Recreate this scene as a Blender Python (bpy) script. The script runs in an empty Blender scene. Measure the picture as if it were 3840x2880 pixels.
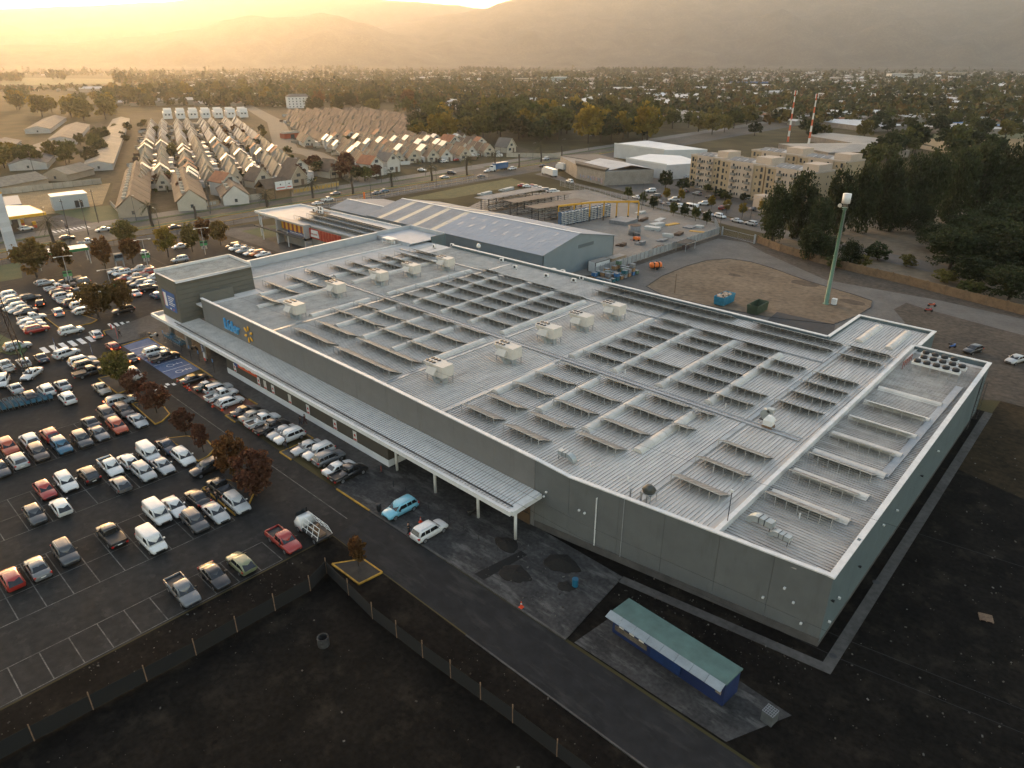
import bpy, math, random
from mathutils import Vector, Matrix
R = math.radians
rnd = random.Random(11)
sc = bpy.context.scene
# ---------------------------------------------------------------- camera
CAM_H, FPX, HOR, YAW = 50.0, 2620.0, 226.0, R(43.3)   # metres; focal length and horizon row of the 3840x2880 photograph
PITCH = math.atan((1440 - HOR) / FPX)
cam = bpy.data.objects.new('camera', bpy.data.cameras.new('camera'))
sc.collection.objects.link(cam); sc.camera = cam
cam.data.sensor_width = 36; cam.data.lens = 36 * FPX / 3840
cam.data.clip_start = 0.5; cam.data.clip_end = 60000
cam.location = (0, 0, CAM_H); cam.rotation_euler = (R(90) - PITCH, 0, YAW)
def ray(u, v):
    x, y = (u - 1920) / FPX, -(v - 1440) / FPX
    c, s = math.cos(PITCH), math.sin(PITCH)
    d = (x, c + y * s, -s + y * c)
    cy, sy = math.cos(YAW), math.sin(YAW)
    return (cy * d[0] - sy * d[1], sy * d[0] + cy * d[1], d[2])
def G(u, v, z=0.0):                     # survey: the point at height z seen at a place of the photograph
    d = ray(u, v); t = (z - CAM_H) / d[2]
    return (d[0] * t, d[1] * t)
def crop(ox, oy, s): return lambda x, y, z=0.0: G(ox + x / s, oy + y / s, z)
# ---------------------------------------------------------------- world, sun, exposure
SUN = Vector(ray(340, -75)).normalized()
SUN_EL, SUN_AZ = math.asin(SUN.z), math.atan2(SUN.x, SUN.y)
w = bpy.data.worlds.new('World'); sc.world = w; w.use_nodes = True
nt = w.node_tree; bg = nt.nodes['Background']
sky = nt.nodes.new('ShaderNodeTexSky'); sky.sky_type = 'NISHITA'; sky.sun_disc = False
sky.sun_elevation = SUN_EL; sky.sun_rotation = SUN_AZ
sky.altitude = 600; sky.air_density = 1.0; sky.dust_density = 2.5; sky.ozone_density = 0.2
wb = nt.nodes.new('ShaderNodeVectorMath'); wb.operation = 'MULTIPLY'; wb.inputs[1].default_value = (1.0, .935, .96)   # even white balance
nt.links.new(sky.outputs[0], wb.inputs[0]); nt.links.new(wb.outputs[0], bg.inputs[0]); bg.inputs[1].default_value = 0.15
sun = bpy.data.objects.new('sun', bpy.data.lights.new('sun', 'SUN'))
sc.collection.objects.link(sun)
sun.data.energy = 0.55; sun.data.angle = R(6.0); sun.data.color = (1.0, 0.66, 0.34)
sun.rotation_euler = SUN.to_track_quat('Z', 'Y').to_euler()
vs = sc.view_settings
sc.display_settings.display_device = 'sRGB'
vs.view_transform = 'Standard'; vs.look = 'None'; vs.gamma = 1.0; vs.use_curve_mapping = False
vs.exposure = 2.42
cy = sc.cycles
cy.max_bounces = 4; cy.diffuse_bounces = 2; cy.glossy_bounces = 2; cy.transmission_bounces = 2
cy.volume_bounces = 0; cy.transparent_max_bounces = 4
cy.caustics_reflective = False; cy.caustics_refractive = False
cy.use_denoising = True; cy.use_adaptive_sampling = True; cy.adaptive_threshold = 0.02
cy.sample_clamp_indirect = 4.0
# ---------------------------------------------------------------- materials
MATS = {}
def mat(name, col, rough=0.7, metal=0.0, var=0.0, scale=2.0, col2=None, bump=0.0, bscale=30.0, coat=0.0, spec=0.5, rand=0.0, emit=0.0, coords='Object', island=0.0, transl=0.0, detail=5.0, stretch=None, stain=None):
    """procedural material: base colour, a second colour mixed in by noise, per-object and per-leaf variation, fine bump"""
    if name in MATS: return MATS[name]
    m = bpy.data.materials.new(name); m.use_nodes = True
    n = m.node_tree.nodes; L = m.node_tree.links
    b = n['Principled BSDF']
    b.inputs['Roughness'].default_value = rough; b.inputs['Metallic'].default_value = metal
    b.inputs['Specular IOR Level'].default_value = spec
    if coat: b.inputs['Coat Weight'].default_value = coat; b.inputs['Coat Roughness'].default_value = 0.08
    c4 = tuple(col) + (1,)
    b.inputs['Base Color'].default_value = c4
    out = None
    tc = None
    if var or bump or col2:
        tc = n.new('ShaderNodeTexCoord') if coords != 'World' else n.new('ShaderNodeNewGeometry')
        src = tc.outputs[coords] if coords != 'World' else tc.outputs['Position']
        if stretch:
            mp = n.new('ShaderNodeMapping'); mp.inputs['Scale'].default_value = stretch
            L.new(src, mp.inputs['Vector']); src = mp.outputs[0]
    if var or col2:
        t = n.new('ShaderNodeTexNoise'); t.inputs['Scale'].default_value = scale; t.inputs['Detail'].default_value = detail
        t.inputs['Roughness'].default_value = 0.62
        L.new(src, t.inputs['Vector'])
        r = n.new('ShaderNodeValToRGB')
        k = var if not col2 else 0
        r.color_ramp.elements[0].position = 0.32; r.color_ramp.elements[1].position = 0.68
        r.color_ramp.elements[0].color = tuple(x * (1 - k) for x in col) + (1,)
        r.color_ramp.elements[1].color = (tuple(col2) if col2 else tuple(min(1, x * (1 + k)) for x in col)) + (1,)
        L.new(t.outputs['Fac'], r.inputs['Fac']); out = r.outputs['Color']
        if col2 and var:
            t2 = n.new('ShaderNodeTexNoise'); t2.inputs['Scale'].default_value = scale * 9; t2.inputs['Detail'].default_value = 4
            L.new(src, t2.inputs['Vector'])
            mr = n.new('ShaderNodeMapRange'); mr.inputs['From Min'].default_value = .3; mr.inputs['From Max'].default_value = .7
            mr.inputs['To Min'].default_value = 1 - var; mr.inputs['To Max'].default_value = 1 + var
            L.new(t2.outputs['Fac'], mr.inputs['Value'])
            mx = n.new('ShaderNodeVectorMath'); mx.operation = 'SCALE'
            L.new(out, mx.inputs[0]); L.new(mr.outputs[0], mx.inputs['Scale']); out = mx.outputs[0]
    if stain:                                  # (colour, scale, stretch, low, high): wear with a shape of its own
        sc_, ssc, sst, lo, hi = stain
        g0 = n.new('ShaderNodeNewGeometry'); mp2 = n.new('ShaderNodeMapping'); mp2.inputs['Scale'].default_value = sst; L.new(g0.outputs['Position'], mp2.inputs['Vector'])
        t3 = n.new('ShaderNodeTexNoise'); t3.inputs['Scale'].default_value = ssc; t3.inputs['Detail'].default_value = 8; t3.inputs['Roughness'].default_value = .68; L.new(mp2.outputs[0], t3.inputs['Vector'])
        m3 = n.new('ShaderNodeMapRange'); m3.inputs['From Min'].default_value = lo; m3.inputs['From Max'].default_value = hi; L.new(t3.outputs['Fac'], m3.inputs['Value'])
        mx3 = n.new('ShaderNodeMix'); mx3.data_type = 'RGBA'; L.new(m3.outputs[0], mx3.inputs['Factor'])
        if out: L.new(out, mx3.inputs[6])
        else: mx3.inputs[6].default_value = c4
        mx3.inputs[7].default_value = tuple(sc_) + (1,); out = mx3.outputs[2]
    for amt, kind in ((rand, 'obj'), (island, 'isl')):
        if not amt: continue
        if kind == 'obj': g = n.new('ShaderNodeObjectInfo'); so = g.outputs['Random']
        else: g = n.new('ShaderNodeNewGeometry'); so = g.outputs['Random Per Island']
        mr = n.new('ShaderNodeMapRange'); mr.inputs['To Min'].default_value = 1 - amt; mr.inputs['To Max'].default_value = 1 + amt
        L.new(so, mr.inputs['Value'])
        mx = n.new('ShaderNodeVectorMath'); mx.operation = 'SCALE'
        if out: L.new(out, mx.inputs[0])
        else: mx.inputs[0].default_value = col
        L.new(mr.outputs[0], mx.inputs['Scale']); out = mx.outputs[0]
    if out: L.new(out, b.inputs['Base Color'])
    if bump:
        t = n.new('ShaderNodeTexNoise'); t.inputs['Scale'].default_value = bscale; t.inputs['Detail'].default_value = 4
        L.new(src, t.inputs['Vector'])
        bp = n.new('ShaderNodeBump'); bp.inputs['Strength'].default_value = bump; bp.inputs['Distance'].default_value = 0.05
        L.new(t.outputs['Fac'], bp.inputs['Height']); L.new(bp.outputs[0], b.inputs['Normal'])
    if emit:
        b.inputs['Emission Color'].default_value = c4; b.inputs['Emission Strength'].default_value = emit
    if transl:
        tr = n.new('ShaderNodeBsdfTranslucent'); ms = n.new('ShaderNodeMixShader'); ms.inputs[0].default_value = transl
        if out: L.new(out, tr.inputs['Color'])
        else: tr.inputs['Color'].default_value = c4
        L.new(b.outputs[0], ms.inputs[1]); L.new(tr.outputs[0], ms.inputs[2])
        L.new(ms.outputs[0], n['Material Output'].inputs['Surface'])
    MATS[name] = m
    return m
def paint(col, rough=0.35):
    key = 'paint_%d_%d_%d' % tuple(int(x * 99) for x in col)
    return mat(key, col, rough=rough, coat=0.6, var=0.06, scale=3)
# ---------------------------------------------------------------- mesh helpers
class B:
    """collects faces of one mesh"""
    def __init__(s): s.v = []; s.f = []; s.mi = []
    def quad(s, *p, m=0):
        k = len(s.v); s.v += [tuple(q) for q in p]; s.f.append(tuple(range(k, k + len(p)))); s.mi.append(m); return s
    def box(s, x0, x1, y0, y1, z0, z1, m=0, rz=0.0, c=None):
        P = [(x0, y0, z0), (x1, y0, z0), (x1, y1, z0), (x0, y1, z0), (x0, y0, z1), (x1, y0, z1), (x1, y1, z1), (x0, y1, z1)]
        if rz:
            cx, cyy = c if c else ((x0 + x1) / 2, (y0 + y1) / 2); a, b = math.cos(rz), math.sin(rz)
            P = [(cx + a * (x - cx) - b * (y - cyy), cyy + b * (x - cx) + a * (y - cyy), z) for x, y, z in P]
        return s.hexa(P, m)
    def hexa(s, P, m=0):
        k = len(s.v); s.v += [tuple(p) for p in P]
        for f in ((0, 3, 2, 1), (4, 5, 6, 7), (0, 1, 5, 4), (1, 2, 6, 5), (2, 3, 7, 6), (3, 0, 4, 7)):
            s.f.append(tuple(k + i for i in f)); s.mi.append(m)
        return s
    def cyl(s, cx, cyy, z0, z1, r0, r1=None, n=10, m=0, cap=True):
        r1 = r0 if r1 is None else r1; k = len(s.v)
        for z, r in ((z0, r0), (z1, r1)):
            s.v += [(cx + r * math.cos(2 * math.pi * i / n), cyy + r * math.sin(2 * math.pi * i / n), z) for i in range(n)]
        for i in range(n):
            s.f.append((k + i, k + (i + 1) % n, k + n + (i + 1) % n, k + n + i)); s.mi.append(m)
        if cap:
            s.f.append(tuple(k + n + i for i in range(n))); s.mi.append(m)
            s.f.append(tuple(k + n - 1 - i for i in range(n))); s.mi.append(m)
        return s
    def tube(s, pts, r, n=5, m=0):
        pts = [Vector(p) for p in pts]; k = len(s.v); N = len(pts)
        rr = r if isinstance(r, (list, tuple)) else [r] * N
        for i, p in enumerate(pts):
            d = (pts[min(i + 1, N - 1)] - pts[max(i - 1, 0)]).normalized()
            up = Vector((0, 0, 1)) if abs(d.z) < 0.95 else Vector((1, 0, 0))
            a = d.cross(up).normalized(); b = a.cross(d)
            s.v += [tuple(p + (a * math.cos(2 * math.pi * j / n) + b * math.sin(2 * math.pi * j / n)) * rr[i]) for j in range(n)]
        for i in range(N - 1):
            for j in range(n):
                s.f.append((k + i * n + j, k + i * n + (j + 1) % n, k + (i + 1) * n + (j + 1) % n, k + (i + 1) * n + j)); s.mi.append(m)
        s.f.append(tuple(k + j for j in range(n))); s.mi.append(m)
        s.f.append(tuple(k + (N - 1) * n + n - 1 - j for j in range(n))); s.mi.append(m)
        return s
    def prism(s, poly, z0, z1, m=0):
        n = len(poly); k = len(s.v)
        s.v += [(p[0], p[1], z0) for p in poly] + [(p[0], p[1], z1) for p in poly]
        for i in range(n):
            s.f.append((k + i, k + (i + 1) % n, k + n + (i + 1) % n, k + n + i)); s.mi.append(m)
        s.f.append(tuple(range(k + n, k + 2 * n))); s.mi.append(m)
        s.f.append(tuple(k + n - 1 - i for i in range(n))); s.mi.append(m)
        return s
    def loft(s, rings, m=0, cap=True):
        k = len(s.v); n = len(rings[0])
        for r in rings: s.v += [tuple(p) for p in r]
        for i in range(len(rings) - 1):
            for j in range(n):
                s.f.append((k + i * n + j, k + i * n + (j + 1) % n, k + (i + 1) * n + (j + 1) % n, k + (i + 1) * n + j)); s.mi.append(m)
        if cap:
            s.f.append(tuple(k + n - 1 - j for j in range(n))); s.mi.append(m)
            s.f.append(tuple(k + (len(rings) - 1) * n + j for j in range(n))); s.mi.append(m)
        return s
    def wall(s, a, b, z0, z1, t=0.3, m=0):
        a, b = Vector(a[:2]), Vector(b[:2]); d = (b - a).normalized(); q = Vector((-d.y, d.x)) * t / 2
        return s.prism([a - q, b - q, b + q, a + q], z0, z1, m)
    def mesh(s, name, mats, smooth=False):
        me = bpy.data.meshes.new(name); me.from_pydata(s.v, [], s.f)
        for m in (mats if isinstance(mats, (list, tuple)) else [mats]): me.materials.append(m)
        if any(s.mi): me.polygons.foreach_set('material_index', s.mi)
        if smooth: me.polygons.foreach_set('use_smooth', [True] * len(me.polygons))
        me.update(); return me
COL = sc.collection
def link(name, me, parent=None, loc=(0, 0, 0), rz=0.0, scale=None):
    o = bpy.data.objects.new(name, me); COL.objects.link(o)
    if parent: o.parent = parent
    o.location = loc
    if isinstance(rz, (tuple, list)): o.rotation_euler = rz
    elif rz: o.rotation_euler = (0, 0, rz)
    if scale: o.scale = scale if isinstance(scale, (tuple, list)) else (scale,) * 3
    return o
SEEN = {}
def tag(o, label, cat, group=None):
    o['label'] = label; o['category'] = cat
    if group: o['group'] = group
    return o
def thing(name, label, cat, loc=(0, 0, 0), rz=0.0, group=None):
    return tag(link(name, None, None, loc, rz), label, cat, group)
def part(name, b, m, parent, smooth=False, loc=(0, 0, 0), rz=0.0): return link(name, b.mesh(name, m, smooth), parent, loc, rz)
def struct(name, b, m, smooth=False):
    o = link(name, b.mesh(name, m, smooth)); o['kind'] = 'structure'; return o
def stuff(o, label=None, cat=None):
    o['kind'] = 'stuff'
    if label: o['label'] = label; o['category'] = cat
    return o
def copy_tree(o, parent=None):
    c = o.copy(); COL.objects.link(c); c.parent = parent
    for ch in o.children: copy_tree(ch, c)
    return c
_O = 'first second third fourth fifth sixth seventh eighth ninth tenth eleventh twelfth thirteenth fourteenth fifteenth sixteenth seventeenth eighteenth nineteenth'.split()
def nth(i):
    if i < 19: return _O[i]
    t = ['twent', 'thirt', 'fort', 'fift', 'sixt', 'sevent', 'eight', 'ninet'][(i + 1) // 10 - 2]
    return t + 'ieth' if (i + 1) % 10 == 0 else t + 'y-' + _O[(i + 1) % 10 - 1]
# shared materials
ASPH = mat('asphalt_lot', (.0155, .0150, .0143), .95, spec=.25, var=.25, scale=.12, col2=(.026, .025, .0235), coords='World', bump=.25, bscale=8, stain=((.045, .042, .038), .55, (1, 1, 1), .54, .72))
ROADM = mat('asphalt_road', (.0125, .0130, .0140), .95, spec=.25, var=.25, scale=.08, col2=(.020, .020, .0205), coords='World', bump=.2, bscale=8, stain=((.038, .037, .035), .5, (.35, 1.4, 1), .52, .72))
AVEN = mat('avenue_concrete', (.075, .064, .050), .9, spec=.2, var=.18, scale=.08, col2=(.11, .094, .074), coords='World', bump=.1, bscale=5)
CONC = mat('concrete_pavement', (.060, .056, .052), .95, spec=.2, var=.22, scale=.18, col2=(.10, .093, .085), coords='World', bump=.2, bscale=6)
CONCD = mat('concrete_worn', (.026, .0255, .025), .95, spec=.2, var=.3, scale=.3, col2=(.060, .058, .056), coords='World', bump=.3, bscale=5, stain=((.12, .115, .108), .45, (.5, 1.6, 1), .52, .68))
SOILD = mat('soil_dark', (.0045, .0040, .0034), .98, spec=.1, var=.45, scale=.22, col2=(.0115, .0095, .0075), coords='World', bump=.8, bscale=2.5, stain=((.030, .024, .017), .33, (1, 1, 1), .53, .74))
DIRT = mat('dirt_pale', (.125, .095, .066), .95, spec=.1, var=.25, scale=.09, col2=(.19, .145, .102), coords='World', bump=.4, bscale=3)
GRAVEL = mat('gravel_grey', (.058, .050, .042), .95, spec=.1, var=.3, scale=.12, col2=(.095, .079, .062), coords='World', bump=.5, bscale=4)
DRY = mat('dry_grass', (.17, .115, .05), .95, var=.35, scale=.25, col2=(.26, .18, .08), coords='World', bump=.5, bscale=3)
LAWN = mat('lawn', (.035, .055, .014), .95, var=.3, scale=.3, col2=(.07, .08, .025), coords='World', bump=.5, bscale=6)
WHITEP = mat('white_paint', (.62, .61, .58), .7, var=.25, scale=1.2, coords='World')
LINEP = mat('line_paint_worn', (.045, .045, .043), .9, spec=.2, var=.3, scale=.9, col2=(.16, .155, .145), coords='World')
YELP = mat('yellow_paint', (.36, .20, .02), .8, var=.35, scale=1.0, coords='World')
STEEL = mat('galvanised', (.30, .31, .32), .45, .6, var=.15, scale=2)
DARKM = mat('dark_metal', (.03, .03, .032), .5, .3, var=.2)
WHITEM = mat('white_metal', (.62, .62, .60), .5, var=.08, scale=1.5)
GREYM = mat('grey_metal', (.33, .34, .35), .5, .2, var=.1, scale=1.5)
GLASS = mat('window_glass', (.018, .021, .025), .08, 0, spec=.8)
WOODM = mat('timber', (.16, .10, .06), .85, var=.3, scale=3)
BLACK = mat('black_plastic', (.012, .012, .013), .6)
RED = mat('red_plastic', (.55, .035, .02), .5, var=.1)
ORANGE = mat('orange_plastic', (.75, .16, .02), .5, var=.1)
BLUEM = mat('blue_sheet', (.02, .10, .28), .5, var=.1)

def text_mesh(body, size, ext, m, off=0.0):       # lettering as a real mesh
    cu = bpy.data.curves.new('lettering', 'FONT'); cu.body = body; cu.size = size; cu.extrude = ext; cu.offset = off
    o = bpy.data.objects.new('lettering', cu); sc.collection.objects.link(o)
    me = bpy.data.meshes.new_from_object(o.evaluated_get(bpy.context.evaluated_depsgraph_get())); bpy.data.objects.remove(o)
    me.materials.clear(); me.materials.append(m); return me
TX = {'store': text_mesh('L\u00edder', 2.75, .14, mat('sign_blue', (.07, .30, .56), .45), .035), 'perf': text_mesh('Perfumes Dermo Belleza', .72, .02, WHITEM), 'pizza': text_mesh('PAPA JOHNS', .58, .02, mat('pizza_letters', (.40, .05, .02), .6)), 'courier': text_mesh('FedEx', 1.1, .02, mat('lorry_purple', (.10, .03, .22), .6))}
# ================================================================ GROUND, ROADS, LOTS
def sheet(name, poly, z, m):
    b = B(); b.quad(*[(p[0], p[1], z) for p in poly]); return struct(name, b, m)
PLAIN = mat('valley_plain', (.036, .034, .015), .95, spec=.1, col2=(.075, .058, .027), var=.35, scale=.006, coords='World')
sheet('ground', [(-26000, -6000), (6000, -6000), (6000, 26000), (-26000, 26000)], 0.0, PLAIN)
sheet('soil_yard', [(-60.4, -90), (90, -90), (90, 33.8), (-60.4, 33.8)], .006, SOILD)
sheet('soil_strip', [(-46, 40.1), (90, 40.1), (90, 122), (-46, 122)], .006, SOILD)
WEEDS = mat('weedy_dirt', (.016, .012, .007), .95, spec=.1, col2=(.045, .031, .016), var=.4, scale=.15, coords='World', bump=.5, bscale=3)
sheet('weedy_ground', [(-12, 100), (90, 70), (90, 176), (-39, 172), (-34.8, 157), (-36, 129.8), (-12, 129.8)], .010, WEEDS)
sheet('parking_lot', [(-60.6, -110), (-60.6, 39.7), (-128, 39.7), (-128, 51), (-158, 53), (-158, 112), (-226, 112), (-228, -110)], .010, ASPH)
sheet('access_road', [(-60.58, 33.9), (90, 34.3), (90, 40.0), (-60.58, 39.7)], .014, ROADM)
sheet('service_yard', [(-147, 116), (-106, 122), (-104, 205), (-90, 206), (-43, 190), (10, 172), (70, 160), (70, 128), (-12, 128), (-36, 112)], .014, GRAVEL)
def loop_road():
    pts_o = [(-101, 130), (-101.5, 160), (-101, 200), (-92, 201), (-83, 193.3), (-59, 177.5), (-34, 179), (-17, 177), (30, 168), (30, 158), (-17, 166), (-34, 170), (-38.9, 171.9), (-39.5, 165), (-34.8, 157.2), (-36, 146), (-36, 130), (-90, 130)]
    sheet('loop_road', pts_o, .020, mat('loop_asphalt', (.095, .089, .082), .9, spec=.2, col2=(.135, .127, .116), var=.12, scale=.15, coords='World', bump=.2, bscale=6))
loop_road()
def blob(cx, cyy, pts): return pts
DIRT_POLY = [(-88.9, 142), (-91, 152), (-91.5, 165), (-90.5, 174), (-87, 180), (-81, 181), (-74, 179), (-62, 173.5), (-50, 170), (-45, 168), (-43.6, 163), (-43.8, 155), (-45.5, 146), (-57.5, 141), (-70, 139), (-82, 138.5)]
sheet('dirt_island', DIRT_POLY, .026, DIRT)
kb = B()
for i in range(len(DIRT_POLY)):
    kb.wall(DIRT_POLY[i], DIRT_POLY[(i + 1) % len(DIRT_POLY)], .0, .13, .16)
struct('kerb', kb, CONC)
sheet('dark_apron', [(-57.5, 145.6), (-45.1, 146), (-41, 133), (-56, 134)], .032, mat('fresh_asphalt', (.022, .022, .023), .8, var=.2, scale=1, coords='World'))
for k, (x, y, r) in enumerate([(-62, 171, 3.2), (-48, 164, 2.6), (-78, 166, 1.6)]):
    poly = [(x + r * (1 + .3 * rnd.random()) * math.cos(a), y + r * .6 * math.sin(a) * (1 + .3 * rnd.random())) for a in [i * .628 for i in range(10)]]
    sheet('soil_patch', poly, .032 + .004 * k, mat('soil_brown', (.06, .042, .026), .95, var=.4, scale=.8, coords='World', bump=.6, bscale=5))
# avenue, slightly turned against the store's grid
def av(x0, y): return x0 - .05 * (y - 60)
YA = [-160, 0, 60, 150, 240, 330, 460, 640]
def avstrip(name, x0, x1, z, m, y0=None, y1=None):
    ys = [y for y in YA if (y0 is None or y > y0) and (y1 is None or y < y1)]
    if y0 is not None: ys = [y0] + ys
    if y1 is not None: ys = ys + [y1]
    b = B()
    for i in range(len(ys) - 1):
        b.quad((av(x0, ys[i]), ys[i], z), (av(x1, ys[i]), ys[i], z), (av(x1, ys[i + 1]), ys[i + 1], z), (av(x0, ys[i + 1]), ys[i + 1], z))
    return struct(name, b, m)
avstrip('verge', -233.6, -226.5, .012, CONC)
avstrip('avenue', -255, -233.6, .016, AVEN)
avstrip('frontage_road', -266, -255, .018, mat('frontage', (.10, .092, .08), .9, col2=(.15, .135, .115), var=.15, scale=.1, coords='World'))
def avkerb(name, x0, x1, y0, y1, m, h=.14):
    b = B(); b.prism([(av(x0, y0), y0), (av(x1, y0), y0), (av(x1, y1), y1), (av(x0, y1), y1)], 0, h); return struct(name, b, m)
for y0, y1 in ((-150, 60), (74, 240), (262, 420)):
    avkerb('median', -246.0, -242.6, y0, y1, LAWN, .16)
    avkerb('median', -257.2, -255.2, y0, y1, LAWN, .16)
    avkerb('kerb', -242.58, -242.3, y0, y1, YELP, .15); avkerb('kerb', -246.3, -246.02, y0, y1, YELP, .15)
avkerb('kerb', -233.9, -233.6, -150, 238, YELP, .15)
zb = B()
for i in range(9): zb.quad(*[(av(x, 62 + i * 1.25), 62 + i * 1.25 + dy, .026) for x, dy in ((-262.5, 0), (-258.5, 0), (-258.5, .6), (-262.5, .6))])
struct('zebra_crossing', zb, WHITEP)
lb = B()
for y in range(-140, 400, 9):
    for x in (-238.1, -250.6): lb.quad((av(x, y), y, .024), (av(x + .15, y), y, .024), (av(x + .15, y), y + 3, .024), (av(x, y), y + 3, .024))
struct('lane_markings', lb, LINEP)
sheet('side_street', [(-232, 262), (-188.6, 247.6), (-150, 232), (-105.9, 219.4), (-95, 216.8), (-40, 203), (-40, 213), (-99, 227.8), (-158.5, 242.3), (-200, 254), (-233, 274)], .022, mat('street_asphalt', (.075, .07, .064), .9, col2=(.105, .098, .088), var=.12, scale=.1, coords='World'))
sheet('yard_slab', [(-186, 165), (-112, 124), (-104.4, 142), (-103.2, 205), (-112, 219), (-150, 230), (-186, 244), (-205, 205)], .018, mat('yard_concrete', (.16, .145, .125), .9, col2=(.23, .205, .175), var=.12, scale=.1, coords='World'))
sheet('retail_forecourt', [(-226, 98), (-150, 98), (-150, 126), (-215, 126)], .018, CONC)
sheet('green_verge', [(-218, 104), (-203, 104), (-203, 128), (-218, 128)], .026, LAWN)
sheet('flats_car_park', [(-190, 258), (-158, 245), (-99, 229), (-80, 262), (-150, 290), (-200, 300)], .018, mat('flats_asphalt', (.06, .056, .05), .9, col2=(.085, .078, .068), var=.12, scale=.1, coords='World'))
sheet('dry_field', [(-352, 50), (-300, 50), (-294, 72), (-300, 90), (-352, 111), (-352, 109)], .020, DRY)
sheet('petrol_forecourt', [(-295, 20), (-266.4, 20), (-266.6, 82), (-288, 84)], .022, CONC)
sheet('lawn', [(-298, 72), (-267.3, 76), (-267.6, 96), (-296, 92)], .024, LAWN)
sheet('vegetable_plot', [(-224.8, 171.7), (-212.4, 190), (-214, 238), (-231, 245), (-230, 215)], .026, mat('veg_green', (.045, .05, .012), .95, col2=(.10, .085, .02), var=.5, scale=.5, coords='World', bump=.6, bscale=1.5))
sheet('wasteland', [(-88, 207), (30, 170), (90, 230), (60, 420), (-40, 420), (-80, 262)], .012, mat('bare_ground', (.10, .078, .05), .95, col2=(.15, .115, .075), var=.25, scale=.06, coords='World'))
sheet('rough_pasture', [(-150, 562), (-96, 643), (80, 760), (120, 560), (-100, 490)], .014, DRY)
# pavement in front of the store: real kerb step
pv = B()
pv.prism([(-69, 39.8), (-30.6, 40.0), (-31.8, 50.9), (-44.6, 51.2), (-69, 51.2)], 0, .12)
struct('storefront_slab', pv, CONCD)
pv = B()
pv.prism([(-142, 45), (-69.02, 44.8), (-69.02, 47.4), (-69.02, 51.2), (-142, 51.2)], 0, .122)
struct('storefront_walk', pv, CONC)
pv = B(); pv.prism([(-151.6, 40.2), (-146, 39.75), (-142.02, 39.75), (-142.02, 60), (-152, 60), (-156, 53)], 0, .122); struct('plaza', pv, CONC)
pv = B(); pv.prism([(-98.3, 39.6), (-95.2, 39.6), (-95.2, 44.78), (-98.3, 44.78)], 0, .12); pv.prism([(-82, 39.6), (-79.2, 39.6), (-79.2, 44.78), (-82, 44.78)], 0, .12)
pv.prism([(-116.5, 39.6), (-113.8, 39.6), (-113.8, 44.78), (-116.5, 44.78)], 0, .12)
struct('bay_island', pv, CONC)
sheet('blue_bays', [(-140.6, 39.7), (-141.6, 44.9), (-118.8, 44.9), (-118.0, 39.7)], .022, mat('blue_bay_paint', (.045, .085, .19), .8, col2=(.10, .14, .23), var=.2, scale=.4, coords='World'))
sheet('red_bays', [(-113.6, 39.8), (-113.6, 44.7), (-98.4, 44.7), (-98.4, 39.8)], .018, mat('red_bay_paint', (.13, .045, .025), .85, col2=(.19, .075, .045), var=.2, scale=.4, coords='World'))
bl = B()
for x in (-137.2, -133.6, -130.0, -126.2, -122.3): bl.quad((x - .07, 39.8, .028), (x + .07, 39.8, .028), (x - .03, 44.8, .028), (x - .17, 44.8, .028))
for x in (-124.3, -120.5):
    n = 14
    for i in range(n):
        a, c2 = 2 * math.pi * i / n, 2 * math.pi * (i + 1) / n
        bl.quad(*[(x + r * math.cos(t), 42.0 + r * math.sin(t), .028) for r, t in ((.55, a), (.68, a), (.68, c2), (.55, c2))])
    bl.box(x - .08, x + .08, 42.5, 44.0, .026, .028); bl.box(x - .5, x + .3, 43.2, 43.34, .026, .0281); bl.box(x - .2, x + .5, 43.9, 44.04, .026, .0281)
struct('bay_symbols', bl, WHITEP)
def kerbline(pts, m=YELP, h=.15, t=.2):
    b = B()
    for i in range(len(pts) - 1): b.wall(pts[i], pts[i + 1], 0, h, t)
    return struct('kerb', b, m)
kerbline([(-140.7, 39.6), (-141.7, 45.0), (-118.7, 45.02), (-113.9, 44.9)]); kerbline([(-151.7, 42), (-151.9, 40.1), (-149, 39.5)])
kerbline([(-68.3, 39.66), (-61.3, 39.7)]); kerbline([(-101, 44.86), (-98.2, 44.86), (-98.2, 39.5), (-95.1, 39.5)]); kerbline([(-83.6, 44.86), (-82, 44.86), (-82, 39.5), (-79, 39.5)])
kerbline([(-61.3, 39.68), (-44.2, 39.93), (-30.6, 39.93)], CONC, .14); kerbline([(-37.9, 33.8), (10, 34.1)], CONC, .1, .16)
kerbline([(-98, 44.72), (-82, 44.72)], CONC, .14)
# parking lines
def rows(name, xs, y0, y1, pitch, z=.018):
    b = B(); wd = .05
    y = y0
    while y <= y1 + .01:
        b.quad((xs[0], y - wd, z), (xs[-1], y - wd, z), (xs[-1], y + wd, z), (xs[0], y + wd, z)); y += pitch
    for x in xs: b.quad((x - wd, y0, z + .003), (x + wd, y0, z + .003), (x + wd, y1, z + .003), (x - wd, y1, z + .003))
    return struct(name, b, LINEP)
rows('parking_lines', (-65.3, -60.8), -29.9, 27.6, 2.5)
rows('parking_lines', (-81.0, -75.9, -71.5), -30, 27.5, 2.5)
rows('parking_lines', (-96.4, -91.6, -87.1), -30, 30, 2.5)
rows('parking_lines', (-112.5, -107.6, -103.0), -30, 30, 2.5)
b = B()
for x0, y0, x1, y1 in ((-205, 44, -160, 42.6), (-205, 64, -170, 62), (-205, 70.5, -160, 69)): b.wall((x0, y0), (x1, y1), .016, .020, .1)
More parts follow.
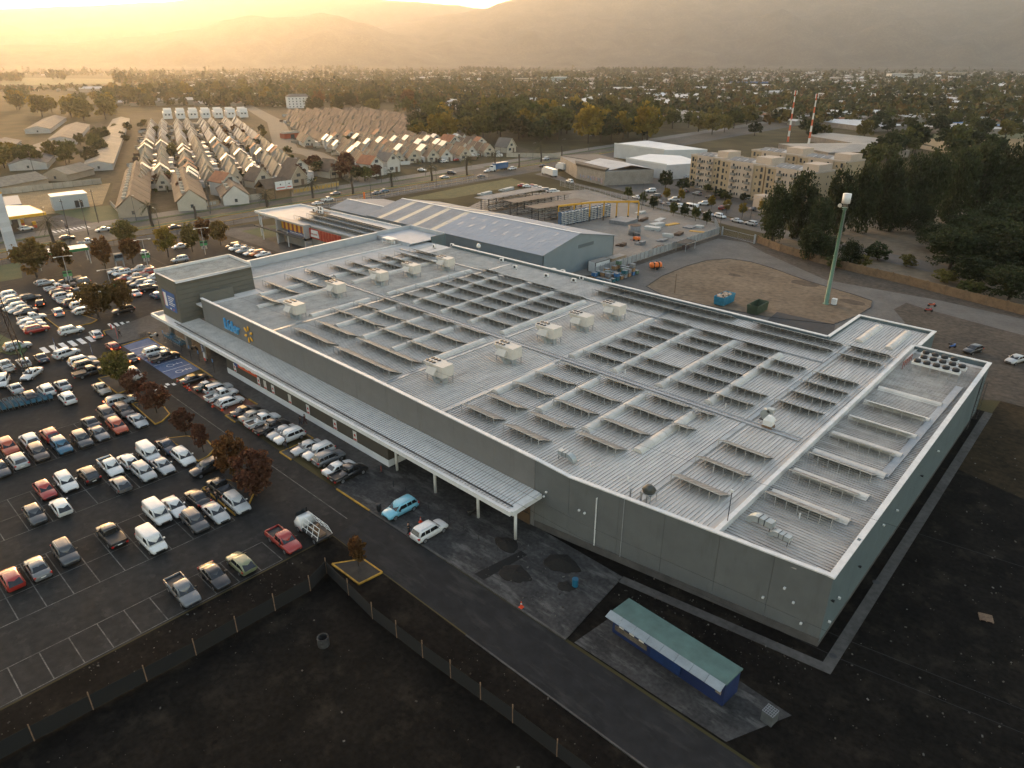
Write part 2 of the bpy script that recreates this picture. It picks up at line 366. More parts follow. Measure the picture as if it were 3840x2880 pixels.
for i in range(18):
    x = -204 + i * 2.55; b.wall((x, 44), (x, 49), .016, .0205, .1); b.wall((x, 59), (x, 64), .016, .0205, .1); b.wall((x, 31), (x, 36), .016, .0205, .1)
struct('parking_lines', b, LINEP)
b = B()
for i in range(7): b.quad(*[(x, y, .022) for x, y in ((-156 + .5 * i, 42.2 + 1.05 * i), (-151.6 + .5 * i, 41.9 + 1.05 * i), (-151.6 + .5 * i, 42.5 + 1.05 * i), (-156 + .5 * i, 42.8 + 1.05 * i))])
for i in range(6): b.quad(*[(x, y, .022) for x, y in ((-151 + .0 * i, 28.3 + 1.6 * i), (-147.2, 28.3 + 1.6 * i), (-147.2, 29.2 + 1.6 * i), (-151, 29.2 + 1.6 * i))])
for i in range(6): b.quad(*[(x, y, .022) for x, y in ((-117 + .7 * (i % 2), 35.0 + .75 * i), (-116 + .7 * (i % 2), 35.0 + .75 * i), (-116 + .7 * (i % 2), 35.5 + .75 * i), (-117 + .7 * (i % 2), 35.5 + .75 * i))])
struct('zebra_crossing', b, WHITEP)
b = B(); b.wall((-113, 36.9), (-62, 36.9), .018, .022, .12); struct('lane_markings', b, LINEP)
# planted islands in the lot
def island(pts, label_m=None):
    b = B(); b.prism(pts, 0, .13); struct('planting_island', b, mat('island_soil', (.028, .025, .021), .95, var=.35, scale=.8, coords='World', bump=.5, bscale=5))
    kerbline(pts + [pts[0]], YELP, .17, .18)
island([(-97.4, 27.6), (-97.4, 30.4), (-96, 32.6), (-92.5, 34), (-89.5, 33.6), (-88.2, 32), (-87.9, 30.6)][1:] + [(-87.9, 30.5)])
island([(-113.1, 31.2), (-112, 33.2), (-108, 34.2), (-105, 33.8), (-103.4, 32), (-103.2, 30.9)])
island([(-81, 28.0), (-80.5, 31), (-78, 32.2), (-75, 31.8), (-72.6, 29.6), (-72.4, 28)])
island([(-127.5, 31), (-127, 33.5), (-122, 33.8), (-118.8, 33), (-118.6, 31)])
island([(-171, 34.5), (-171, 39.6), (-160, 41.6), (-158.6, 40), (-159.5, 34.5)])
island([(-56.1, 30.9), (-54.3, 33.7), (-51, 33.8), (-51.3, 31)])
b = B(); b.prism([(-172, 18), (-172, 24.5), (-152, 26.6), (-150, 25.5), (-151, 23.5)], 0, .13); struct('planting_island', b, LAWN)
sheet('lot_grass', [(-226, 20), (-226, 44), (-208, 40), (-209, 20)], .022, LAWN)
# foreground details: paths round the store, slabs, trench, spoil
pb = B(); pb.prism([(-31.9, 50.0), (-10.7, 53.0), (-11.9, 121.8), (-13.0, 121.8), (-11.75, 53.95), (-31.8, 51.1)], 0, .05); struct('perimeter_path', pb, CONC)
sheet('kiosk_slab', [(-29.8, 40.2), (-14.2, 40.3), (-11.4, 46.4), (-29.0, 47.6)], .024, CONCD)
b = B(); b.prism([(-43.6, 40.4), (-42.2, 40.4), (-41.6, 46.6), (-42.6, 46.7)], .121, .126); struct('trench', b, mat('trench_dark', (.004, .004, .004), .98))
def heap(x, y, r, h, m, name='soil_heap'):
    bb = B(); n = 26; rings = []; ph = x * 3.1 + y
    for k in range(8):
        t = k / 7; rr = r * (1 - t ** 1.3) + .02
        rings.append([(x + rr * (1 + .16 * math.sin(2 * a + ph) + .09 * math.sin(5 * a + 2 * ph) + .05 * math.sin(11 * a + k)) * math.cos(a), y + rr * .75 * (1 + .16 * math.cos(3 * a + ph) + .06 * math.sin(7 * a)) * math.sin(a), .115 + h * t ** 1.2 * (1 + .1 * math.sin(4 * a + k))) for a in [2 * math.pi * i / n for i in range(n)]])
    bb.loft(rings); return bb
for lab, x, y, r, h in (('heap of reddish soil beside the trench in front of the store', -44.6, 46.4, 1.5, .5), ('largest dark soil heap beside the blue drum', -37.8, 48.1, 2.0, .7), ('long low heap of spoil dug from the trench beside the red cone', -40.4, 43.4, 1.8, .45), ('low dark soil mound near the kiosk slab', -35.2, 45.6, 1.0, .2)):
    tag(link('soil_heap', heap(x, y, r, h, 0).mesh('soil_heap', mat('heap_soil', (.010, .008, .006), .95, var=.4, scale=1.5, coords='World', bump=.8, bscale=6), True)), lab, 'soil heap', 'soil heaps around the trench')

# ================================================================ SUPERMARKET
SM = thing('supermarket', 'large grey supermarket hall with ribbed metal roof and long front canopy', 'supermarket')
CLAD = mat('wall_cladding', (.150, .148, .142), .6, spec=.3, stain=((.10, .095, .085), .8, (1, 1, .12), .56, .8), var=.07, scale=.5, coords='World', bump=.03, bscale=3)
CLADR = mat('wall_cladding_dimmed', (.120, .124, .121), .6, spec=.3, stain=((.085, .085, .078), .8, (1, 1, .12), .56, .8), var=.08, scale=.5, coords='World')  # front cladding again; light fall-off towards the near end put into the colour
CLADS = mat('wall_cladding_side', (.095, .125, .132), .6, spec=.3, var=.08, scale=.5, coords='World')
SEAM = mat('seam_side', (.32, .295, .26), .9, spec=.1, var=.4, scale=.6, coords='World')  # darker tone on the sloping sides of each raised seam
ROOFM = mat('roof_sheet_metal', (.52, .485, .445), .85, 0, spec=.12, stain=((.26, .21, .16), .9, (1, .06, 1), .56, .82), col2=(.62, .585, .54), var=.12, scale=.25, coords='World', rand=.05, stretch=(1, .12, 1))
ROOFX = mat('roof_sheet_extension', (.36, .345, .325), .85, 0, spec=.12, stain=((.20, .17, .13), .9, (.08, 1, 1), .54, .8), col2=(.48, .46, .43), var=.16, scale=.3, coords='World', rand=.06, stretch=(.15, 1, 1))
CAPM = mat('parapet_cap', (.60, .59, .57), .5, var=.1, scale=1)
PLIN = mat('concrete_plinth', (.07, .064, .058), .9, var=.3, scale=.6, coords='World')
RZ = 7.9
WA, WB, WC = (-44.6, 51.15), (-12.9, 55.5), (-14.0, 120.6)     # front wall kink, near corner, far corner
def front_y(x): return 51.15 if x < -44.6 else 51.15 + (x + 44.6) * (55.5 - 51.15) / 31.7
def top_z(x): return 9.65 if x < -75 else (9.65 - (x + 75) * .45 / 30.4 if x < -44.6 else (9.2 - (x + 44.6) * .7 / 4.5 if x < -40.1 else 8.5 - (x + 40.1) * .35 / 27.2))
# wall panels
xs = [-128 + 7.0 * i for i in range(12)] + [-44.6]
for i in range(12):
    x0, x1 = xs[i] + .015, xs[i + 1] - .015; b = B()
    b.hexa([(x0, 51.1, 0), (x1, 51.1, 0), (x1, 51.4, 0), (x0, 51.4, 0), (x0, 51.1, top_z(x0)), (x1, 51.1, top_z(x1)), (x1, 51.4, top_z(x1)), (x0, 51.4, top_z(x0))])
    part('wall_panel', b, CLAD, SM)
xs = [-44.6, -40.1, -34, -28.9, -23.2, -18, -12.9]
for i in range(6):
    x0, x1 = xs[i] + .015, xs[i + 1] - .015; b = B(); y0, y1 = front_y(x0), front_y(x1)
    b.hexa([(x0, y0, .95), (x1, y1, .95), (x1, y1 + .3, .95), (x0, y0 + .3, .95), (x0, y0, top_z(x0)), (x1, y1, top_z(x1)), (x1, y1 + .3, top_z(x1)), (x0, y0 + .3, top_z(x0))])
    part('wall_panel', b, CLADR, SM)
b = B(); b.prism([(-44.6, 51.1), (-12.9, 55.45), (-12.9, 55.75), (-44.6, 51.4)], 0, .93); part('plinth', b, PLIN, SM)
for i in range(9):
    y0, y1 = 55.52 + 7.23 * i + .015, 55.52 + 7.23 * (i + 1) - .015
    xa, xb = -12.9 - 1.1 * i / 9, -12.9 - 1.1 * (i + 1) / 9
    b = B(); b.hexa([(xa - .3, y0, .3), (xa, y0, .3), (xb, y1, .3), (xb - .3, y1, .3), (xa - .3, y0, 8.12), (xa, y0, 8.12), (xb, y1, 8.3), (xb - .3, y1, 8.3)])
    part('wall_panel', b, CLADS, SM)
b = B(); b.hexa([(-13.25, 55.5, 0), (-12.85, 55.5, 0), (-13.95, 120.6, 0), (-14.35, 120.6, 0), (-13.25, 55.5, .29), (-12.85, 55.5, .29), (-13.95, 120.6, .29), (-14.35, 120.6, .29)]); part('plinth', b, PLIN, SM)
b = B(); b.box(-24.6, -14.1, 120.35, 120.65, 0, 8.3); b.box(-128, -36, 114.3, 114.6, 0, 8.5); b.box(-149.4, -136.4, 119, 119.3, 0, 9.5); b.box(-136.4, -136.1, 114.6, 119.3, 0, 9.3); b.box(-24.2, -23.9, 120.7, 129.3, 0, 8.4); b.box(-36.3, -36.0, 114.6, 129.3, 0, 8.4); b.box(-36.2, -23.9, 129.3, 129.6, 0, 8.4)
part('rear_wall', b, CLADS, SM)
# parapet caps
b = B()
for i, (x0, x1) in enumerate(zip([-128, -75, -44.6, -40.1], [-75, -44.6, -40.1, -12.9])):
    y0, y1 = front_y(x0), front_y(x1); z0, z1 = top_z(x0) , top_z(x1)
    b.hexa([(x0, y0 - .14, z0), (x1, y1 - .14, z1), (x1, y1 + .36, z1), (x0, y0 + .36, z0), (x0, y0 - .14, z0 + .14), (x1, y1 - .14, z1 + .14), (x1, y1 + .36, z1 + .14), (x0, y0 + .36, z0 + .14)])
b.hexa([(-13.35, 55.3, 8.13), (-12.75, 55.3, 8.13), (-13.85, 120.7, 8.31), (-14.45, 120.7, 8.31), (-13.35, 55.3, 8.27), (-12.75, 55.3, 8.27), (-13.85, 120.7, 8.45), (-14.45, 120.7, 8.45)])
b.box(-24.7, -14.46, 120.3, 120.72, 8.31, 8.47); b.box(-128, -36.3, 114.2, 114.75, 8.51, 8.66); b.box(-24.35, -23.75, 120.73, 129.65, 8.41, 8.56); b.box(-36.4, -35.9, 114.76, 129.65, 8.41, 8.56); b.box(-35.9, -24.35, 129.2, 129.65, 8.41, 8.565)
b.hexa([(-24.1, 54.3, 7.6), (-23.6, 54.3, 7.6), (-24.5, 120.3, 7.6), (-25.0, 120.3, 7.6), (-24.1, 54.3, 8.34), (-23.6, 54.3, 8.34), (-24.5, 120.3, 8.5), (-25.0, 120.3, 8.5)])
part('parapet_cap', b, CAPM, SM)
# roof: every ribbed sheet is a piece
deck = B(); deck.prism([(-136, 51.4), (-44.6, 51.4), (-24.4, 54.2), (-25.2, 114.4), (-136, 114.4)], 7.6, RZ - .03)
deck.prism([(-24.0, 54.4), (-13.2, 55.7), (-14.2, 120.4), (-24.9, 120.4)], 7.2, 7.57); deck.box(-36, -24.2, 114.6, 129.3, 7.2, 7.87)
deck.box(-147.5, -136.02, 64, 114, 7.4, RZ - .03); roof = part('roof', deck, ROOFM, SM)
pitch = 0.46
def sheet_mesh(name, wd, n, m):      # unit-long sheet along y with raised seams
    b = B()
    for k in range(n):
        x = k * wd / n; e = wd / n
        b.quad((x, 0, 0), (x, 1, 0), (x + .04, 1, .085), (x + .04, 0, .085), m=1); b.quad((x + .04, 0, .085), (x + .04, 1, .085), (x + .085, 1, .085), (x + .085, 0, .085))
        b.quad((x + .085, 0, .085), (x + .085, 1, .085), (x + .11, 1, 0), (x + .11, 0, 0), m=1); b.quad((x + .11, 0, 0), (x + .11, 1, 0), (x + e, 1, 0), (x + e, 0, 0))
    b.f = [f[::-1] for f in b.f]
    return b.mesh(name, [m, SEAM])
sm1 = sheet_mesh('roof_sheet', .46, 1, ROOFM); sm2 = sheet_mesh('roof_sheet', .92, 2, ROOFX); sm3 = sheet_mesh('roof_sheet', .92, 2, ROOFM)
x = -128.2
while x < -24.9:
    y0 = front_y(x + .46) + .28; y1 = 114.25
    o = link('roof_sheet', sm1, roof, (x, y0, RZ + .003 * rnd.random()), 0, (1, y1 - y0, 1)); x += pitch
y = 55.0
while y < 119.4:
    x1 = -13.3 - 1.1 * (y - 55.5) / 65; x0 = -23.7 - .9 * (y - 54.3) / 66
    if y < 57: x1 = -16 + (y - 55) * 1.4
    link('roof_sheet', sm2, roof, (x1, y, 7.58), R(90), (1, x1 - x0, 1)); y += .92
smc = sheet_mesh('canopy_sheet', .46, 1, ROOFM)
bayx = -35.9
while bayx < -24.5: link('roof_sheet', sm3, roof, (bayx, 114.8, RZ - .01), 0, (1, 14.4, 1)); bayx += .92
# side strip of roof left of the flashing band, seams the other way
y = 64.3
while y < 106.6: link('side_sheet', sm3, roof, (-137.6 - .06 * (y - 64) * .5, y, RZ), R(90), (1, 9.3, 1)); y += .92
b = B(); b.hexa([(-137.7, 64, RZ - .02), (-128.1, 64, RZ - .02), (-133.6, 114, RZ - .02), (-139.2, 114, RZ - .02), (-137.7, 64, RZ + .12), (-128.1, 64, RZ + .05), (-133.6, 114, RZ + .05), (-139.2, 114, RZ + .12)])
part('roof_flashing', b, mat('flashing', (.40, .40, .39), .85, 0, spec=.12, var=.1, scale=.4, coords='World'), SM)
b = B(); b.wall((-138.2, 64.2), (-139.6, 108), RZ, RZ + .35, .25); part('roof_kerb', b, CAPM, SM)
PARL = mat('parapet_pale', (.36, .38, .40), .6, var=.08, scale=.5, coords='World')
b = B(); b.wall((-146.6, 64.4), (-149.3, 107.3), 0, 9.5, .35); part('side_wall', b, PARL, SM)
b = B(); b.wall((-146.6, 64.4), (-149.3, 107.3), 9.51, 9.66, .6); part('parapet_cap', b, CAPM, SM)
b = B(); b.box(-150.4, -150.1, 107.4, 119.3, 0, 9.5); b.box(-150.1, -136.4, 107.4, 107.7, 7.8, 8.9); b.box(-150.1, -136.4, 107.7, 118.95, 8.4, 8.6); b.box(-150.4, -136.2, 118.98, 119.4, 8.6, 9.6)
part('rear_block', b, PARL, SM)
b = B(); b.box(-144.5, -140.5, 105.2, 107.3, 9.3, 9.42); b.box(-144.4, -144.3, 105.3, 105.4, 8, 9.3); b.box(-140.7, -140.6, 105.3, 105.4, 8, 9.3)
for i in range(4): b.box(-144.1 + i * .9, -143.5 + i * .9, 106.2, 106.7, 8.2, 8.9)
part('rooftop_shelter', b, WHITEM, SM)
# translucent vaulted skylights along y, each segment a piece
SKYL = mat('skylight_sheet', (.55, .52, .47), .6, spec=.25, var=.08, scale=.6, coords='World', rand=.05)
def vault_seg(L, r=.62, h=.42, n=7):
    b = B(); pr = [(-r - .15, 0)] + [(-r * math.cos(math.pi * i / n), .08 + h * math.sin(math.pi * i / n)) for i in range(n + 1)] + [(r + .15, 0)]
    for i in range(len(pr) - 1): b.quad((pr[i][0], 0, pr[i][1]), (pr[i + 1][0], 0, pr[i + 1][1]), (pr[i + 1][0], L, pr[i + 1][1]), (pr[i][0], L, pr[i][1]))
    b.quad(*[(p[0], 0, p[1]) for p in pr]); b.quad(*[(p[0], L, p[1]) for p in pr[::-1]])
    e = 1.06; q = [(-r * e * math.cos(math.pi * i / n), .085 + h * e * math.sin(math.pi * i / n)) for i in range(n + 1)]
    for i in range(n): b.quad((q[i][0], -.03, q[i][1]), (q[i + 1][0], -.03, q[i + 1][1]), (q[i + 1][0], .05, q[i + 1][1]), (q[i][0], .05, q[i][1]))
    b.f = [f[::-1] for f in b.f]
    return b
vm = vault_seg(1.42).mesh('skylight_segment', SKYL); vm2 = vault_seg(1.0, .5, .3).mesh('skylight_segment', SKYL)
for x in (-38.3, -46.0, -53.8, -61.9, -77.0, -84.9, -92.7, -100.6, -108.6, -120.2, -126.8):
    for y0, y1, wd in ((62.2, 76.6, 1), (79.6, 103.6, 2)):
        if x < -119 and y0 < 79 and x > -121: y0 = 58
        s = thing('skylight', 'vaulted strip skylight on the %s half of the store roof, %s from the kiosk end' % ('front' if wd == 1 else 'rear', nth([-38.3, -46.0, -53.8, -61.9, -77.0, -84.9, -92.7, -100.6, -108.6, -120.2, -126.8].index(x))), 'skylight', (x - .02 * (y0 - 62), y0, RZ + .05), R(.9) if x > -130 else 0, 'vaulted skylights on the main roof')
        for k in range(int((y1 - y0) / 1.44)): link('skylight_segment', vm, s, (0, k * 1.44, 0))
for i, y in enumerate((65.6, 71.4, 77.2, 83.1, 89.2, 95.2, 101.2)):
    s = thing('skylight', 'vaulted strip skylight across the lower side roof, %s from the near corner' % nth(i), 'skylight', (-15.0 - .016 * (y - 60), y, 7.66), R(90), 'vaulted skylights on the side roof')
    for k in range(8): link('skylight_segment', vm2, s, (0, k * 1.01, 0))
for i, x in enumerate((-32.0, -27.4)):
    s = thing('skylight', ['vaulted skylight on the loading bay roof, the one beside the ramp', 'vaulted skylight on the loading bay roof nearest the condensers'][i], 'skylight', (x, 117, RZ + .03), 0, 'vaulted skylights on the loading bay roof')
    for k in range(7): link('skylight_segment', vm, s, (0, k * 1.44, 0))
# pipe walk across the roof and gutters
b = B(); b.box(-136, -25.5, 77.7, 78.1, RZ + .1, RZ + .22); b.tube([(-136, 78.4, RZ + .3), (-25.2, 78.4, RZ + .3)], .09)
for x in range(-134, -26, 3): b.box(x, x + .12, 77.6, 78.5, RZ, RZ + .12)
tag(link('pipe_walkway', b.mesh('pipe_walkway', GREYM)), 'long pipe tray crossing the whole main roof parallel to the storefront', 'pipe')
b = B(); b.box(-136, -33, 104.1, 104.5, RZ + .06, RZ + .3); tag(link('cable_tray', b.mesh('cable_tray', GREYM)), 'narrow cable tray along the rear of the main roof', 'cable tray')
for i, x in enumerate((-32.4, -62.9, -75.6, -106.9)):
    b = B(); b.box(x - .3, x + .3, 52.6 if x < -45 else 53.8, 114, RZ + .09, RZ + .13); part('valley_gutter', b, mat('gutter_flash', (.30, .32, .33), .45, .4, var=.2, scale=.5, coords='World'), SM)
b = B(); b.box(-15.9, -15.1, 77, 109.5, 7.68, 7.75); b.box(-15.05, -14.95, 77, 109.5, 7.68, 7.9); part('roof_walkway', b, GREYM, SM)
# canopy
cn = B(); cn.hexa([(-140.3, 46.2, 4.85), (-43.8, 46.15, 4.85), (-43.8, 51.08, 5.0), (-140.3, 51.08, 5.0), (-140.3, 46.2, 4.98), (-43.8, 46.15, 4.98), (-43.8, 51.08, 5.22), (-140.3, 51.08, 5.22)])
canopy = part('canopy', cn, WHITEM, SM)
x = -139.9
while x < -44.3:
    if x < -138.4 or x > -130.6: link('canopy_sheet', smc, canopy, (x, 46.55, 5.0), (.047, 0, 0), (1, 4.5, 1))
    x += pitch
b = B(); b.box(-140.4, -43.7, 46.0, 46.28, 4.55, 5.12); b.box(-43.75, -43.45, 46.28, 51.1, 4.55, 5.12); b.box(-140.6, -140.3, 46.28, 58, 4.55, 5.12); part('fascia', b, WHITEM, canopy)
b = B(); b.box(-132, -44.2, 46.95, 47.15, 5.09, 5.13); part('gutter', b, DARKM, canopy)
b = B()
for x in (-44.5, -50.6, -58.4, -66.2, -74.5): b.cyl(x, 47.8, .1, 4.86, .19, n=12)
colm = B().cyl(0, 0, 0, 4.74, .19, n=12).mesh('canopy_column', WHITEM, True)
for x in (-44.5, -50.6, -58.4, -66.2, -122.4): link('canopy_column', colm, canopy, (x, 47.8, .12))
b = B(); b.box(-.55, .55, -.35, .35, 0, 4.74); cm2 = b.mesh('canopy_column', mat('concrete_column', (.20, .185, .165), .85, var=.15, scale=1))
for x, y in ((-140.0, 49.0), (-129.8, 48.0)): link('canopy_column', cm2, canopy, (x, y, .12))
# projecting shop front under the canopy
b = B(); b.box(-113.4, -67.6, 47.5, 51.05, 0.12, 1.15); part('white_plinth', b, mat('plinth_white', (.66, .66, .65), .7, var=.06, scale=.8, coords='World'), SM)
b = B(); b.box(-113.36, -67.64, 47.55, 51.05, 1.15, 4.84); part('shopfront_wall', b, mat('brown_render', (.062, .055, .043), .8, var=.1, scale=.6, coords='World'), SM)
b = B(); b.box(-128, -113.5, 50.7, 51.0, .12, 4.8); part('entrance_glazing', b, GLASS, SM)
b = B(); b.box(-62, -45.2, 50.95, 51.08, .12, 4.6); door = part('roller_door', b, mat('door_brown', (.09, .055, .03), .6, var=.2, scale=1), SM)
b = B()
for x in (-60, -57, -54, -51, -48): b.box(x, x + .12, 50.9, 50.95, .12, 4.6)
for z in (1.6, 3.1): b.box(-62, -45.2, 50.88, 50.945, z, z + .1)
part('door_bars', b, DARKM, door)
POST = [(-110.34, 'white'), (-102.2, 'white'), (-100.1, 'pale'), (-97.6, 'white'), (-92.5, 'pale'), (-87.3, 'white'), (-80.1, 'white'), (-75.2, 'white')]
for i, (x, k) in enumerate(POST):
    p = thing('wall_poster', 'upright %s poster on the brown shopfront wall, %s from the entrance' % ('white and red' if k == 'white' else 'pale', nth(i)), 'poster', (x, 47.53, 2.0), 0, 'posters along the shopfront')
    b = B(); b.box(-.42, .42, 0, .018, -.75, .75); part('poster_board', b, WHITEM if k == 'white' else mat('poster_pale', (.55, .53, .48), .7), p)
    b = B(); b.box(-.36, .36, -.012, -.001, -.68, -.42)
    if k == 'white': b.cyl(0, 0, 0, .01, .22, n=12)
    if k == 'white':
        b.v[-24:] = [(vx, -.012 + vz, .12 + vy) for vx, vy, vz in b.v[-24:]]
    part('printed_mark', b, mat('poster_red', (.45, .05, .04), .6), p)
bn = thing('shop_banner', 'long orange banner with a blue end panel above the brown shopfront', 'banner', (0, 47.5, 0))
b = B(); b.box(-108.9, -102.5, -.02, .03, 2.55, 3.75); part('banner_panel', b, mat('banner_orange', (.62, .085, .02), .6), bn)
b = B(); b.box(-110.25, -108.93, -.02, .03, 2.5, 3.7); part('banner_panel', b, mat('banner_blue', (.02, .06, .22), .6), bn)
b = B()
for x0, x1 in ((-108.4, -107.2), (-106.4, -105.2), (-104.3, -103.0)):
    for z in (2.95, 3.2, 3.42): b.box(x0, x1 - .3 * (z > 3.3), -.028, -.021, z, z + .12)
part('lettering', b, WHITEM, bn)
# storefront sign
sg = thing('store_sign', 'blue raised store name letters on the front wall beside a yellow starburst', 'sign', (-119.2, 51.05, 6.15))
o = link('sign_letters', TX['store'], sg, (0, -.16, .05), (R(90), 0, 0), (.98, 1, 1))
st = thing('starburst_emblem', 'yellow starburst of six rounded petals beside the blue store name', 'sign', (-110.4, 51.05, 7.15))
pm = B(); n = 10; rings = []
for k in range(9):
    t = k / 8; rr = .26 * math.sin(math.pi * (.08 + .84 * t)) ** .7 * (.75 + .4 * t)
    rings.append([(rr * math.cos(2 * math.pi * i / n), -.12 + .5 * rr * math.sin(2 * math.pi * i / n), .55 + 1.0 * t) for i in range(n)])
pme = pm.loft(rings).mesh('petal', mat('spark_yellow', (.72, .36, .02), .45), True)
for k in range(6): o = link('petal', pme, st, (0, 0, 0), (0, R(60 * k + 8), 0))
# tower box at the entrance
TW = thing('entrance_tower', 'leaning olive grey box tower over the store entrance with a blue poster', 'tower')
OLIVE = mat('tower_cladding', (.085, .080, .062), .75, var=.06, scale=.5, coords='World', bump=.04, bscale=4)
base = [(-138.2, 47.7), (-130.3, 47.7), (-130.7, 63.4), (-138.6, 63.4)]; topp = [(-142.2, 48.9), (-132.7, 48.8), (-133.3, 64.4), (-142.8, 64.6)]
def lerp(a, b, t): return tuple(a[i] + (b[i] - a[i]) * t for i in range(len(a)))
NB = 9
for f in range(4):
    for k in range(NB):
        t0, t1 = k / NB, (k + 1) / NB - .006
        a, b2 = (f, (f + 1) % 4)
        P = []
        for t in (t0, t1):
            z = 5.0 + 7.45 * t; A = lerp(base[a], topp[a], t); Bq = lerp(base[b2], topp[b2], t)
            d = Vector((Bq[0] - A[0], Bq[1] - A[1])).normalized(); q = Vector((-d.y, d.x)) * .25
            P.append([(A[0], A[1], z), (Bq[0], Bq[1], z), (Bq[0] + q.x, Bq[1] + q.y, z), (A[0] + q.x, A[1] + q.y, z)])
        b = B(); b.hexa(P[0] + P[1]); part('cladding_board', b, OLIVE, TW)
b = B(); b.hexa([(p[0] * .995 - .6 * 0, p[1], 12.2) for p in topp] + [(p[0], p[1], 12.4) for p in topp]); 
tr = part('roof', b, ROOFM, TW)
x = -141.9
while x < -133.6: link('roof_sheet', sm3, tr, (x, 49.3, 12.41), 0, (1, 14.9, 1)); x += .92
b = B()
for i in range(4):
    a, b2 = topp[i], topp[(i + 1) % 4]; b.wall(a, b2, 12.41, 12.5 if i in (0, 1) else 13.0, .14)
part('parapet_cap', b, CAPM, TW)
b = B(); 
pp = thing('tower_poster', 'blue poster with white lettering on the front of the entrance tower', 'poster')
F0 = lambda s, t: tuple((Vector(lerp(lerp(base[0], topp[0], t), lerp(base[1], topp[1], t), s)) ).to_tuple()) + (5 + 8 * t,)
def facequad(b, s0, s1, t0, t1, off): 
    b.quad(*[(p[0], p[1] - off, p[2]) for p in (F0(s0, t0), F0(s1, t0), F0(s1, t1), F0(s0, t1))]); return b
b = B(); facequad(b, .22, .86, .2, .62, .05); facequad(b, .22, .86, .2, .62, .03); part('poster_board', b, mat('poster_blue', (.02, .085, .26), .6, var=.1, scale=.5), pp)
b = B(); facequad(b, .27, .40, .26, .57, .062); 
for k in range(5): facequad(b, .48, .82 - .06 * (k % 3), .5 - .045 * k, .52 - .045 * k, .062)
facequad(b, .5, .58, .225, .26, .062); part('lettering', b, WHITEM, pp)
b = B(); facequad(b, .23, .262, .27, .55, .062); facequad(b, .66, .72, .225, .26, .062); part('printed_mark', b, mat('poster_red', (.45, .05, .04), .6), pp)
b = B(); b.box(-130.3, -130.05, 52, 58.5, 7.9, 9.9); part('raised_panel', b, mat('tower_panel', (.12, .115, .095), .8, var=.06, scale=.5, coords='World'), TW)
# ================================================================ ROOFTOP EQUIPMENT
PANEL = mat('solar_glass', (.20, .195, .185), .6, .0, spec=.15, rand=.10)  # dark glass painted pale; the sky's reflection is put into the colour
PBACK = mat('solar_back', (.02, .017, .014), .9, spec=.1)  # blackened backsheet; the shade under the panels is put into the colour
FRAME = mat('panel_frame', (.45, .44, .42), .5, .4)
pb = B(); pb.box(.012, .988, 0, 2.5, -.035, 0); pmesh = pb.mesh('solar_panel', [PANEL, FRAME])
pb = B(); pb.box(.03, .97, .04, 2.71, -.03, 0); pb.box(0, 1, 0, .04, -.045, .006, 1); pb.box(0, 1, 2.71, 2.75, -.045, .006, 1); pb.box(0, .03, .04, 2.71, -.045, .006, 1); pb.box(.97, 1, .04, 2.71, -.045, .006, 1)
pb.box(.03, .97, .04, 2.71, -.05, -.032, 2)
pmesh = pb.mesh('solar_panel', [PANEL, FRAME, PBACK])
lm = B().box(-.03, .03, -.03, .03, 0, 1.22).mesh('front_leg', FRAME); lm2 = B().box(-.03, .03, -.03, .03, 0, .22).mesh('rear_leg', FRAME)
TILT = R(-25)
def solar(x0, x1, y, z, label, group):
    k = 1.011; x0, x1, y = x0 * k, x1 * k, y * k
    a = thing('solar_array', label, 'solar array', (x0, y, z), 0, group)
    n = max(2, round(x1 - x0)); wd = (x1 - x0) / n
    for i in range(n): link('solar_panel', pmesh, a, (i * wd, 0, 1.26), (TILT, 0, 0), (wd, 1, 1))
    b = B(); b.box(-.05, x1 - x0 + .05, .12, .18, 1.1, 1.14); b.box(-.05, x1 - x0 + .05, 2.1, 2.16, .17, .21); part('rail', b, FRAME, a)
    for i in range(max(2, round((x1 - x0) / 1.25)) + 1):
        xx = .1 + i * (x1 - x0 - .2) / max(2, round((x1 - x0) / 1.25)); link('front_leg', lm, a, (xx, .05, -.06)); link('rear_leg', lm2, a, (xx, 2.1, -.02))
COLS = [((-31.6, -25.7), (58.4, 63.6, 68.8, 83.9, 88, 92.3, 96.4, 105.9, 110.3)), ((-38, -33.4), (80.1, 84, 92.6, 96.8)), ((-37.9, -35.6), (68.8, 73.9)),
        ((-45, -39), (58.8, 63.8, 69.1, 73.8, 80, 84.3, 88.2, 92.5, 96.7, 100.6)), ((-52.8, -46.8), (54.3, 58.8, 63.9, 68.8, 74.1, 80.2, 84.2, 92.6, 96.7, 100.7)),
        ((-60.5, -54.5), (54.5, 58.8, 64.2, 69, 74.1, 80.1, 84.3, 88.4, 92.9, 96.6, 101)), ((-83.8, -77.4), (64.2, 69.3, 74.5, 80.3, 84.7, 88.8, 93, 96.7, 101)),
        ((-91.8, -85.3), (64.6, 69.3, 74.4, 80, 84.7, 89.1, 93.4, 97.4, 101.6)), ((-99.8, -93.2), (65, 69.5, 74.8, 79.8, 84.5, 89.1, 93.1, 97.5, 101.7)),
        ((-106.2, -101.5), (64.9, 69.8, 74.9, 79.7, 84.6, 89.2, 93.4, 97.8, 102.2))]
GS = 'tilted solar arrays on the store roof'
for c, ((x0, x1), ys) in enumerate(COLS):
    for i, y in enumerate(ys): solar(x0, x1, y, RZ, 'solar array in %s column from the side roof, %s back from the front' % (nth(c), nth(i)), GS)
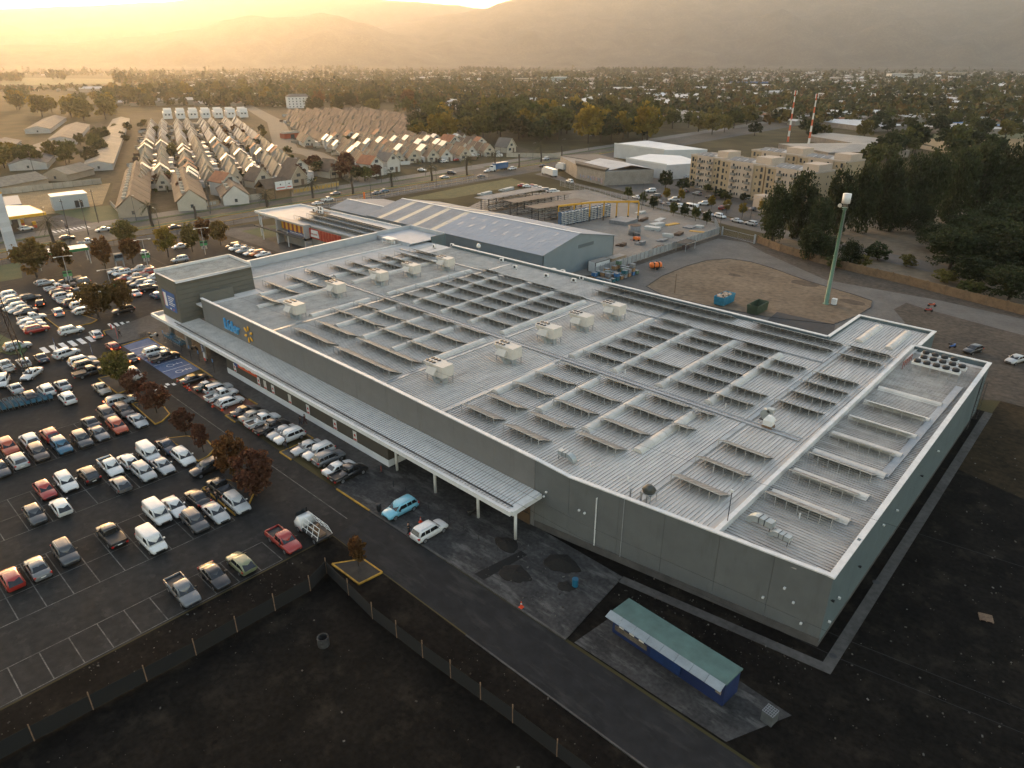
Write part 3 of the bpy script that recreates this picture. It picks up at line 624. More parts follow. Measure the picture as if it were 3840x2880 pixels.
for i, (x0, x1, y) in enumerate([(-102.6, -91.8, 54.7), (-102.4, -92.4, 59.2), (-89.9, -75.7, 54.6), (-90.4, -76.3, 59.2)]):
    solar(x0, x1, y, RZ, ['long solar array at the front parapet right after the yellow starburst', 'long solar array just behind the one after the starburst', 'longest solar array at the front parapet mid storefront', 'longest solar array in the second line behind the mid storefront parapet'][i], GS)
for i, (x0, x1, y) in enumerate([(-123.4, -117, 59.6), (-131, -120.2, 65.1), (-132, -119.7, 70.6), (-133, -120.9, 75.9), (-132.9, -121.6, 81.7), (-132.5, -121.9, 86), (-132.5, -120.5, 90.6), (-131.6, -119.6, 94.6), (-130.9, -118.1, 98.6), (-130.5, -122.5, 102.8)]):
    solar(x0, x1, y, RZ, 'solar array on the roof behind the tower, %s from the tower foot' % nth(i), GS)
solar(-78.8, -33.1, 106.4, RZ, 'very long unbroken solar array near the rear edge of the roof', GS); solar(-78.9, -51.3, 110.2, RZ, 'long solar array along the rear parapet above the blue skip', GS); solar(-47.3, -32.9, 110.2, RZ, 'shorter rear parapet solar array near the loading bay', GS)
for i, y in enumerate((62.6, 68.5, 73.7, 80, 86.2, 92.1)): solar(-22.9, -15.8, y, 7.62, 'solar array on the lower side roof, %s from the near corner' % nth(i), 'solar arrays on the side roof')
# packaged air units
HV = mat('hvac_cream', (.50, .475, .43), .55, var=.06, scale=1.2); DUCT = mat('duct_zinc', (.36, .39, .39), .45, .4, var=.12, scale=1)
def hvac(u, v, label):
    x, y = G(u, v, RZ); t = thing('rooftop_air_unit', label, 'air conditioner', (x, y, RZ), R(rnd.uniform(-1, 1)), 'packaged air units in two lines on the roof')
    b = B(); b.box(-.1, 1.9, -1.05, 1.05, 1.15, 2.85); part('cabinet', b, HV, t)
    b = B(); b.hexa([(-1.1, -.6, 1.0), (-.12, -.6, 1.0), (-.12, 1.0, 1.0), (-1.1, 1.0, 1.0), (-2.2, -1.05, 2.85), (-.12, -1.05, 2.85), (-.12, 1.05, 2.85), (-2.2, 1.05, 2.85)]); part('condenser', b, HV, t)
    b = B(); b.hexa([(-1.2, -1.75, 1.55), (.7, -1.75, 1.55), (.7, -1.06, 1.35), (-1.2, -1.06, 1.35), (-1.1, -1.2, 2.3), (.7, -1.2, 2.3), (.7, -1.06, 2.4), (-1.1, -1.06, 2.4)]); part('intake_hood', b, HV, t)
    for i in range(3):
        for j in range(2):
            b = B(); b.cyl(-1.85 + i * .66, -.5 + j * 1.0, 2.86, 2.93, .3, n=12); fa = part('fan', b, DARKM, t, True); b = B(); b.cyl(-1.85 + i * .66, -.5 + j * 1.0, 2.94, 2.97, .08, n=8); part('hub', b, GREYM, fa)
    for sx in (-1.6, 1.8):
        for sy in (-.95, .95): b = B(); b.box(sx - .05, sx + .05, sy - .05, sy + .05, 0, 1.2); part('leg', b, GREYM, t)
    b = B(); b.tube([(-1.6, -.95, 1.1), (1.8, -.95, .05)], .035); b.tube([(1.8, -.95, .9), (1.8, .95, .1)], .035); b.box(-1.65, 1.85, -1, -.9, 1.0, 1.1); b.box(-1.65, 1.85, .9, 1, 1.0, 1.1); part('frame', b, GREYM, t)
    b = B(); b.hexa([(-.2, -.9, .0), (.6, -.9, 0), (.6, .3, 0), (-.2, .3, 0), (-1.0, -.9, 1.1), (-.1, -.9, 1.1), (-.1, .3, 1.1), (-1.0, .3, 1.1)]); b.cyl(1.2, 0, .0, 1.1, .38, n=12); part('duct', b, DUCT, t)
    return t
for i, (u, v) in enumerate([(950, 822), (1098, 782), (1185, 738), (1255, 712), (1325, 688)]): hvac(u * 1.736, v * 1.736, 'cream six-fan air unit in the middle line on the roof, %s from the front' % nth(i))
for i, (u, v) in enumerate([(640, 686), (728, 640), (820, 614), (890, 598), (963, 583)]): hvac(u * 1.736, v * 1.736, 'cream six-fan air unit in the line nearest the tower, %s from the front' % nth(i))
cd = thing('condenser_bank', 'bank of three rows of black fan condensers on the side roof corner', 'condenser', (-22.3, 111.0, 7.6))
for r in range(3):
    n = 5 if r < 2 else 4; x0 = -.2 + (.3 if r == 1 else 0)
    b = B(); b.box(x0, x0 + n * 1.28, r * 2.2, r * 2.2 + .95, 1.2, 1.55); tb = part('fan_trough', b, WHITEM, cd)
    for i in range(n): b = B(); b.cyl(x0 + .64 + i * 1.28, r * 2.2 + .47, 1.55, 1.95, .5, .46, n=14); part('fan', b, BLACK, tb, True)
    for i in range(n + 1): b = B(); b.box(x0 + i * 1.27, x0 + i * 1.27 + .07, r * 2.2, r * 2.2 + .07, 0, 1.15); b.box(x0 + i * 1.27, x0 + i * 1.27 + .07, r * 2.2 + .95, r * 2.2 + 1.02, 0, 1.15); part('leg', b, GREYM, cd)
b = B()
for k in range(5): b.tube([(-1.2, k * 1.1, 0), (-1.2, k * 1.1, 1.1)], .04)
b.tube([(-1.2, 0, 1.1), (-1.2, 4.4, 1.1)], .04); b.tube([(-1.2, 0, .6), (-1.2, 4.4, .6)], .04); part('handrail', b, mat('rust_red', (.28, .06, .035), .7), cd)
# smaller roof things
def acbox(u, v, label, z=RZ):
    x, y = G(u, v, z); t = thing('split_unit', label, 'air conditioner', (x, y, z), R(rnd.uniform(-15, 15)), 'small split condensers on the rear roof')
    b = B(); b.box(-.5, .5, -.2, .2, .12, .85); part('casing', b, WHITEM, t)
    b = B(); b.cyl(0, 0, 0, .03, .28, n=14); b.v = [(px, -.2 - pz, .5 + py) for px, py, pz in b.v]; part('fan_grille', b, DARKM, t)
    b = B(); b.box(-.45, -.35, -.2, .2, 0, .12); b.box(.35, .45, -.2, .2, 0, .12); part('feet', b, DARKM, t)
r5 = lambda x, y: (900 + x / 1.7015, 800 + y / 1.7015)
for i, (x, y) in enumerate([(1240, 222), (1355, 215), (1670, 310), (1755, 355), (1955, 410), (2005, 375), (2060, 385), (2130, 440), (2180, 425)]):
    acbox(*r5(x, y), 'small white split condenser on the rear roof, %s from the retail block' % nth(i))
def ductset(x, y, s, rz, label):
    t = thing('air_duct', label, 'duct', (x, y, 7.62 if x > -24 else RZ), rz, 'zinc ducts on the roof'); 
    b = B(); n = 8; rings = []
    for k in range(7):
        a = math.pi / 2 * k / 6; cx, cz = 1.0 * s, .35 * s
        X, Z = cx - 1.0 * s * math.cos(a), cz + .75 * s * math.sin(a); dx, dz = math.sin(a), math.cos(a) * .75
        rings.append([(X - dz * q * .35 * s * 0 + w0 * 0, w, Z + h) if False else (X + h * (-math.cos(a)), w, Z + h * math.sin(a)) for w, h in ((-.45 * s, -.3 * s), (.45 * s, -.3 * s), (.45 * s, .35 * s), (-.45 * s, .35 * s)) for q in (1,) for w0 in (0,)])
    b.loft(rings); part('elbow', b, DUCT, t)
    b = B(); b.box(1.02 * s, 2.6 * s, -.45 * s, .45 * s, .8 * s, 1.45 * s); part('straight_run', b, DUCT, t)
    b = B(); b.box(1.75 * s, 1.82 * s, -.48 * s, .48 * s, .77 * s, 1.48 * s); b.box(1.1 * s, 1.17 * s, -.48 * s, .48 * s, .77 * s, 1.48 * s); b.box(2.4 * s, 2.46 * s, -.4 * s, -.34 * s, 0, .8 * s); b.box(2.4 * s, 2.46 * s, .34 * s, .4 * s, 0, .8 * s); part('flange', b, DARKM, t)
ductset(-22.4, 58.8, .95, R(-6), 'larger zinc duct with a bend near the store corner, on the side roof'); ductset(-19.8, 58.0, .75, R(-6), 'smaller zinc duct beside the larger one near the store corner')
x, y = G(2150, 1740, RZ); ductset(x, y, .8, R(180), 'zinc fan duct on the front roof near the end of the canopy')
x, y = G(2500, 1830, RZ); ductset(x, y, .9, R(60), 'zinc blower duct beside the pipe walk on the roof') if False else None
t = thing('exhaust_fan', 'dark domed kitchen exhaust fan on a frame at the front parapet', 'fan', (*G(2430, 1880, RZ), RZ))
b = B(); b.cyl(0, 0, 1.2, 1.5, .65, .75, n=12); b.cyl(0, 0, 1.5, 2.0, .75, .3, n=12); part('dome', b, mat('fan_dark', (.06, .065, .06), .6, .3, var=.2), t, True)
b = B()
for sx, sy in ((-.6, -.6), (.6, -.6), (.6, .6), (-.6, .6)): b.box(sx - .04, sx + .04, sy - .04, sy + .04, 0, 1.2)
b.box(-.64, .64, -.64, .64, 1.1, 1.2); part('stand', b, GREYM, t)
for i, (u, v, h, lab) in enumerate([(2363, 1868, 1.1, 'tall capped flue beside the exhaust fan at the front parapet'), (2423, 1890, 1.0, 'short flue pipe in front of the exhaust fan'), (2403, 1878, .9, 'thin flue just left of the exhaust fan stand')]):
    t = thing('flue', lab, 'flue', (*G(u, v, RZ), RZ), 0, 'flues by the exhaust fan'); b = B(); b.cyl(0, 0, 0, h, .09, n=8); part('pipe', b, STEEL, t); b = B(); b.cyl(0, 0, h, h + .12, .13, .1, n=8); part('cowl', b, STEEL, t)
t = thing('roof_cowl', 'white square ventilation cowl beside the pipe tray on the roof', 'vent', (*G(2880, 1605, RZ), RZ))
b = B(); b.box(-.6, .6, -.6, .6, 0, .5); part('curb', b, WOODM, t); b = B(); b.hexa([(-.55, -.55, .5), (.55, -.55, .5), (.55, .55, .5), (-.55, .55, .5), (-.55, -.55, 1.2), (.55, -.55, 1.2), (.55, .55, 1.2), (-.55, .55, 1.2)]); b.hexa([(-.6, -.6, 1.2), (.6, -.6, 1.2), (.6, .6, 1.2), (-.6, .6, 1.2), (-.25, -.25, 1.75), (.25, -.25, 1.75), (.25, .25, 1.75), (-.25, .25, 1.75)]); part('cowl', b, WHITEM, t)
t = thing('blower', 'round grey blower fan just behind the white cowl on the roof', 'fan', (*G(2872, 1573, RZ), RZ))
b = B(); b.cyl(0, 0, -.35, .35, .75, n=18); b.v = [(x, z, y + .8) for x, y, z in b.v]; part('scroll', b, DUCT, t, False); b = B(); b.box(.1, .9, -.35, .35, 1.2, 1.75); part('outlet', b, DUCT, t); b = B(); b.box(-.7, .7, -.5, .5, 0, .1); part('base', b, DARKM, t)
VENT = [(2210, 1752), (2350, 1805), (2673, 1888), (2998, 1752), (2345, 1398), (2551, 1298), (2720, 1527), (2917, 1408), (2290, 1750)]
VENT = [(2212, 1755), (2354, 1808), (2674, 1772), (2997, 1945), (2344, 1402), (2551, 1307), (2720, 1530), (2916, 1412)]
for i, (u, v) in enumerate(VENT):
    z = 7.62 if i == 3 else RZ; t = thing('vent_pipe', 'short white vent pipe on the roof, %s found going back from the canopy end' % nth(i), 'vent pipe', (*G(u, v, z), z), 0, 'white vent pipes on the roof')
    b = B(); b.cyl(0, 0, 0, .62, .075, n=8); part('pipe', b, WHITEM, t); b = B(); b.cyl(0, 0, .62, .68, .1, n=8); part('cap', b, WHITEM, t)
t = thing('floodlight_pole', 'thin dark pole with a small floodlight on the side roof parapet', 'light pole', (-23.8, 56.6, 8.3)); b = B(); b.cyl(0, 0, 0, 3.4, .045, n=6); part('pole', b, DARKM, t); b = B(); b.box(-.15, .15, -.1, .1, 3.4, 3.65); part('floodlight', b, WHITEM, t)
t = thing('antenna_dome', 'white radome on the rear parapet of the store roof', 'antenna', (*G(1795, 932, 8.6), 8.5)); b = B(); n = 12; b.loft([[(r * math.cos(2 * math.pi * i / n), r * math.sin(2 * math.pi * i / n), z) for i in range(n)] for r, z in ((.45, .3), (.55, .6), (.5, .95), (.3, 1.25), (.06, 1.38))]); part('radome', b, WHITEM, t, True); b = B(); b.cyl(0, 0, -.6, .3, .1, n=6); part('mount', b, GREYM, t)
t = thing('access_ladder', 'caged steel ladder up the side wall at the far end', 'ladder', (-13.6, 112.2, 0)); b = B()
for s in (-.3, .3): b.tube([(.25, s, .6), (.25, s, 9.0)], .035)
part('stile', b, DARKM, t); b = B()
for k in range(22): b.tube([(.25, -.3, 1 + k * .35), (.25, .3, 1 + k * .35)], .02)
part('rungs', b, DARKM, t); b = B()
for k in range(7):
    z = 2.6 + k * .95; b.tube([(.25 + .75 * math.sin(math.pi * i / 6), -.38 * math.cos(math.pi * i / 6), z) for i in range(7)], .02)
for i in range(1, 6): b.tube([(.25 + .75 * math.sin(math.pi * i / 6), -.38 * math.cos(math.pi * i / 6), 2.6) if k == 0 else (.25 + .75 * math.sin(math.pi * i / 6), -.38 * math.cos(math.pi * i / 6), 8.3) for k in range(2)], .015)
part('safety_cage', b, DARKM, t)
# lights and pipes on the walls
for i, (x, z) in enumerate([(-42.9, 5.6), (-43.2, 4.9), (-38.6, 4.9), (-37.9, 4.8), (-16.6, 5.2), (-18.3, 3.2), (-15.6, 4.0), (-14.6, 2.0)]):
    t = thing('wall_light', 'small white floodlight on the near front wall, %s from the canopy' % nth(i), 'wall light', (x, front_y(x) - .02, z), 0, 'floodlights on the front wall')
    b = B(); b.box(-.1, .1, -.32, -.08, -.07, .1); part('head', b, WHITEM, t); b = B(); b.box(-.03, .03, -.08, .03, -.03, .03); part('bracket', b, DARKM, t)
for i, (y, z) in enumerate([(56.4, 5.0), (58.6, 3.9), (57.0, 2.1), (64.2, 4.2), (70.5, 5.8), (76, 4.8), (86, 4.6), (93, 5.0)]):
    t = thing('wall_light', 'small floodlight on the side wall, %s from the near corner' % nth(i), 'wall light', (-12.88 - .0169 * (y - 55.5), y, z), R(90), 'floodlights on the side wall')
    b = B(); b.box(-.1, .1, -.32, -.08, -.07, .1); part('head', b, WHITEM if i % 3 else DARKM, t); b = B(); b.box(-.03, .03, -.08, .04, -.03, .03); part('bracket', b, DARKM, t)
for lab, x, z0, z1, r in (('thick white downpipe on the near front wall', -36.6, 1.0, 7.2, .075), ('thin grey conduit on the near front wall', -33.4, .9, 8.3, .035)):
    b = B(); y = front_y(x) - .1; b.tube([(x, y, z0), (x, y, z1), (x, y + .15, z1 + .05)], r, 8); tag(link('downpipe', b.mesh('downpipe', WHITEM if r > .05 else GREYM)), lab, 'pipe')
# service wires spanning in front of the store
for lab, pts in (('upper service wire strung along in front of the near front wall', [(-60, 48.0, 7.0), (-36, 48.6, 6.2), (-10, 50.5, 6.6), (10, 52, 8)]), ('lower service wire strung along in front of the near front wall', [(-60, 47.2, 5.9), (-36, 48.0, 4.9), (-10, 50.2, 4.7), (10, 52, 6)]), ('thin wire crossing above the front roof edge', [(-140, 52, 12), (-90, 57, 10.2), (-40, 61, 9.6), (10, 64, 12)])):
    b = B(); b.tube(pts, .016, 3); tag(link('service_wire', b.mesh('service_wire', BLACK)), lab, 'wire', 'service wires')

# ================================================================ CARS
TYRE = mat('tyre', (.012, .012, .012), .85); RIM = mat('rim_alloy', (.32, .32, .33), .35, .7); HEAD = mat('headlamp', (.55, .56, .55), .15); TAIL = mat('tail_lamp', (.38, .015, .01), .3); TRIM = mat('car_trim', (.018, .018, .019), .6); PLATE = mat('number_plate', (.6, .6, .58), .6)
TAILON = mat('tail_lamp_on', (1, .12, .03), .3, emit=1.6); HEADON = mat('headlamp_on', (1, .8, .5), .3, emit=2.5)
GLASSC = mat('car_glass', (.012, .014, .016), .06, spec=.8)
# kind: L, W, stations (x, halfwidth factor, z bottom, z top), greenhouse (xr0, xf0, xr1, xf1, z0, z1), wheel radius, axle front, axle rear
KINDS = {
 'hatchback': (4.1, 1.74, [(-2.05, .86, .38, .78), (-1.95, .95, .28, .95), (-1.3, 1, .24, .98), (.6, 1, .24, .96), (1.0, 1, .24, .95), (1.6, .96, .25, .84), (1.95, .88, .3, .72), (2.05, .78, .4, .62)], (-2.5, 1.02, -1.45, .12, .94, 1.48), .31, 1.28, -1.25),
 'sedan': (4.55, 1.77, [(-2.27, .84, .4, .8), (-2.15, .94, .3, .97), (-1.4, 1, .25, .99), (.5, 1, .25, .95), (1.0, 1, .25, .94), (1.7, .96, .26, .83), (2.1, .88, .3, .72), (2.27, .78, .4, .6)], (-1.62, 1.05, -.85, .18, .94, 1.44), .32, 1.42, -1.36),
 'SUV': (4.5, 1.86, [(-2.25, .88, .45, .9), (-2.15, .96, .32, 1.08), (-1.4, 1, .28, 1.08), (.6, 1, .28, 1.06), (1.1, 1, .28, 1.05), (1.75, .97, .3, .97), (2.12, .9, .36, .84), (2.25, .8, .45, .7)], (-2.18, 1.2, -1.75, .35, 1.04, 1.68), .36, 1.4, -1.36),
 'pickup': (5.25, 1.86, [(-2.62, .92, .5, .8), (-2.55, .97, .4, .82), (-1.5, 1, .36, .82), (-.72, 1, .34, .9), (-.6, 1, .34, 1.08), (.8, 1, .34, 1.07), (1.4, 1, .34, 1.06), (2.1, .97, .38, .98), (2.5, .9, .42, .84), (2.62, .8, .5, .7)], (-.62, 1.45, -.42, .62, 1.06, 1.76), .38, 1.65, -1.5),
 'van': (4.6, 1.86, [(-2.3, .94, .4, 1.0), (-2.25, .98, .32, 1.12), (-1.4, 1, .28, 1.12), (.8, 1, .28, 1.1), (1.35, 1, .28, 1.08), (1.9, .96, .3, .95), (2.2, .88, .36, .8), (2.3, .8, .45, .68)], (-2.27, 1.55, -2.2, .8, 1.1, 1.88), .33, 1.45, -1.3),
 'minibus': (6.2, 2.0, [(-3.1, .94, .5, 1.2), (-3.05, .98, .4, 1.3), (-1.4, 1, .36, 1.3), (1.4, 1, .36, 1.3), (2.1, 1, .36, 1.25), (2.6, .96, .4, 1.1), (2.95, .9, .42, .9), (3.1, .82, .5, .75)], (-3.07, 2.35, -3.0, 1.55, 1.25, 2.6), .37, 2.1, -1.9)}
CM = {}
def car_meshes(kind):
    if kind in CM: return CM[kind]
    L_, W_, stn, gh, wr, af, ar = KINDS[kind]; hw = W_ / 2; d = {}
    b = B(); rings = []
    for x, k, zb, zt in stn:
        w = hw * k; h = zt - zb
        rings.append([(x, -w * .86, zb), (x, -w, zb + .25 * h), (x, -w * 1.005, zb + .6 * h), (x, -w * .97, zb + .88 * h), (x, -w * .84, zt), (x, 0, zt + .035), (x, w * .84, zt), (x, w * .97, zb + .88 * h), (x, w * 1.005, zb + .6 * h), (x, w, zb + .25 * h), (x, w * .86, zb)])
    b.loft(rings)
    xr0, xf0, xr1, xf1, z0, z1 = gh; wb, wt = hw * .93, hw * .74
    def ring(xr, xf, wd, z, cr=.12): return [(xr + cr, -wd, z), (xf - cr, -wd, z), (xf, -wd + cr * 1.6, z), (xf + .03, 0, z), (xf, wd - cr * 1.6, z), (xf - cr, wd, z), (xr + cr, wd, z), (xr, wd - cr, z), (xr - .02, 0, z), (xr, -wd + cr, z)]
    if kind == 'van' or kind == 'minibus': wt = hw * .84
    m1 = .5
    b.loft([ring(xr0, xf0, wb, z0 - .06), ring(lerp((xr0,), (xr1,), .9)[0], lerp((xf0,), (xf1,), .9)[0], lerp((wb,), (wt,), .9)[0], z1 - .07), ring(xr1 + .02, xf1 - .02, wt - .03, z1 - .015), ring(xr1 + .22, xf1 - .2, wt - .2, z1 + .02)])
    if kind == 'pickup':
        b.box(-2.6, -.66, -hw * .98, -hw * .88, .8, 1.08); b.box(-2.6, -.66, hw * .88, hw * .98, .8, 1.08); b.box(-2.62, -2.52, -hw * .88, hw * .88, .8, 1.08)
    d['body'] = b.mesh('body', TRIM, True)
    def gq(pts, off):
        a, bq, c, dq = [Vector(p) for p in pts]; n = (bq - a).cross(dq - a).normalized(); 
        bb = B(); bb.quad(*[tuple(p + n * off) for p in (a, bq, c, dq)]); return bb
    def fpt(t, y): return Vector((lerp((xf0,), (xf1,), t)[0] + .03 * (1 - abs(y)), y * lerp((wb,), (wt,), t)[0], z0 - .06 + t * (z1 - z0 + .0)))
    def bpt(t, y): return Vector((lerp((xr0,), (xr1,), t)[0] - .02, y * lerp((wb,), (wt,), t)[0], z0 - .06 + t * (z1 - z0)))
    d['windscreen'] = gq([fpt(.12, -.86), fpt(.12, .86), fpt(.9, .84), fpt(.9, -.84)], .03).mesh('windscreen', GLASSC)
    d['rear_window'] = gq([bpt(.2, .84), bpt(.2, -.84), bpt(.9, -.8), bpt(.9, .8)], .03).mesh('rear_window', GLASSC)
    def spt(x, t, s): return Vector((x, s * (lerp((wb,), (wt,), t)[0] + .012), z0 - .06 + t * (z1 - z0)))
    xm = (xr0 + xf0) / 2 - .12
    def side(xa, xb, s, ta=.16, tb=.84):
        def xt(x, t):
            lo = lerp((xr0 + .2,), (xr1 + .16,), t)[0]; hi = lerp((xf0 - .26,), (xf1 - .06,), t)[0]
            return min(max(x, lo), hi)
        q = [spt(xt(xa, ta), ta, s), spt(xt(xb, ta), ta, s), spt(xt(xb, tb), tb, s), spt(xt(xa, tb), tb, s)]
        bb = B(); bb.quad(*[tuple(p) for p in (q if s < 0 else q[::-1])]); return bb
    splits = [(-9, xm - .04), (xm + .04, 9)]
    if kind in ('SUV', 'hatchback'): splits = [(-9, xr0 + .95), (xr0 + 1.02, xm + .1), (xm + .18, 9)]
    if kind == 'van': splits = [(xm + .5, 9)]
    if kind == 'minibus': splits = [(-9, -1.4), (-1.3, .3), (.4, 1.2), (1.3, 9)]
    for i, (a, c) in enumerate(splits):
        for s in (-1, 1): d['side_window.%d%d' % (i, s)] = side(a, c, s).mesh('side_window', GLASSC)
    w = B(); n = 14; w.loft([[(r * math.cos(2 * math.pi * i / n), y, r * math.sin(2 * math.pi * i / n)) for i in range(n)] for r, y in ((wr * .9, -.11), (wr, -.08), (wr, .08), (wr * .9, .11))]); d['wheel'] = w.mesh('wheel', TYRE, False)
    w = B()
    for y in (-.118, .118): w.quad(*[(wr * .62 * math.cos(2 * math.pi * i / n), y, wr * .62 * math.sin(2 * math.pi * i / n)) for i in range(n)])
    d['rim'] = w.mesh('rim', RIM)
    hx, hz = stn[-2][0], stn[-2][3] - .06
    for s in (-1, 1):
        bb = B(); bb.hexa([(hx - .28, s * hw * .62, hz - .1), (hx + .06, s * hw * .58, hz - .14), (hx - .02, s * hw * .86, hz - .12), (hx - .34, s * hw * .93, hz - .08), (hx - .34, s * hw * .62, hz + .06), (hx + .03, s * hw * .58, hz - .01), (hx - .06, s * hw * .84, hz + .01), (hx - .38, s * hw * .9, hz + .04)]); d['headlight.%d' % s] = bb.mesh('headlight', HEAD)
        tx = stn[1][0]; tz = stn[1][3]; bb = B(); bb.box(tx - .1, tx + .12, *(sorted((s * hw * .7, s * hw * .965))), tz - .28, tz - .06); d['tail_light.%d' % s] = bb.mesh('tail_light', TAIL)
        bb = B(); bb.box(xf0 - .55, xf0 - .38, *(sorted((s * hw * .97, s * (hw + .17)))), z0 + .02, z0 + .16); d['mirror.%d' % s] = bb.mesh('mirror', TRIM)
    bb = B(); bb.box(stn[-1][0] - .05, stn[-1][0] + .012, -.5, .5, .42, .62); d['grille'] = bb.mesh('grille', TRIM)
    bb = B(); bb.box(stn[0][0] - .012, stn[0][0] + .03, -.24, .24, .62, .74); d['number_plate'] = bb.mesh('number_plate', PLATE)
    if kind == 'pickup': bb = B(); bb.box(-2.5, -.68, -hw * .87, hw * .87, .84, .87); d['cargo_bed'] = bb.mesh('cargo_bed', TRIM)
    if kind in ('SUV',):
        bb = B()
        for s in (-1, 1): bb.tube([(xr1 + .2, s * (wt - .1), z1 + .05), (xf1 - .3, s * (wt - .1), z1 + .05)], .02, 4)
        d['roof_rails'] = bb.mesh('roof_rails', GREYM)
    CM[kind] = (d, wr, af, ar, hw); return CM[kind]
PAL = {'white': (.60, .60, .58), 'silver': (.36, .37, .37), 'grey': (.13, .135, .14), 'dark grey': (.05, .052, .055), 'black': (.012, .012, .013), 'red': (.30, .025, .018), 'orange-red': (.38, .065, .02), 'blue': (.02, .10, .17), 'pale blue': (.16, .42, .52), 'beige': (.30, .27, .22), 'brown': (.075, .055, .045), 'dark blue': (.016, .025, .045), 'olive': (.19, .20, .11), 'dark green': (.02, .045, .03), 'yellow': (.65, .33, .02), 'orange': (.55, .14, .02)}
def slotmat(o, m): o.material_slots[0].link = 'OBJECT'; o.material_slots[0].material = m
def car(x, y, hd, kind, col, label, group, lights='', z=.02, small=False, roofcol=None):
    d, wr, af, ar, hw = car_meshes(kind)
    t = thing('minibus' if kind == 'minibus' else 'parked_car', label, {'pickup': 'pickup', 'van': 'van', 'minibus': 'minibus'}.get(kind, 'car'), (x, y, z), R(hd), group)
    pm = paint(PAL[col])
    for k, me in d.items():
        if k in ('wheel', 'rim'): continue
        if small and k in ('grille', 'number_plate', 'mirror.1', 'mirror.-1', 'roof_rails'): continue
        o = link(k.split('.')[0], me, t)
        if k == 'body' or (k.startswith('mirror') and col in ('white', 'silver')): slotmat(o, pm)
        if 'b' in lights and k.startswith('tail'): slotmat(o, TAILON)
        if 'h' in lights and k.startswith('head'): slotmat(o, HEADON)
        if k == 'cargo_bed' and 'c' in lights: o.scale = (1, 1.05, 1); o.location = (0, 0, .22)
    for ax in (af, ar):
        for s in (-1, 1):
            o = link('wheel', d['wheel'], t, (ax, s * (hw - .1), wr))
            if not small: link('rim', d['rim'], o)
    if roofcol:
        L_, W_, stn, gh = KINDS[kind][:4]; b = B(); b.hexa([(gh[2] + .1, -W_ * .34, gh[5] - .02), (gh[3] - .05, -W_ * .34, gh[5] - .02), (gh[3] - .05, W_ * .34, gh[5] - .02), (gh[2] + .1, W_ * .34, gh[5] - .02), (gh[2] + .2, -W_ * .28, gh[5] + .035), (gh[3] - .15, -W_ * .28, gh[5] + .035), (gh[3] - .15, W_ * .28, gh[5] + .035), (gh[2] + .2, W_ * .28, gh[5] + .035)])
        part('roof_panel', b, paint(PAL[roofcol]), t)
    if 'r' in lights and kind == 'pickup':
        b = B()
        for xx in (-.75, -.95): b.tube([(xx - .25, -.75, 1.05), (xx, -.7, 1.62), (xx, .7, 1.62), (xx - .25, .75, 1.05)], .04, 5)
        part('roll_bar', b, STEEL, t)
    return t
N_, E_, S_, W_H = 90, 0, 270, 180
cA, cB, cC, cD, cF, cH, cG, cI, cE, cJ, c1 = crop(0, 980, 5.027), crop(380, 850, 5.027), crop(0, 1270, 5.027), crop(380, 1180, 5.027), crop(300, 1480, 5.027), crop(0, 1650, 1.7015), crop(0, 850, 1.7015), crop(700, 1300, 3.403), crop(820, 880, 9.217), crop(2350, 650, 3.687), crop(1100, 1500, 1.7015)
H_, SU, PI, SE, VA = 'hatchback', 'SUV', 'pickup', 'sedan', 'van'
def fleet(c, rows_, place, group, small=False):
    n = len(rows_)
    for i, r in enumerate(rows_):
        x, y = c(r[0], r[1], .75 if r[3] != 'minibus' else 1.3)
        li = r[5] if len(r) > 5 else ''; rc = r[6] if len(r) > 6 else None
        car(x, y, r[2] + rnd.uniform(-1.5, 1.5), r[3], r[4], '%s %s %s' % (r[4] + (' and yellow taxi' if rc == 'yellow' else ' and white police' if rc == 'white' else ' orange-roofed' if rc == 'orange' else ''), r[3], place % nth(i)), group, li, small=small, roofcol=rc)
fleet(cI, [(95, 405, N_, SE, 'black', '', 'yellow'), (270, 492, N_, SE, 'dark green', '', 'white'), (405, 530, N_, SU, 'silver'), (445, 610, N_, PI, 'white', 'r'), (560, 690, N_, H_, 'white'), (750, 810, N_, SE, 'black', '', 'yellow'), (860, 870, N_, SE, 'beige'), (970, 935, N_, PI, 'white', 'r'), (1085, 1015, N_, PI, 'black', 'r'), (1220, 1080, S_, SE, 'silver'), (1310, 1140, S_, SU, 'white'), (1530, 1275, S_, SE, 'silver'), (1685, 1335, S_, SU, 'white'), (1815, 1410, N_, SU, 'grey'), (1945, 1535, N_, SE, 'white'), (2065, 1600, N_, PI, 'black')], 'along the shopfront, %s from the blue bays', 'cars parked along the shopfront')
fleet(cD, [(1020, 690, N_, SU, 'white'), (1190, 790, N_, PI, 'black', 'r')], 'in the blue bays, %s from the plaza', 'cars in the blue bays')
fleet(c1, [(682, 688, S_, SU, 'pale blue'), (868, 828, N_, SU, 'white')], 'on the slab by the canopy end, %s from the shopfront row', 'cars on the storefront slab')
fleet(cA, [(855, 390, N_, H_, 'silver'), (1070, 490, N_, PI, 'white'), (1160, 525, N_, SE, 'red'), (1140, 590, N_, SU, 'black'), (1200, 650, N_, SU, 'silver'), (1320, 710, N_, PI, 'white'), (1400, 768, N_, SU, 'dark grey'), (1530, 820, N_, SU, 'white'), (1590, 920, N_, H_, 'white')], 'in the far row under the trees, %s from the lot corner', 'cars in the left-hand far rows')
fleet(cA, [(1320, 345, S_, PI, 'dark grey', 'c'), (1510, 395, S_, SU, 'brown'), (1610, 490, S_, PI, 'dark grey'), (1790, 570, S_, SE, 'white')], 'facing the far row by green banners, %s from the corner', 'cars in the left-hand far rows')
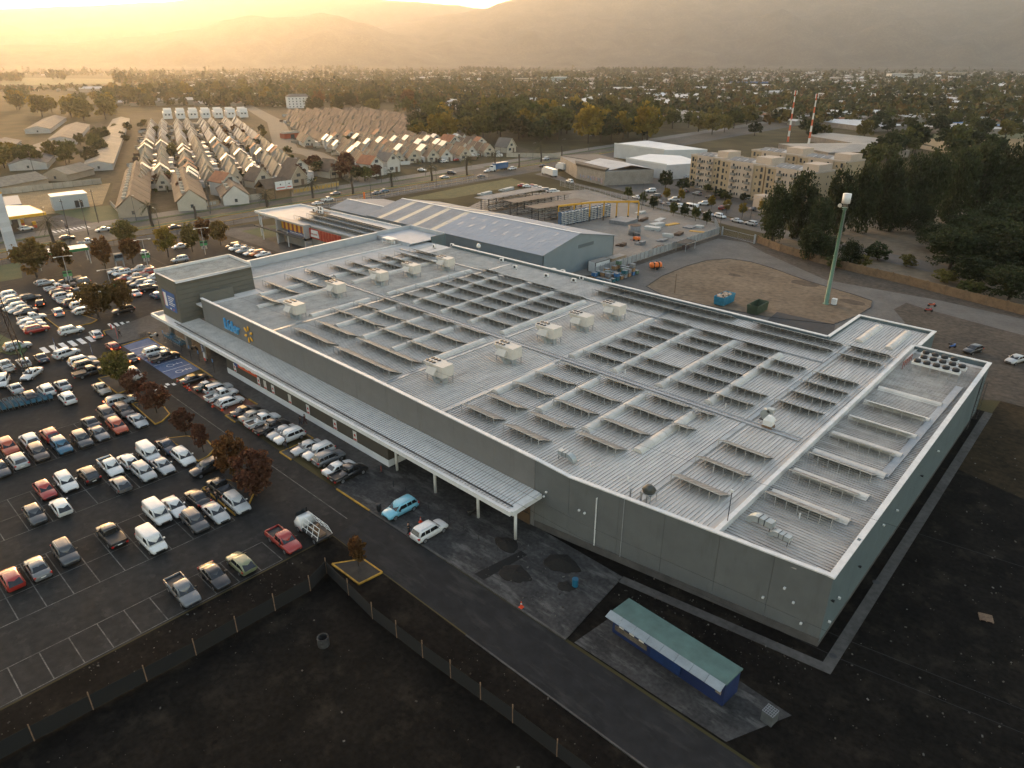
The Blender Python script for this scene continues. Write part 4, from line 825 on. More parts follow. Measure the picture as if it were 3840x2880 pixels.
fleet(cA, [(570, 685, N_ + 4, SU, 'black', 'b'), (760, 770, W_H - 20, H_, 'black', 'b'), (1095, 955, W_H - 8, SU, 'silver', 'b'), (1340, 1295, N_, SU, 'white'), (1805, 1360, W_H - 5, H_, 'white', 'b')], 'driving between the far rows, %s from the avenue', 'cars driving through the lot')
fleet(cA, [(100, 640, S_, SU, 'white'), (130, 720, S_, H_, 'white'), (200, 790, S_, SU, 'grey'), (275, 860, S_, SU, 'white'), (350, 900, S_, H_, 'silver'), (480, 935, S_, SE, 'dark grey')], 'in the row seen through the pylon, %s from the avenue', 'cars behind the pylon')
fleet(cA, [(600, 1055, N_, PI, 'white'), (580, 1135, N_, H_, 'white'), (620, 1190, N_, SE, 'white'), (690, 1275, N_, SU, 'red'), (330, 1590, N_, SU, 'silver')], 'in the short row beside the pylon, %s from the avenue', 'cars behind the pylon')
fleet(cB, [(270, 825, S_, H_, 'white'), (385, 865, S_, SU, 'white', '', 'orange'), (425, 965, S_, SE, 'red'), (680, 940, S_, PI, 'silver', 'c'), (640, 1030, S_, SU, 'brown'), (725, 1065, S_, SU, 'grey'), (840, 1080, S_, H_, 'white'), (890, 1150, N_, SU, 'black')], 'in the row left of the entrance tower, %s from the avenue', 'cars left of the tower')
fleet(cB, [(755, 790, S_, PI, 'silver'), (880, 850, S_, SU, 'red'), (975, 950, S_, H_, 'white'), (620, 1240, W_H, SE, 'white', 'b'), (1030, 1285, W_H, H_, 'blue'), (1480, 610, S_, SU, 'silver'), (805, 490, E_, SE, 'white'), (1480, 365, S_, SE, 'white'), (410, 1570, S_, SU, 'black')], 'parked loose left of the tower, %s from the avenue', 'cars left of the tower')
fleet(cE, [(510, 390, S_, SU, 'dark grey'), (660, 450, S_, PI, 'white'), (900, 530, S_, PI, 'silver'), (1120, 610, S_, SE, 'white'), (1330, 640, S_, SU, 'orange'), (1520, 670, S_, SE, 'white')], 'in the row by the retail block forecourt, %s from the avenue', 'cars by the retail forecourt')
fleet(cC, [(1250, 270, N_ + 14, SU, 'white'), (1550, 410, N_, SU, 'white'), (1640, 490, N_, SU, 'brown'), (1690, 620, N_, PI, 'black', 'c'), (770, 350, W_H, SE, 'dark blue'), (440, 430, W_H, H_, 'white'), (110, 510, W_H, PI, 'white'), (590, 650, 316, SE, 'white'), (1175, 860, W_H, SE, 'silver'), (870, 960, W_H, SU, 'white'), (1265, 1110, W_H, SU, 'white'), (540, 1060, W_H, H_, 'dark grey'), (290, 920, W_H, SE, 'silver'), (40, 800, 340, SU, 'white')], 'around the foot of the pylon, %s counted from the zebra crossing', 'cars around the pylon foot')
fleet(cD, [(205, 580, W_H, H_, 'red', 'b'), (545, 800, W_H, SE, 'black', 'b'), (620, 1120, E_, SU, 'beige', 'h')], 'driving in the aisle beside the blue bays, %s from the plaza', 'cars driving through the lot')
# main lot rows, nearest ones
LOT = [(cC, 1920, 930, E_, SE, 'beige'), (cF, 760, 110, N_ - 5, SU, 'silver', 'b'), (cF, 830, 290, E_, SU, 'brown'), (cF, 490, 340, E_, SU, 'brown'), (cF, 1095, 485, E_, SE, 'silver'), (cF, 700, 585, E_, SU, 'orange-red'), (cF, 205, 520, W_H, SE, 'dark grey'), (cF, 365, 725, E_, SE, 'grey'), (cF, 60, 860, E_, SU, 'dark grey'),
       (cF, 1640, 950, E_, SE, 'dark blue'), (cF, 1300, 1105, E_, VA, 'white'), (cF, 1950, 1170, E_, SU, 'white'), (cF, 1565, 1330, E_, SE, 'silver'), (cF, 570, 1340, E_, PI, 'white'), (cF, 885, 1225, W_H, H_, 'white'), (cF, 1205, 1455, E_, SU, 'silver'), (cF, 150, 1490, W_H, SU, 'black'),
       (cG, 320, 1328, W_H, SU, 'red'), (cG, 397, 1402, E_, SU, 'blue'), (cG, 187, 1358, W_H, SU, 'white'), (cG, 247, 1442, E_, SU, 'brown'), (cG, 52, 1402, E_, SU, 'orange-red'), (cG, 117, 1495, W_H, SU, 'silver'), (cG, 12, 1560, E_, SE, 'dark grey'),
       (cH, 287, 315, E_, H_, 'red'), (cH, 420, 265, E_, SU, 'white'), (cH, 775, 285, W_H, H_, 'grey'), (cH, 228, 480, E_, H_, 'dark grey'), (cH, 396, 432, W_H, H_, 'white'), (cH, 1000, 462, E_, VA, 'white'), (cH, 1112, 418, E_, SE, 'white'), (cH, 1252, 358, W_H, SE, 'black'), (cH, 1240, 512, E_, SU, 'dark grey'), (cH, 1375, 457, E_, SE, 'silver'), (cH, 1507, 398, E_, SU, 'silver'), (cH, 1405, 295, W_H, PI, 'black'),
       (cH, 710, 604, W_H, PI, 'black', 'c'), (cH, 970, 645, E_, VA, 'white'), (cH, 418, 715, E_, SU, 'dark grey'), (cH, 243, 818, W_H, SE, 'grey'), (cH, 75, 885, W_H, H_, 'red'), (cH, 1165, 955, E_, PI, 'grey'), (cH, 1372, 862, E_, SE, 'black'), (cH, 1535, 778, W_H, H_, 'olive'), (cH, 1810, 635, E_, PI, 'red')]
def rowkey(x): return 'the single row by the fenced plot' if x > -67 else 'the double row next to the fenced plot' if x > -83.5 else 'the middle double row of the lot' if x > -99 else 'the double row beyond the middle one' if x > -115 else 'the open end of the lot by the trolleys'
byrow = {}
for r in LOT:
    x, y = r[0](r[1], r[2], .75)
    if -116 < x < -60 and r[3] in (E_, W_H):      # settle into the painted bay
        bays = (-63.0, -73.7, -78.4, -89.4, -94.0, -105.3, -110.0); xb = min(bays, key=lambda q: abs(q - x)); x = x * .5 + xb * .5
    byrow.setdefault(rowkey(x), []).append((y, x, r))
for k, lst in byrow.items():
    for i, (y, x, r) in enumerate(sorted(lst, key=lambda q: -q[0])):
        car(x, y, r[3] + rnd.uniform(-1.2, 1.2), r[4], r[5], '%s %s in %s, %s from store' % (r[5], r[4], k, nth(i)), 'cars in the near lot rows', r[6] if len(r) > 6 else '')
x, y = cH(1320, 172, .8); car(x, y, S_ + 4, SU, 'black', 'black SUV driving out of the lot with a headlight lit beside the reddest trees', 'cars driving through the lot', 'h')
# flatbed glass truck
x, y = cH(1995, 565, .9); t = thing('glass_truck', 'white flatbed truck with open glass racks at the end of the near row', 'truck', (x, y, .02), R(180), None)
b = B(); b.loft([[(xx, yy * w, zz) for yy, zz in ((-1, .5), (-1, 1.1), (-.8, z1), (.8, z1), (1, 1.1), (1, .5))] for xx, w, z1 in ((.9, .92, 2.0), (1.0, .95, 2.08), (1.9, .95, 2.05), (2.35, .92, 1.5), (2.55, .88, 1.2))]); part('cab', b, paint(PAL['white']), t, True)
b = B(); b.quad((2.02, -.72, 2.5), (2.4, -.78, 1.42), (2.4, .78, 1.42), (2.02, .72, 2.5)); b.v = [(p[0] + .03, p[1], p[2] + .03) for p in b.v]; part('windscreen', b, GLASSC, t)
b = B(); b.box(-2.6, .85, -.95, .95, .75, .95); part('flatbed', b, TRIM, t)
b = B()
for s in (-1, 1):
    b.hexa([(-2.5, s * 1.0, .95), (.8, s * 1.0, .95), (.8, s * 1.04, .95), (-2.5, s * 1.04, .95), (-2.5, s * .45, 2.3), (.8, s * .45, 2.3), (.8, s * .49, 2.3), (-2.5, s * .49, 2.3)]) if False else None
    for xx in (-2.5, -1.4, -.3, .75): b.tube([(xx, s * 1.0, .95), (xx, s * .5, 2.35)], .045, 4)
    for zz, yy in ((1.3, .87), (1.85, .68), (2.35, .5)): b.tube([(-2.55, s * yy, zz), (.8, s * yy, zz)], .04, 4)
part('glass_rack', b, WHITEM, t); b = B(); b.box(-2.2, .2, -.4, .4, .95, 1.2); b.box(-1.2, -.9, -.3, .3, 1.2, 1.9, rz=.4); part('load', b, WOODM, t)
for ax in (1.7, -1.7):
    for s in (-1, 1): o = link('wheel', CM['pickup'][0]['wheel'], t, (ax, s * .85, .38)); link('rim', CM['pickup'][0]['rim'], o)
# cars on the side street, by the flats, in the yard and on the avenue
SD = 164
fleet(cJ, [(140, 325, SD, SE, 'white'), (465, 395, SD + 180, SE, 'dark grey'), (572, 425, SD + 180, SE, 'grey'), (735, 450, SD + 180, PI, 'white'), (925, 470, SD + 180, 'minibus', 'white'), (1140, 556, SD + 180, SE, 'silver'), (1295, 588, SD + 180, SU, 'white'), (1530, 648, SD + 180, SE, 'silver'), (1725, 688, SD, SU, 'silver')], 'parked along the side street kerb, %s from the avenue', 'cars along the side street', True)
fleet(cJ, [(335, 235, 230, SU, 'white'), (405, 312, 215, SU, 'brown'), (655, 358, 225, SU, 'white'), (795, 238, SD, SE, 'dark grey'), (975, 275, SD, SU, 'grey'), (1070, 412, 220, SU, 'white'), (1330, 472, 90, H_, 'red'), (1160, 322, SD, SE, 'black'), (1780, 485, 60, SE, 'grey'), (850, 45, 60, SE, 'silver'), (430, 15, 60, SE, 'dark grey')], 'by the beige flats, %s from the graffiti wall', 'cars by the beige flats', True)
cK = crop(1750, 650, 2.212)
fleet(cK, [(465, 98, 40, SE, 'red'), (505, 104, 40, SE, 'white'), (548, 102, 40, SE, 'red'), (580, 110, 40, SE, 'silver'), (614, 120, 40, SE, 'white'), (640, 130, 40, SE, 'silver'), (668, 136, 40, SU, 'grey'), (700, 146, 40, SE, 'silver'), (730, 148, 40, SU, 'white'), (855, 64, 160, SU, 'white')], 'atop the steel yard by the vegetable plot, %s in line', 'cars at the steel yard', True)
def onave(x, y): return x
cL, cM_ = crop(0, 0, 1.7015), crop(1200, 0, 1.7015)
fleet(cL, [(655, 1462, 270, SE, 'silver'), (432, 1515, 92, H_, 'black'), (557, 1543, 92, PI, 'silver'), (1115, 1447, 92, SE, 'black'), (2090, 1272, 92, PI, 'white'), (2028, 1295, 92, SE, 'white'), (2140, 1232, 272, SE, 'grey')], 'driving on the avenue, %s from the petrol station', 'traffic on the avenue', True)
fleet(cM_, [(362, 1228, 92, SE, 'grey'), (412, 1215, 92, SE, 'blue'), (1070, 1088, 272, SE, 'white'), (1028, 1122, 92, SE, 'dark grey'), (1228, 1074, 272, PI, 'white'), (1440, 1012, 270, SU, 'silver'), (1420, 1056, 92, SE, 'black'), (840, 1102, 20, SU, 'black'), (650, 1082, 20, SE, 'white'), (795, 1128, 60, SE, 'silver'), (870, 1018, 100, SE, 'red'), (790, 1028, 100, SU, 'white')], 'in traffic by the avenue crossing, %s going up the avenue', 'traffic on the avenue', True)
cR = crop(3300, 1150, 4.096)
fleet(cR, [(1430, 650, 250, H_, 'black'), (2090, 800, 250, SE, 'silver')], 'on the gravel behind the store, %s from the condensers', 'cars behind the store')
# ================================================================ TREES
BARK = mat('bark', (.055, .042, .032), .95, var=.3, scale=4)
def leafmat(name, col, col2, tr=.42): return mat(name, col, .75, col2=col2, scale=.35, island=.35, rand=.22, spec=.2, transl=tr)
L_GREEN = leafmat('leaf_green', (.050, .060, .018), (.090, .092, .026)); L_DARK = leafmat('leaf_dark', (.022, .031, .012), (.045, .056, .021)); L_YEL = leafmat('leaf_yellow', (.22, .145, .018), (.15, .13, .028)); L_RUST = leafmat('leaf_rust', (.11, .045, .018), (.14, .08, .024))
L_MAR = leafmat('leaf_maroon', (.080, .034, .024), (.11, .052, .028)); L_OLIVE = leafmat('leaf_olive', (.10, .095, .028), (.16, .13, .036)); L_AUT = leafmat('leaf_autumn', (.095, .080, .022), (.16, .085, .026)); L_PALM = leafmat('leaf_palm', (.030, .036, .012), (.060, .056, .020), .15)
def crown(seed, n, leaf, shape, m, clusters=46, gap=.0):
    """unit crown: centre at z=0, radius about 1; leaf-sized faces in clumps"""
    r = random.Random(seed); b = B(); cs = []
    for _ in range(clusters):
        while True:
            p = Vector((r.uniform(-1, 1), r.uniform(-1, 1), r.uniform(-1, 1)))
            if shape == 'round': ok = .3 < p.length < 1.0
            elif shape == 'cone': ok = math.hypot(p.x, p.y) < (.92 - .8 * (p.z + 1) / 2) and math.hypot(p.x, p.y) > .25 * (1 - p.z) * .5
            elif shape == 'tall': ok = math.hypot(p.x, p.y) < .95 * math.sin(math.pi * min(.97, max(.06, (p.z + 1.15) / 2.25))) ** .7
            else: ok = math.hypot(p.x, p.y) < 1 and p.z > -.2 - .5 * r.random() and p.length < 1.05
            if ok: break
        cs.append((p, r.uniform(.2, .42), r.uniform(.8, 1.15)))
    per = n // clusters
    for p, cr, f in cs:
        for _ in range(per):
            q = Vector((r.gauss(0, 1), r.gauss(0, 1), r.gauss(0, 1))).normalized() * cr * r.random() ** .4
            c = p + Vector((q.x, q.y, q.z * .75))
            a = Vector((r.gauss(0, 1), r.gauss(0, 1), r.gauss(0, .8))).normalized(); d = a.cross(Vector((r.gauss(0, 1), r.gauss(0, 1), r.gauss(0, 1)))).normalized()
            s = leaf * r.uniform(.6, 1.3); a *= s; d *= s * .62
            b.quad(c - a, c + d, c + a, c - d)
    return b.mesh('crown', m)
def trunk_mesh(seed, h, r0, spread, limbs=5):
    r = random.Random(seed); b = B(); pts = [(0, 0, -.1)]
    for k in range(1, 5): pts.append((r.uniform(-.04, .04) * h * k / 4, r.uniform(-.04, .04) * h * k / 4, h * k / 4))
    b.tube(pts, [r0 * 1.3, r0, r0 * .8, r0 * .6, r0 * .3], 7)
    for i in range(limbs):
        a = 2 * math.pi * i / limbs + r.random(); z = h * r.uniform(.4, .75); s = spread * r.uniform(.5, .9)
        b.tube([(0, 0, z), (s * .5 * math.cos(a), s * .5 * math.sin(a), z + h * .18), (s * math.cos(a), s * math.sin(a), z + h * .36)], [r0 * .5, r0 * .3, r0 * .1], 5)
    return b.mesh('trunk', BARK)
# crown variants near / middle distance
NEAR = {k: [crown(s + i, 2300, .11, sh, m, cl) for i in range(2)] for k, (s, sh, m, cl) in {'autumn': (1, 'round', L_AUT, 60), 'rust': (4, 'round', L_RUST, 56), 'maroon': (7, 'round', L_MAR, 44), 'yellow': (9, 'round', L_YEL, 60), 'olive': (12, 'round', L_OLIVE, 56), 'green': (15, 'round', L_GREEN, 56)}.items()}
MID = {k: [crown(s + i, 950, .16, sh, m, cl) for i in range(3)] for k, (s, sh, m, cl) in {'green': (21, 'dome', L_GREEN, 42), 'dark': (25, 'dome', L_DARK, 42), 'yellow': (29, 'dome', L_YEL, 40), 'olive': (33, 'dome', L_OLIVE, 40), 'rust': (37, 'dome', L_RUST, 38), 'maroon': (41, 'dome', L_MAR, 36), 'tall': (45, 'tall', L_DARK, 60), 'cone': (49, 'cone', L_DARK, 50), 'poplar': (53, 'tall', L_GREEN, 50)}.items()}
TRUNKS = [trunk_mesh(60 + i, 1.0, .035, .45) for i in range(3)]
BIG = [crown(70 + i, 5200, .065, 'tall', L_DARK, 120) for i in range(3)]
BIGR = [crown(75 + i, 5200, .07, 'dome', L_DARK, 110) for i in range(2)]
TREES = []
def tree(x, y, kind, cw, ch, th, label, group, bank=None, name='tree', cat='tree'):
    t = thing(name, label, cat, (x, y, 0), rnd.uniform(0, 6.28), group)
    link('trunk', rnd.choice(TRUNKS), t, (0, 0, 0), 0, (max(1.6, cw * .8), max(1.6, cw * .8), th + ch * .75))
    link('crown', rnd.choice((bank or MID)[kind]) if not isinstance(bank, list) else rnd.choice(bank), t, (0, 0, th + ch * .5), 0, (cw / 2, cw / 2, ch / 2)); TREES.append((x, y)); return t
tl = [(138, 1040, 'autumn', 8.2, 8.0, 1.6, 'widest brown-green tree at the far corner of the car park'), (247, 1022, 'autumn', 5.0, 6.4, 1.6, 'brown tree in front of the white and green canopy'), (397, 1008, 'rust', 4.8, 6.8, 1.6, 'dark rust tree alone between the far parking rows'), (500, 990, 'rust', 4.8, 5.6, 1.7, 'orange-brown tree behind the lamp with green banners'), (632, 964, 'yellow', 5.8, 6.2, 1.8, 'yellowest round tree in the far car park'), (722, 946, 'olive', 4.8, 6.4, 1.6, 'olive brown tree right of the yellow one'), (829, 922, 'autumn', 5.0, 6.0, 1.5, 'brown tree at the lawn edge by the retail block'), (480, 907, 'olive', 6.8, 6.0, .6, 'wide olive bush tree on the avenue verge'), (771, 905, 'rust', 4.4, 6.2, 1.0, 'dark rust tree just right of the lone lawn path'),
      (370, 1192, 'autumn', 6.6, 6.4, 1.2, 'broad green-brown tree on the island left of the tower'), (464, 1175, 'autumn', 5.6, 6.2, 1.4, 'browner of the two trees on the island left of the tower'), (452, 1446, 'olive', 4.6, 5.0, 1.2, 'light olive tree beside the blue bays aisle'), (517, 1500, 'maroon', 4.0, 3.6, 1.4, 'sparse maroon tree overhanging the silver SUV'), (588, 1551, 'maroon', 4.4, 3.9, 1.2, 'full maroon tree on the planted island with stone slabs'), (699, 1636, 'maroon', 3.2, 3.2, 1.3, 'maroon tree on the middle planted island'), (764, 1698, 'maroon', 2.2, 3.4, 1.2, 'thin maroon sapling on the middle planted island'), (880, 1782, 'rust', 4.0, 5.2, .9, 'taller rust and green tree on the near planted island'), (962, 1860, 'maroon', 5.0, 5.4, .9, 'broad dark red tree on the near planted island'), (1345, 2125, 'rust', 2.0, 3.0, .9, 'small thin rust tree by the access road and fenced plot')]
for u, v, k, cw, ch, th, lab in tl: x, y = G(u, v); tree(x, y, k, cw * .92, ch, th, lab, 'trees in the car park', NEAR)
# palms
def palm_mesh(seed, n=34, L=3.4):
    r = random.Random(seed); b = B()
    for i in range(n):
        a = 2 * math.pi * i / n * 3.3 + r.random() * .3; e = r.uniform(-.5, 1.15); pts = []
        for k in range(6):
            t = k / 5; rr = L * t * math.cos(e * (1 - .25 * t)); z = L * t * math.sin(e) - 1.15 * t * t * L * .42
            pts.append(Vector((rr * math.cos(a), rr * math.sin(a), z)))
        for k in range(5):
            w = .42 * math.sin(math.pi * min(.95, (k + .6) / 5.4)); s = Vector((-math.sin(a), math.cos(a), 0)) * w; dn = Vector((0, 0, -.25 * w))
            p, q = pts[k], pts[k + 1]
            for sg in (-1, 1):
                m0 = p.lerp(q, .1); m1 = p.lerp(q, .95)
                for j in range(3):
                    c0 = m0.lerp(m1, j / 3); c1_ = m0.lerp(m1, (j + .6) / 3); tip = c1_ + s * sg + dn * 2 + (q - p) * .5
                    b.quad(c0, c1_, tip)
    return b.mesh('fronds', L_PALM)
PF = [palm_mesh(80), palm_mesh(81)]
pt = B(); pt.tube([(0, 0, -.1), (.03, 0, .3), (0, .02, .7), (0, 0, 1)], [.062, .05, .045, .055], 8); PT = pt.mesh('trunk', BARK)
PAL_ = [(203, 914, 6.8, 1.15), (573, 849, 6.8, 1.05), (1003, 778, 5.0, 1.1), (1175, 743, 6.2, 1.1), (1323, 729, 7.5, 1.05), (1470, 702, 6.0, 1.1), (1620, 679, 6.2, 1.0), (1752, 658, 8.0, 1.15), (1858, 641, 8.5, 1.2), (2029, 608, 9.0, 1.1)]
for i, (u, v, h, s) in enumerate(PAL_):
    x, y = G(u, v); t = thing('palm_tree', 'palm on the avenue median, %s going up from the petrol station' % nth(i), 'palm', (x, y, 0), rnd.random() * 6, 'palms along the avenue')
    link('trunk', PT, t, (0, 0, 0), 0, (9, 9, h)); link('fronds', PF[i % 2], t, (0, 0, h), 0, s); TREES.append((x, y))
for i, (u, v, h) in enumerate([(735, 823, 4.5), (2105, 611, 9), (1946, 628, 6.5)]):
    x, y = G(u, v); t = thing('bare_palm_trunk', ['short headless palm trunk on the avenue near the brown row houses', 'tall headless palm trunk at the upper end of the avenue', 'headless palm trunk by the avenue traffic lights'][i], 'palm', (x, y, 0), 0, 'headless palms'); link('trunk', PT, t, (0, 0, 0), 0, (8, 8, h))
# eucalyptus row and woods on the right
EUC = [(2895, 905, 7.5, 17), (2985, 895, 8, 20), (3060, 925, 6, 14), (3130, 880, 8, 20), (3215, 870, 8, 22), (3300, 860, 9, 23), (3385, 850, 9, 23), (3470, 840, 9, 24), (3560, 830, 10, 24), (3650, 820, 10, 25), (3740, 810, 10, 25), (3830, 805, 10, 26), (3100, 985, 5, 7), (3180, 1005, 5, 7), (3340, 870, 8, 14), (3440, 880, 7, 9), (3030, 975, 6, 9)]
for i, (u, v, cw, ch) in enumerate(EUC):
    x, y = G(u, v); tree(x, y, 'tall', cw * 1.15, ch, .6, 'dark eucalyptus in the row behind the brick wall, %s from the gate' % nth(i), 'eucalyptus row', BIG, 'eucalyptus')
WOOD = [(3560, 1010, 13, 11), (3690, 985, 14, 12), (3800, 1050, 14, 12), (3840, 960, 15, 14), (3640, 1070, 9, 7), (3780, 1130, 11, 8), (3500, 940, 9, 8), (3720, 920, 12, 13), (3600, 920, 10, 10), (3830, 890, 12, 14)]
for i, (u, v, cw, ch) in enumerate(WOOD):
    x, y = G(u, v); tree(x, y, 'dark', cw, ch, .3, 'broad dark tree in the grove behind the wall, %s from the clearing' % nth(i), 'dark grove', BIGR)
for i, (u, v, cw, ch, k) in enumerate([(3290, 975, 6, 4.5, 'dark'), (3120, 1010, 4, 3, 'green'), (3400, 1000, 4, 3, 'olive'), (3230, 1000, 4, 3, 'olive'), (3540, 1060, 5, 3, 'olive'), (3640, 1110, 6, 3.5, 'green'), (3700, 1000, 5, 4, 'green')]):
    x, y = G(u, v); tree(x, y, k, cw, ch, .1, 'low shrub in the clearing behind the brick wall, %s from the gate' % nth(i), 'shrubs behind the wall', MID, 'shrub', 'shrub')
# street-side small trees
for i, (x_, y_) in enumerate([(220, 420), (370, 480), (640, 570), (800, 590), (950, 640), (1105, 690), (20, 340)]):
    x, y = cJ(x_, y_ + 20); tree(x, y, 'dark' if i % 2 else 'green', 2.8, 4.2, .6, 'slim dark tree on the yard side of the street fence, %s from the avenue' % nth(i), 'street fence trees')
for i, (x_, y_) in enumerate([(545, 370), (750, 395), (1165, 490), (1595, 600), (1375, 545), (1860, 560)]):
    x, y = cJ(x_, y_ + 10); tree(x, y, 'yellow', 2.6, 4.0, 1.0, 'slender yellow street tree by the flats, %s from the avenue' % nth(i), 'yellow street trees')
for i, (u, v, cw, ch, k) in enumerate([(2495, 705, 5, 7, 'dark'), (2560, 712, 5, 4, 'dark'), (2650, 722, 4, 3, 'green'), (2700, 742, 5, 3, 'dark'), (2720, 752, 4, 3, 'green'), (2790, 760, 4, 3, 'dark'), (2610, 706, 4, 4, 'dark')]):
    x, y = G(u, v); tree(x, y, k, cw, ch, .3, 'garden tree at the foot of the beige flats, %s from the avenue' % nth(i), 'trees at the flats')

# ================================================================ LOT FURNITURE
# trolley rows
TBLUE = mat('trolley_blue', (.05, .16, .24), .5, .3, var=.2, scale=3)
tro = B(); 
for s in (-.27, .27): tro.hexa([(0, s - .015, .45), (.85, s - .015, .5), (.85, s + .015, .5), (0, s + .015, .45), (-.05, s - .015, .95), (.9, s - .015, .85), (.9, s + .015, .85), (-.05, s + .015, .95)])
tro.box(0, .85, -.27, .27, .44, .47); tro.box(.85, .88, -.27, .27, .47, .86); tro.box(-.08, -.03, -.29, .29, .95, 1.0)
TROB = tro.mesh('basket', TBLUE)
tr2 = B(); tr2.tube([(-.05, .25, .95), (.1, .25, .12), (.8, .25, .12)], .02, 4); tr2.tube([(-.05, -.25, .95), (.1, -.25, .12), (.8, -.25, .12)], .02, 4); TROF = tr2.mesh('frame', STEEL)
tw = B()
for xx in (.12, .8):
    for s in (-.25, .25): tw.cyl(xx, s, 0, .12, .06, n=6)
TROW = tw.mesh('wheels', BLACK)
def trolley(x, y, rz, label, group):
    t = thing('shopping_trolley', label, 'trolley', (x, y, .02), rz, group); link('basket', TROB, t); link('frame', TROF, t); link('wheels', TROW, t)
for r in range(12):
    for k in range(5):
        trolley(-128.2 + .62 * k + .12 * r, 14.2 + r * .78, R(-2), 'blue trolley in the %s nested line from the kiosk, %s in line' % (nth(r), nth(k)), 'nested trolleys in the lot')
for r in range(2):
    for k in range(9): trolley(-139.0 + .85 * k, 47.3 + r * .8, R(0), 'trolley nested under the canopy, %s line, %s from the plaza' % (nth(r), nth(k)), 'trolleys under the canopy')
# red-edged kiosk
t = thing('return_kiosk', 'small black kiosk with a pale roof edged in red beside the trolley lines', 'kiosk', (-128.6, 13.6, 0), R(-3))
b = B(); b.box(-3.0, 2.6, -1.2, 2.4, 0, 2.5); part('wall', b, BLACK, t); b = B(); b.box(-3.3, 2.9, -1.5, 2.7, 2.5, 2.75); part('roof', b, mat('kiosk_roof', (.35, .31, .27), .7), t); b = B(); b.box(2.9, 2.98, -1.5, 2.7, 2.35, 2.8); b.box(-3.3, 2.9, -1.58, -1.5, 2.35, 2.8); part('red_trim', b, RED, t)
# transmission pylon, four legs with lattice
P0 = Vector((-138.2, 20.6, 0)); bw, tw_, hh = 5.2, 1.6, 34.0
t = thing('transmission_pylon', 'rusty lattice transmission pylon standing in the car park at the picture edge', 'pylon', P0)
RUST = mat('pylon_rust', (.06, .034, .022), .8, .2, var=.25, scale=2)
def leg_at(i, f): s = (bw * (1 - f) + tw_ * f) / 2; return Vector(((-1, 1, 1, -1)[i] * s, (-1, -1, 1, 1)[i] * s, hh * f))
for i in range(4): b = B(); b.tube([leg_at(i, f / 6) for f in range(7)], .085, 4); part('leg', b, RUST, t)
fs = [0, .12, .23, .33, .42, .51, .59, .67, .74, .81, .88, .94, 1]
for i in range(4):
    b = B(); j = (i + 1) % 4
    for k in range(len(fs) - 1):
        b.tube([leg_at(i, fs[k]), leg_at(j, fs[k + 1])], .04, 3); b.tube([leg_at(j, fs[k]), leg_at(i, fs[k + 1])], .04, 3); b.tube([leg_at(i, fs[k + 1]), leg_at(j, fs[k + 1])], .035, 3)
    part('lattice_face', b, RUST, t)
b = B()
for i in range(4): p = leg_at(i, 0); b.box(p.x - .35, p.x + .35, p.y - .35, p.y + .35, 0, .35)
part('footings', b, CONC, t)
b = B(); b.box(-.9, .9, 2.62, 2.68, 2.8, 6.2); part('net_banner', b, mat('net_green', (.05, .20, .10), .8, var=.3, scale=2), t)
# signposts with blue disabled-bay plates
for i, x in enumerate((-135.9, -132.0, -128.3, -124.4, -120.7, -115.1)):
    t = thing('bay_sign', 'thin dark post with a blue bay plate, %s from the plaza' % nth(i), 'sign', (x, 45.9, .12), 0, 'blue bay signs'); b = B(); b.cyl(0, 0, 0, 2.6, .035, n=6); part('post', b, DARKM, t); b = B(); b.box(-.22, .22, -.05, -.035, 2.05, 2.65); part('plate', b, mat('sign_blue_plate', (.04, .16, .36), .5), t); b = B(); b.cyl(0, 0, 0, .05, .16, n=8); part('base', b, DARKM, t)
t = thing('info_board', 'dark blue notice board with white text on the canopy column', 'sign', (-122.4, 47.45, 1.3)); b = B(); b.box(-.45, .45, -.06, 0, .2, 1.9); part('board', b, mat('board_navy', (.015, .03, .10), .5), t); b = B(); [b.box(-.35, .35, -.07, -.062, z, z + .12) for z in (.5, .75, 1.0, 1.4)]; part('lettering', b, WHITEM, t)
t = thing('standing_poster', 'white and red standing poster beside the navy notice board', 'poster', (-121.0, 47.0, .12)); b = B(); b.box(-.4, .4, -.03, .03, .3, 1.9); part('board', b, WHITEM, t); b = B(); b.box(-.4, .4, -.04, -.031, .3, .8); part('printed_band', b, RED, t); b = B(); b.box(-.03, .03, 0, .4, 0, .3); part('foot', b, DARKM, t)
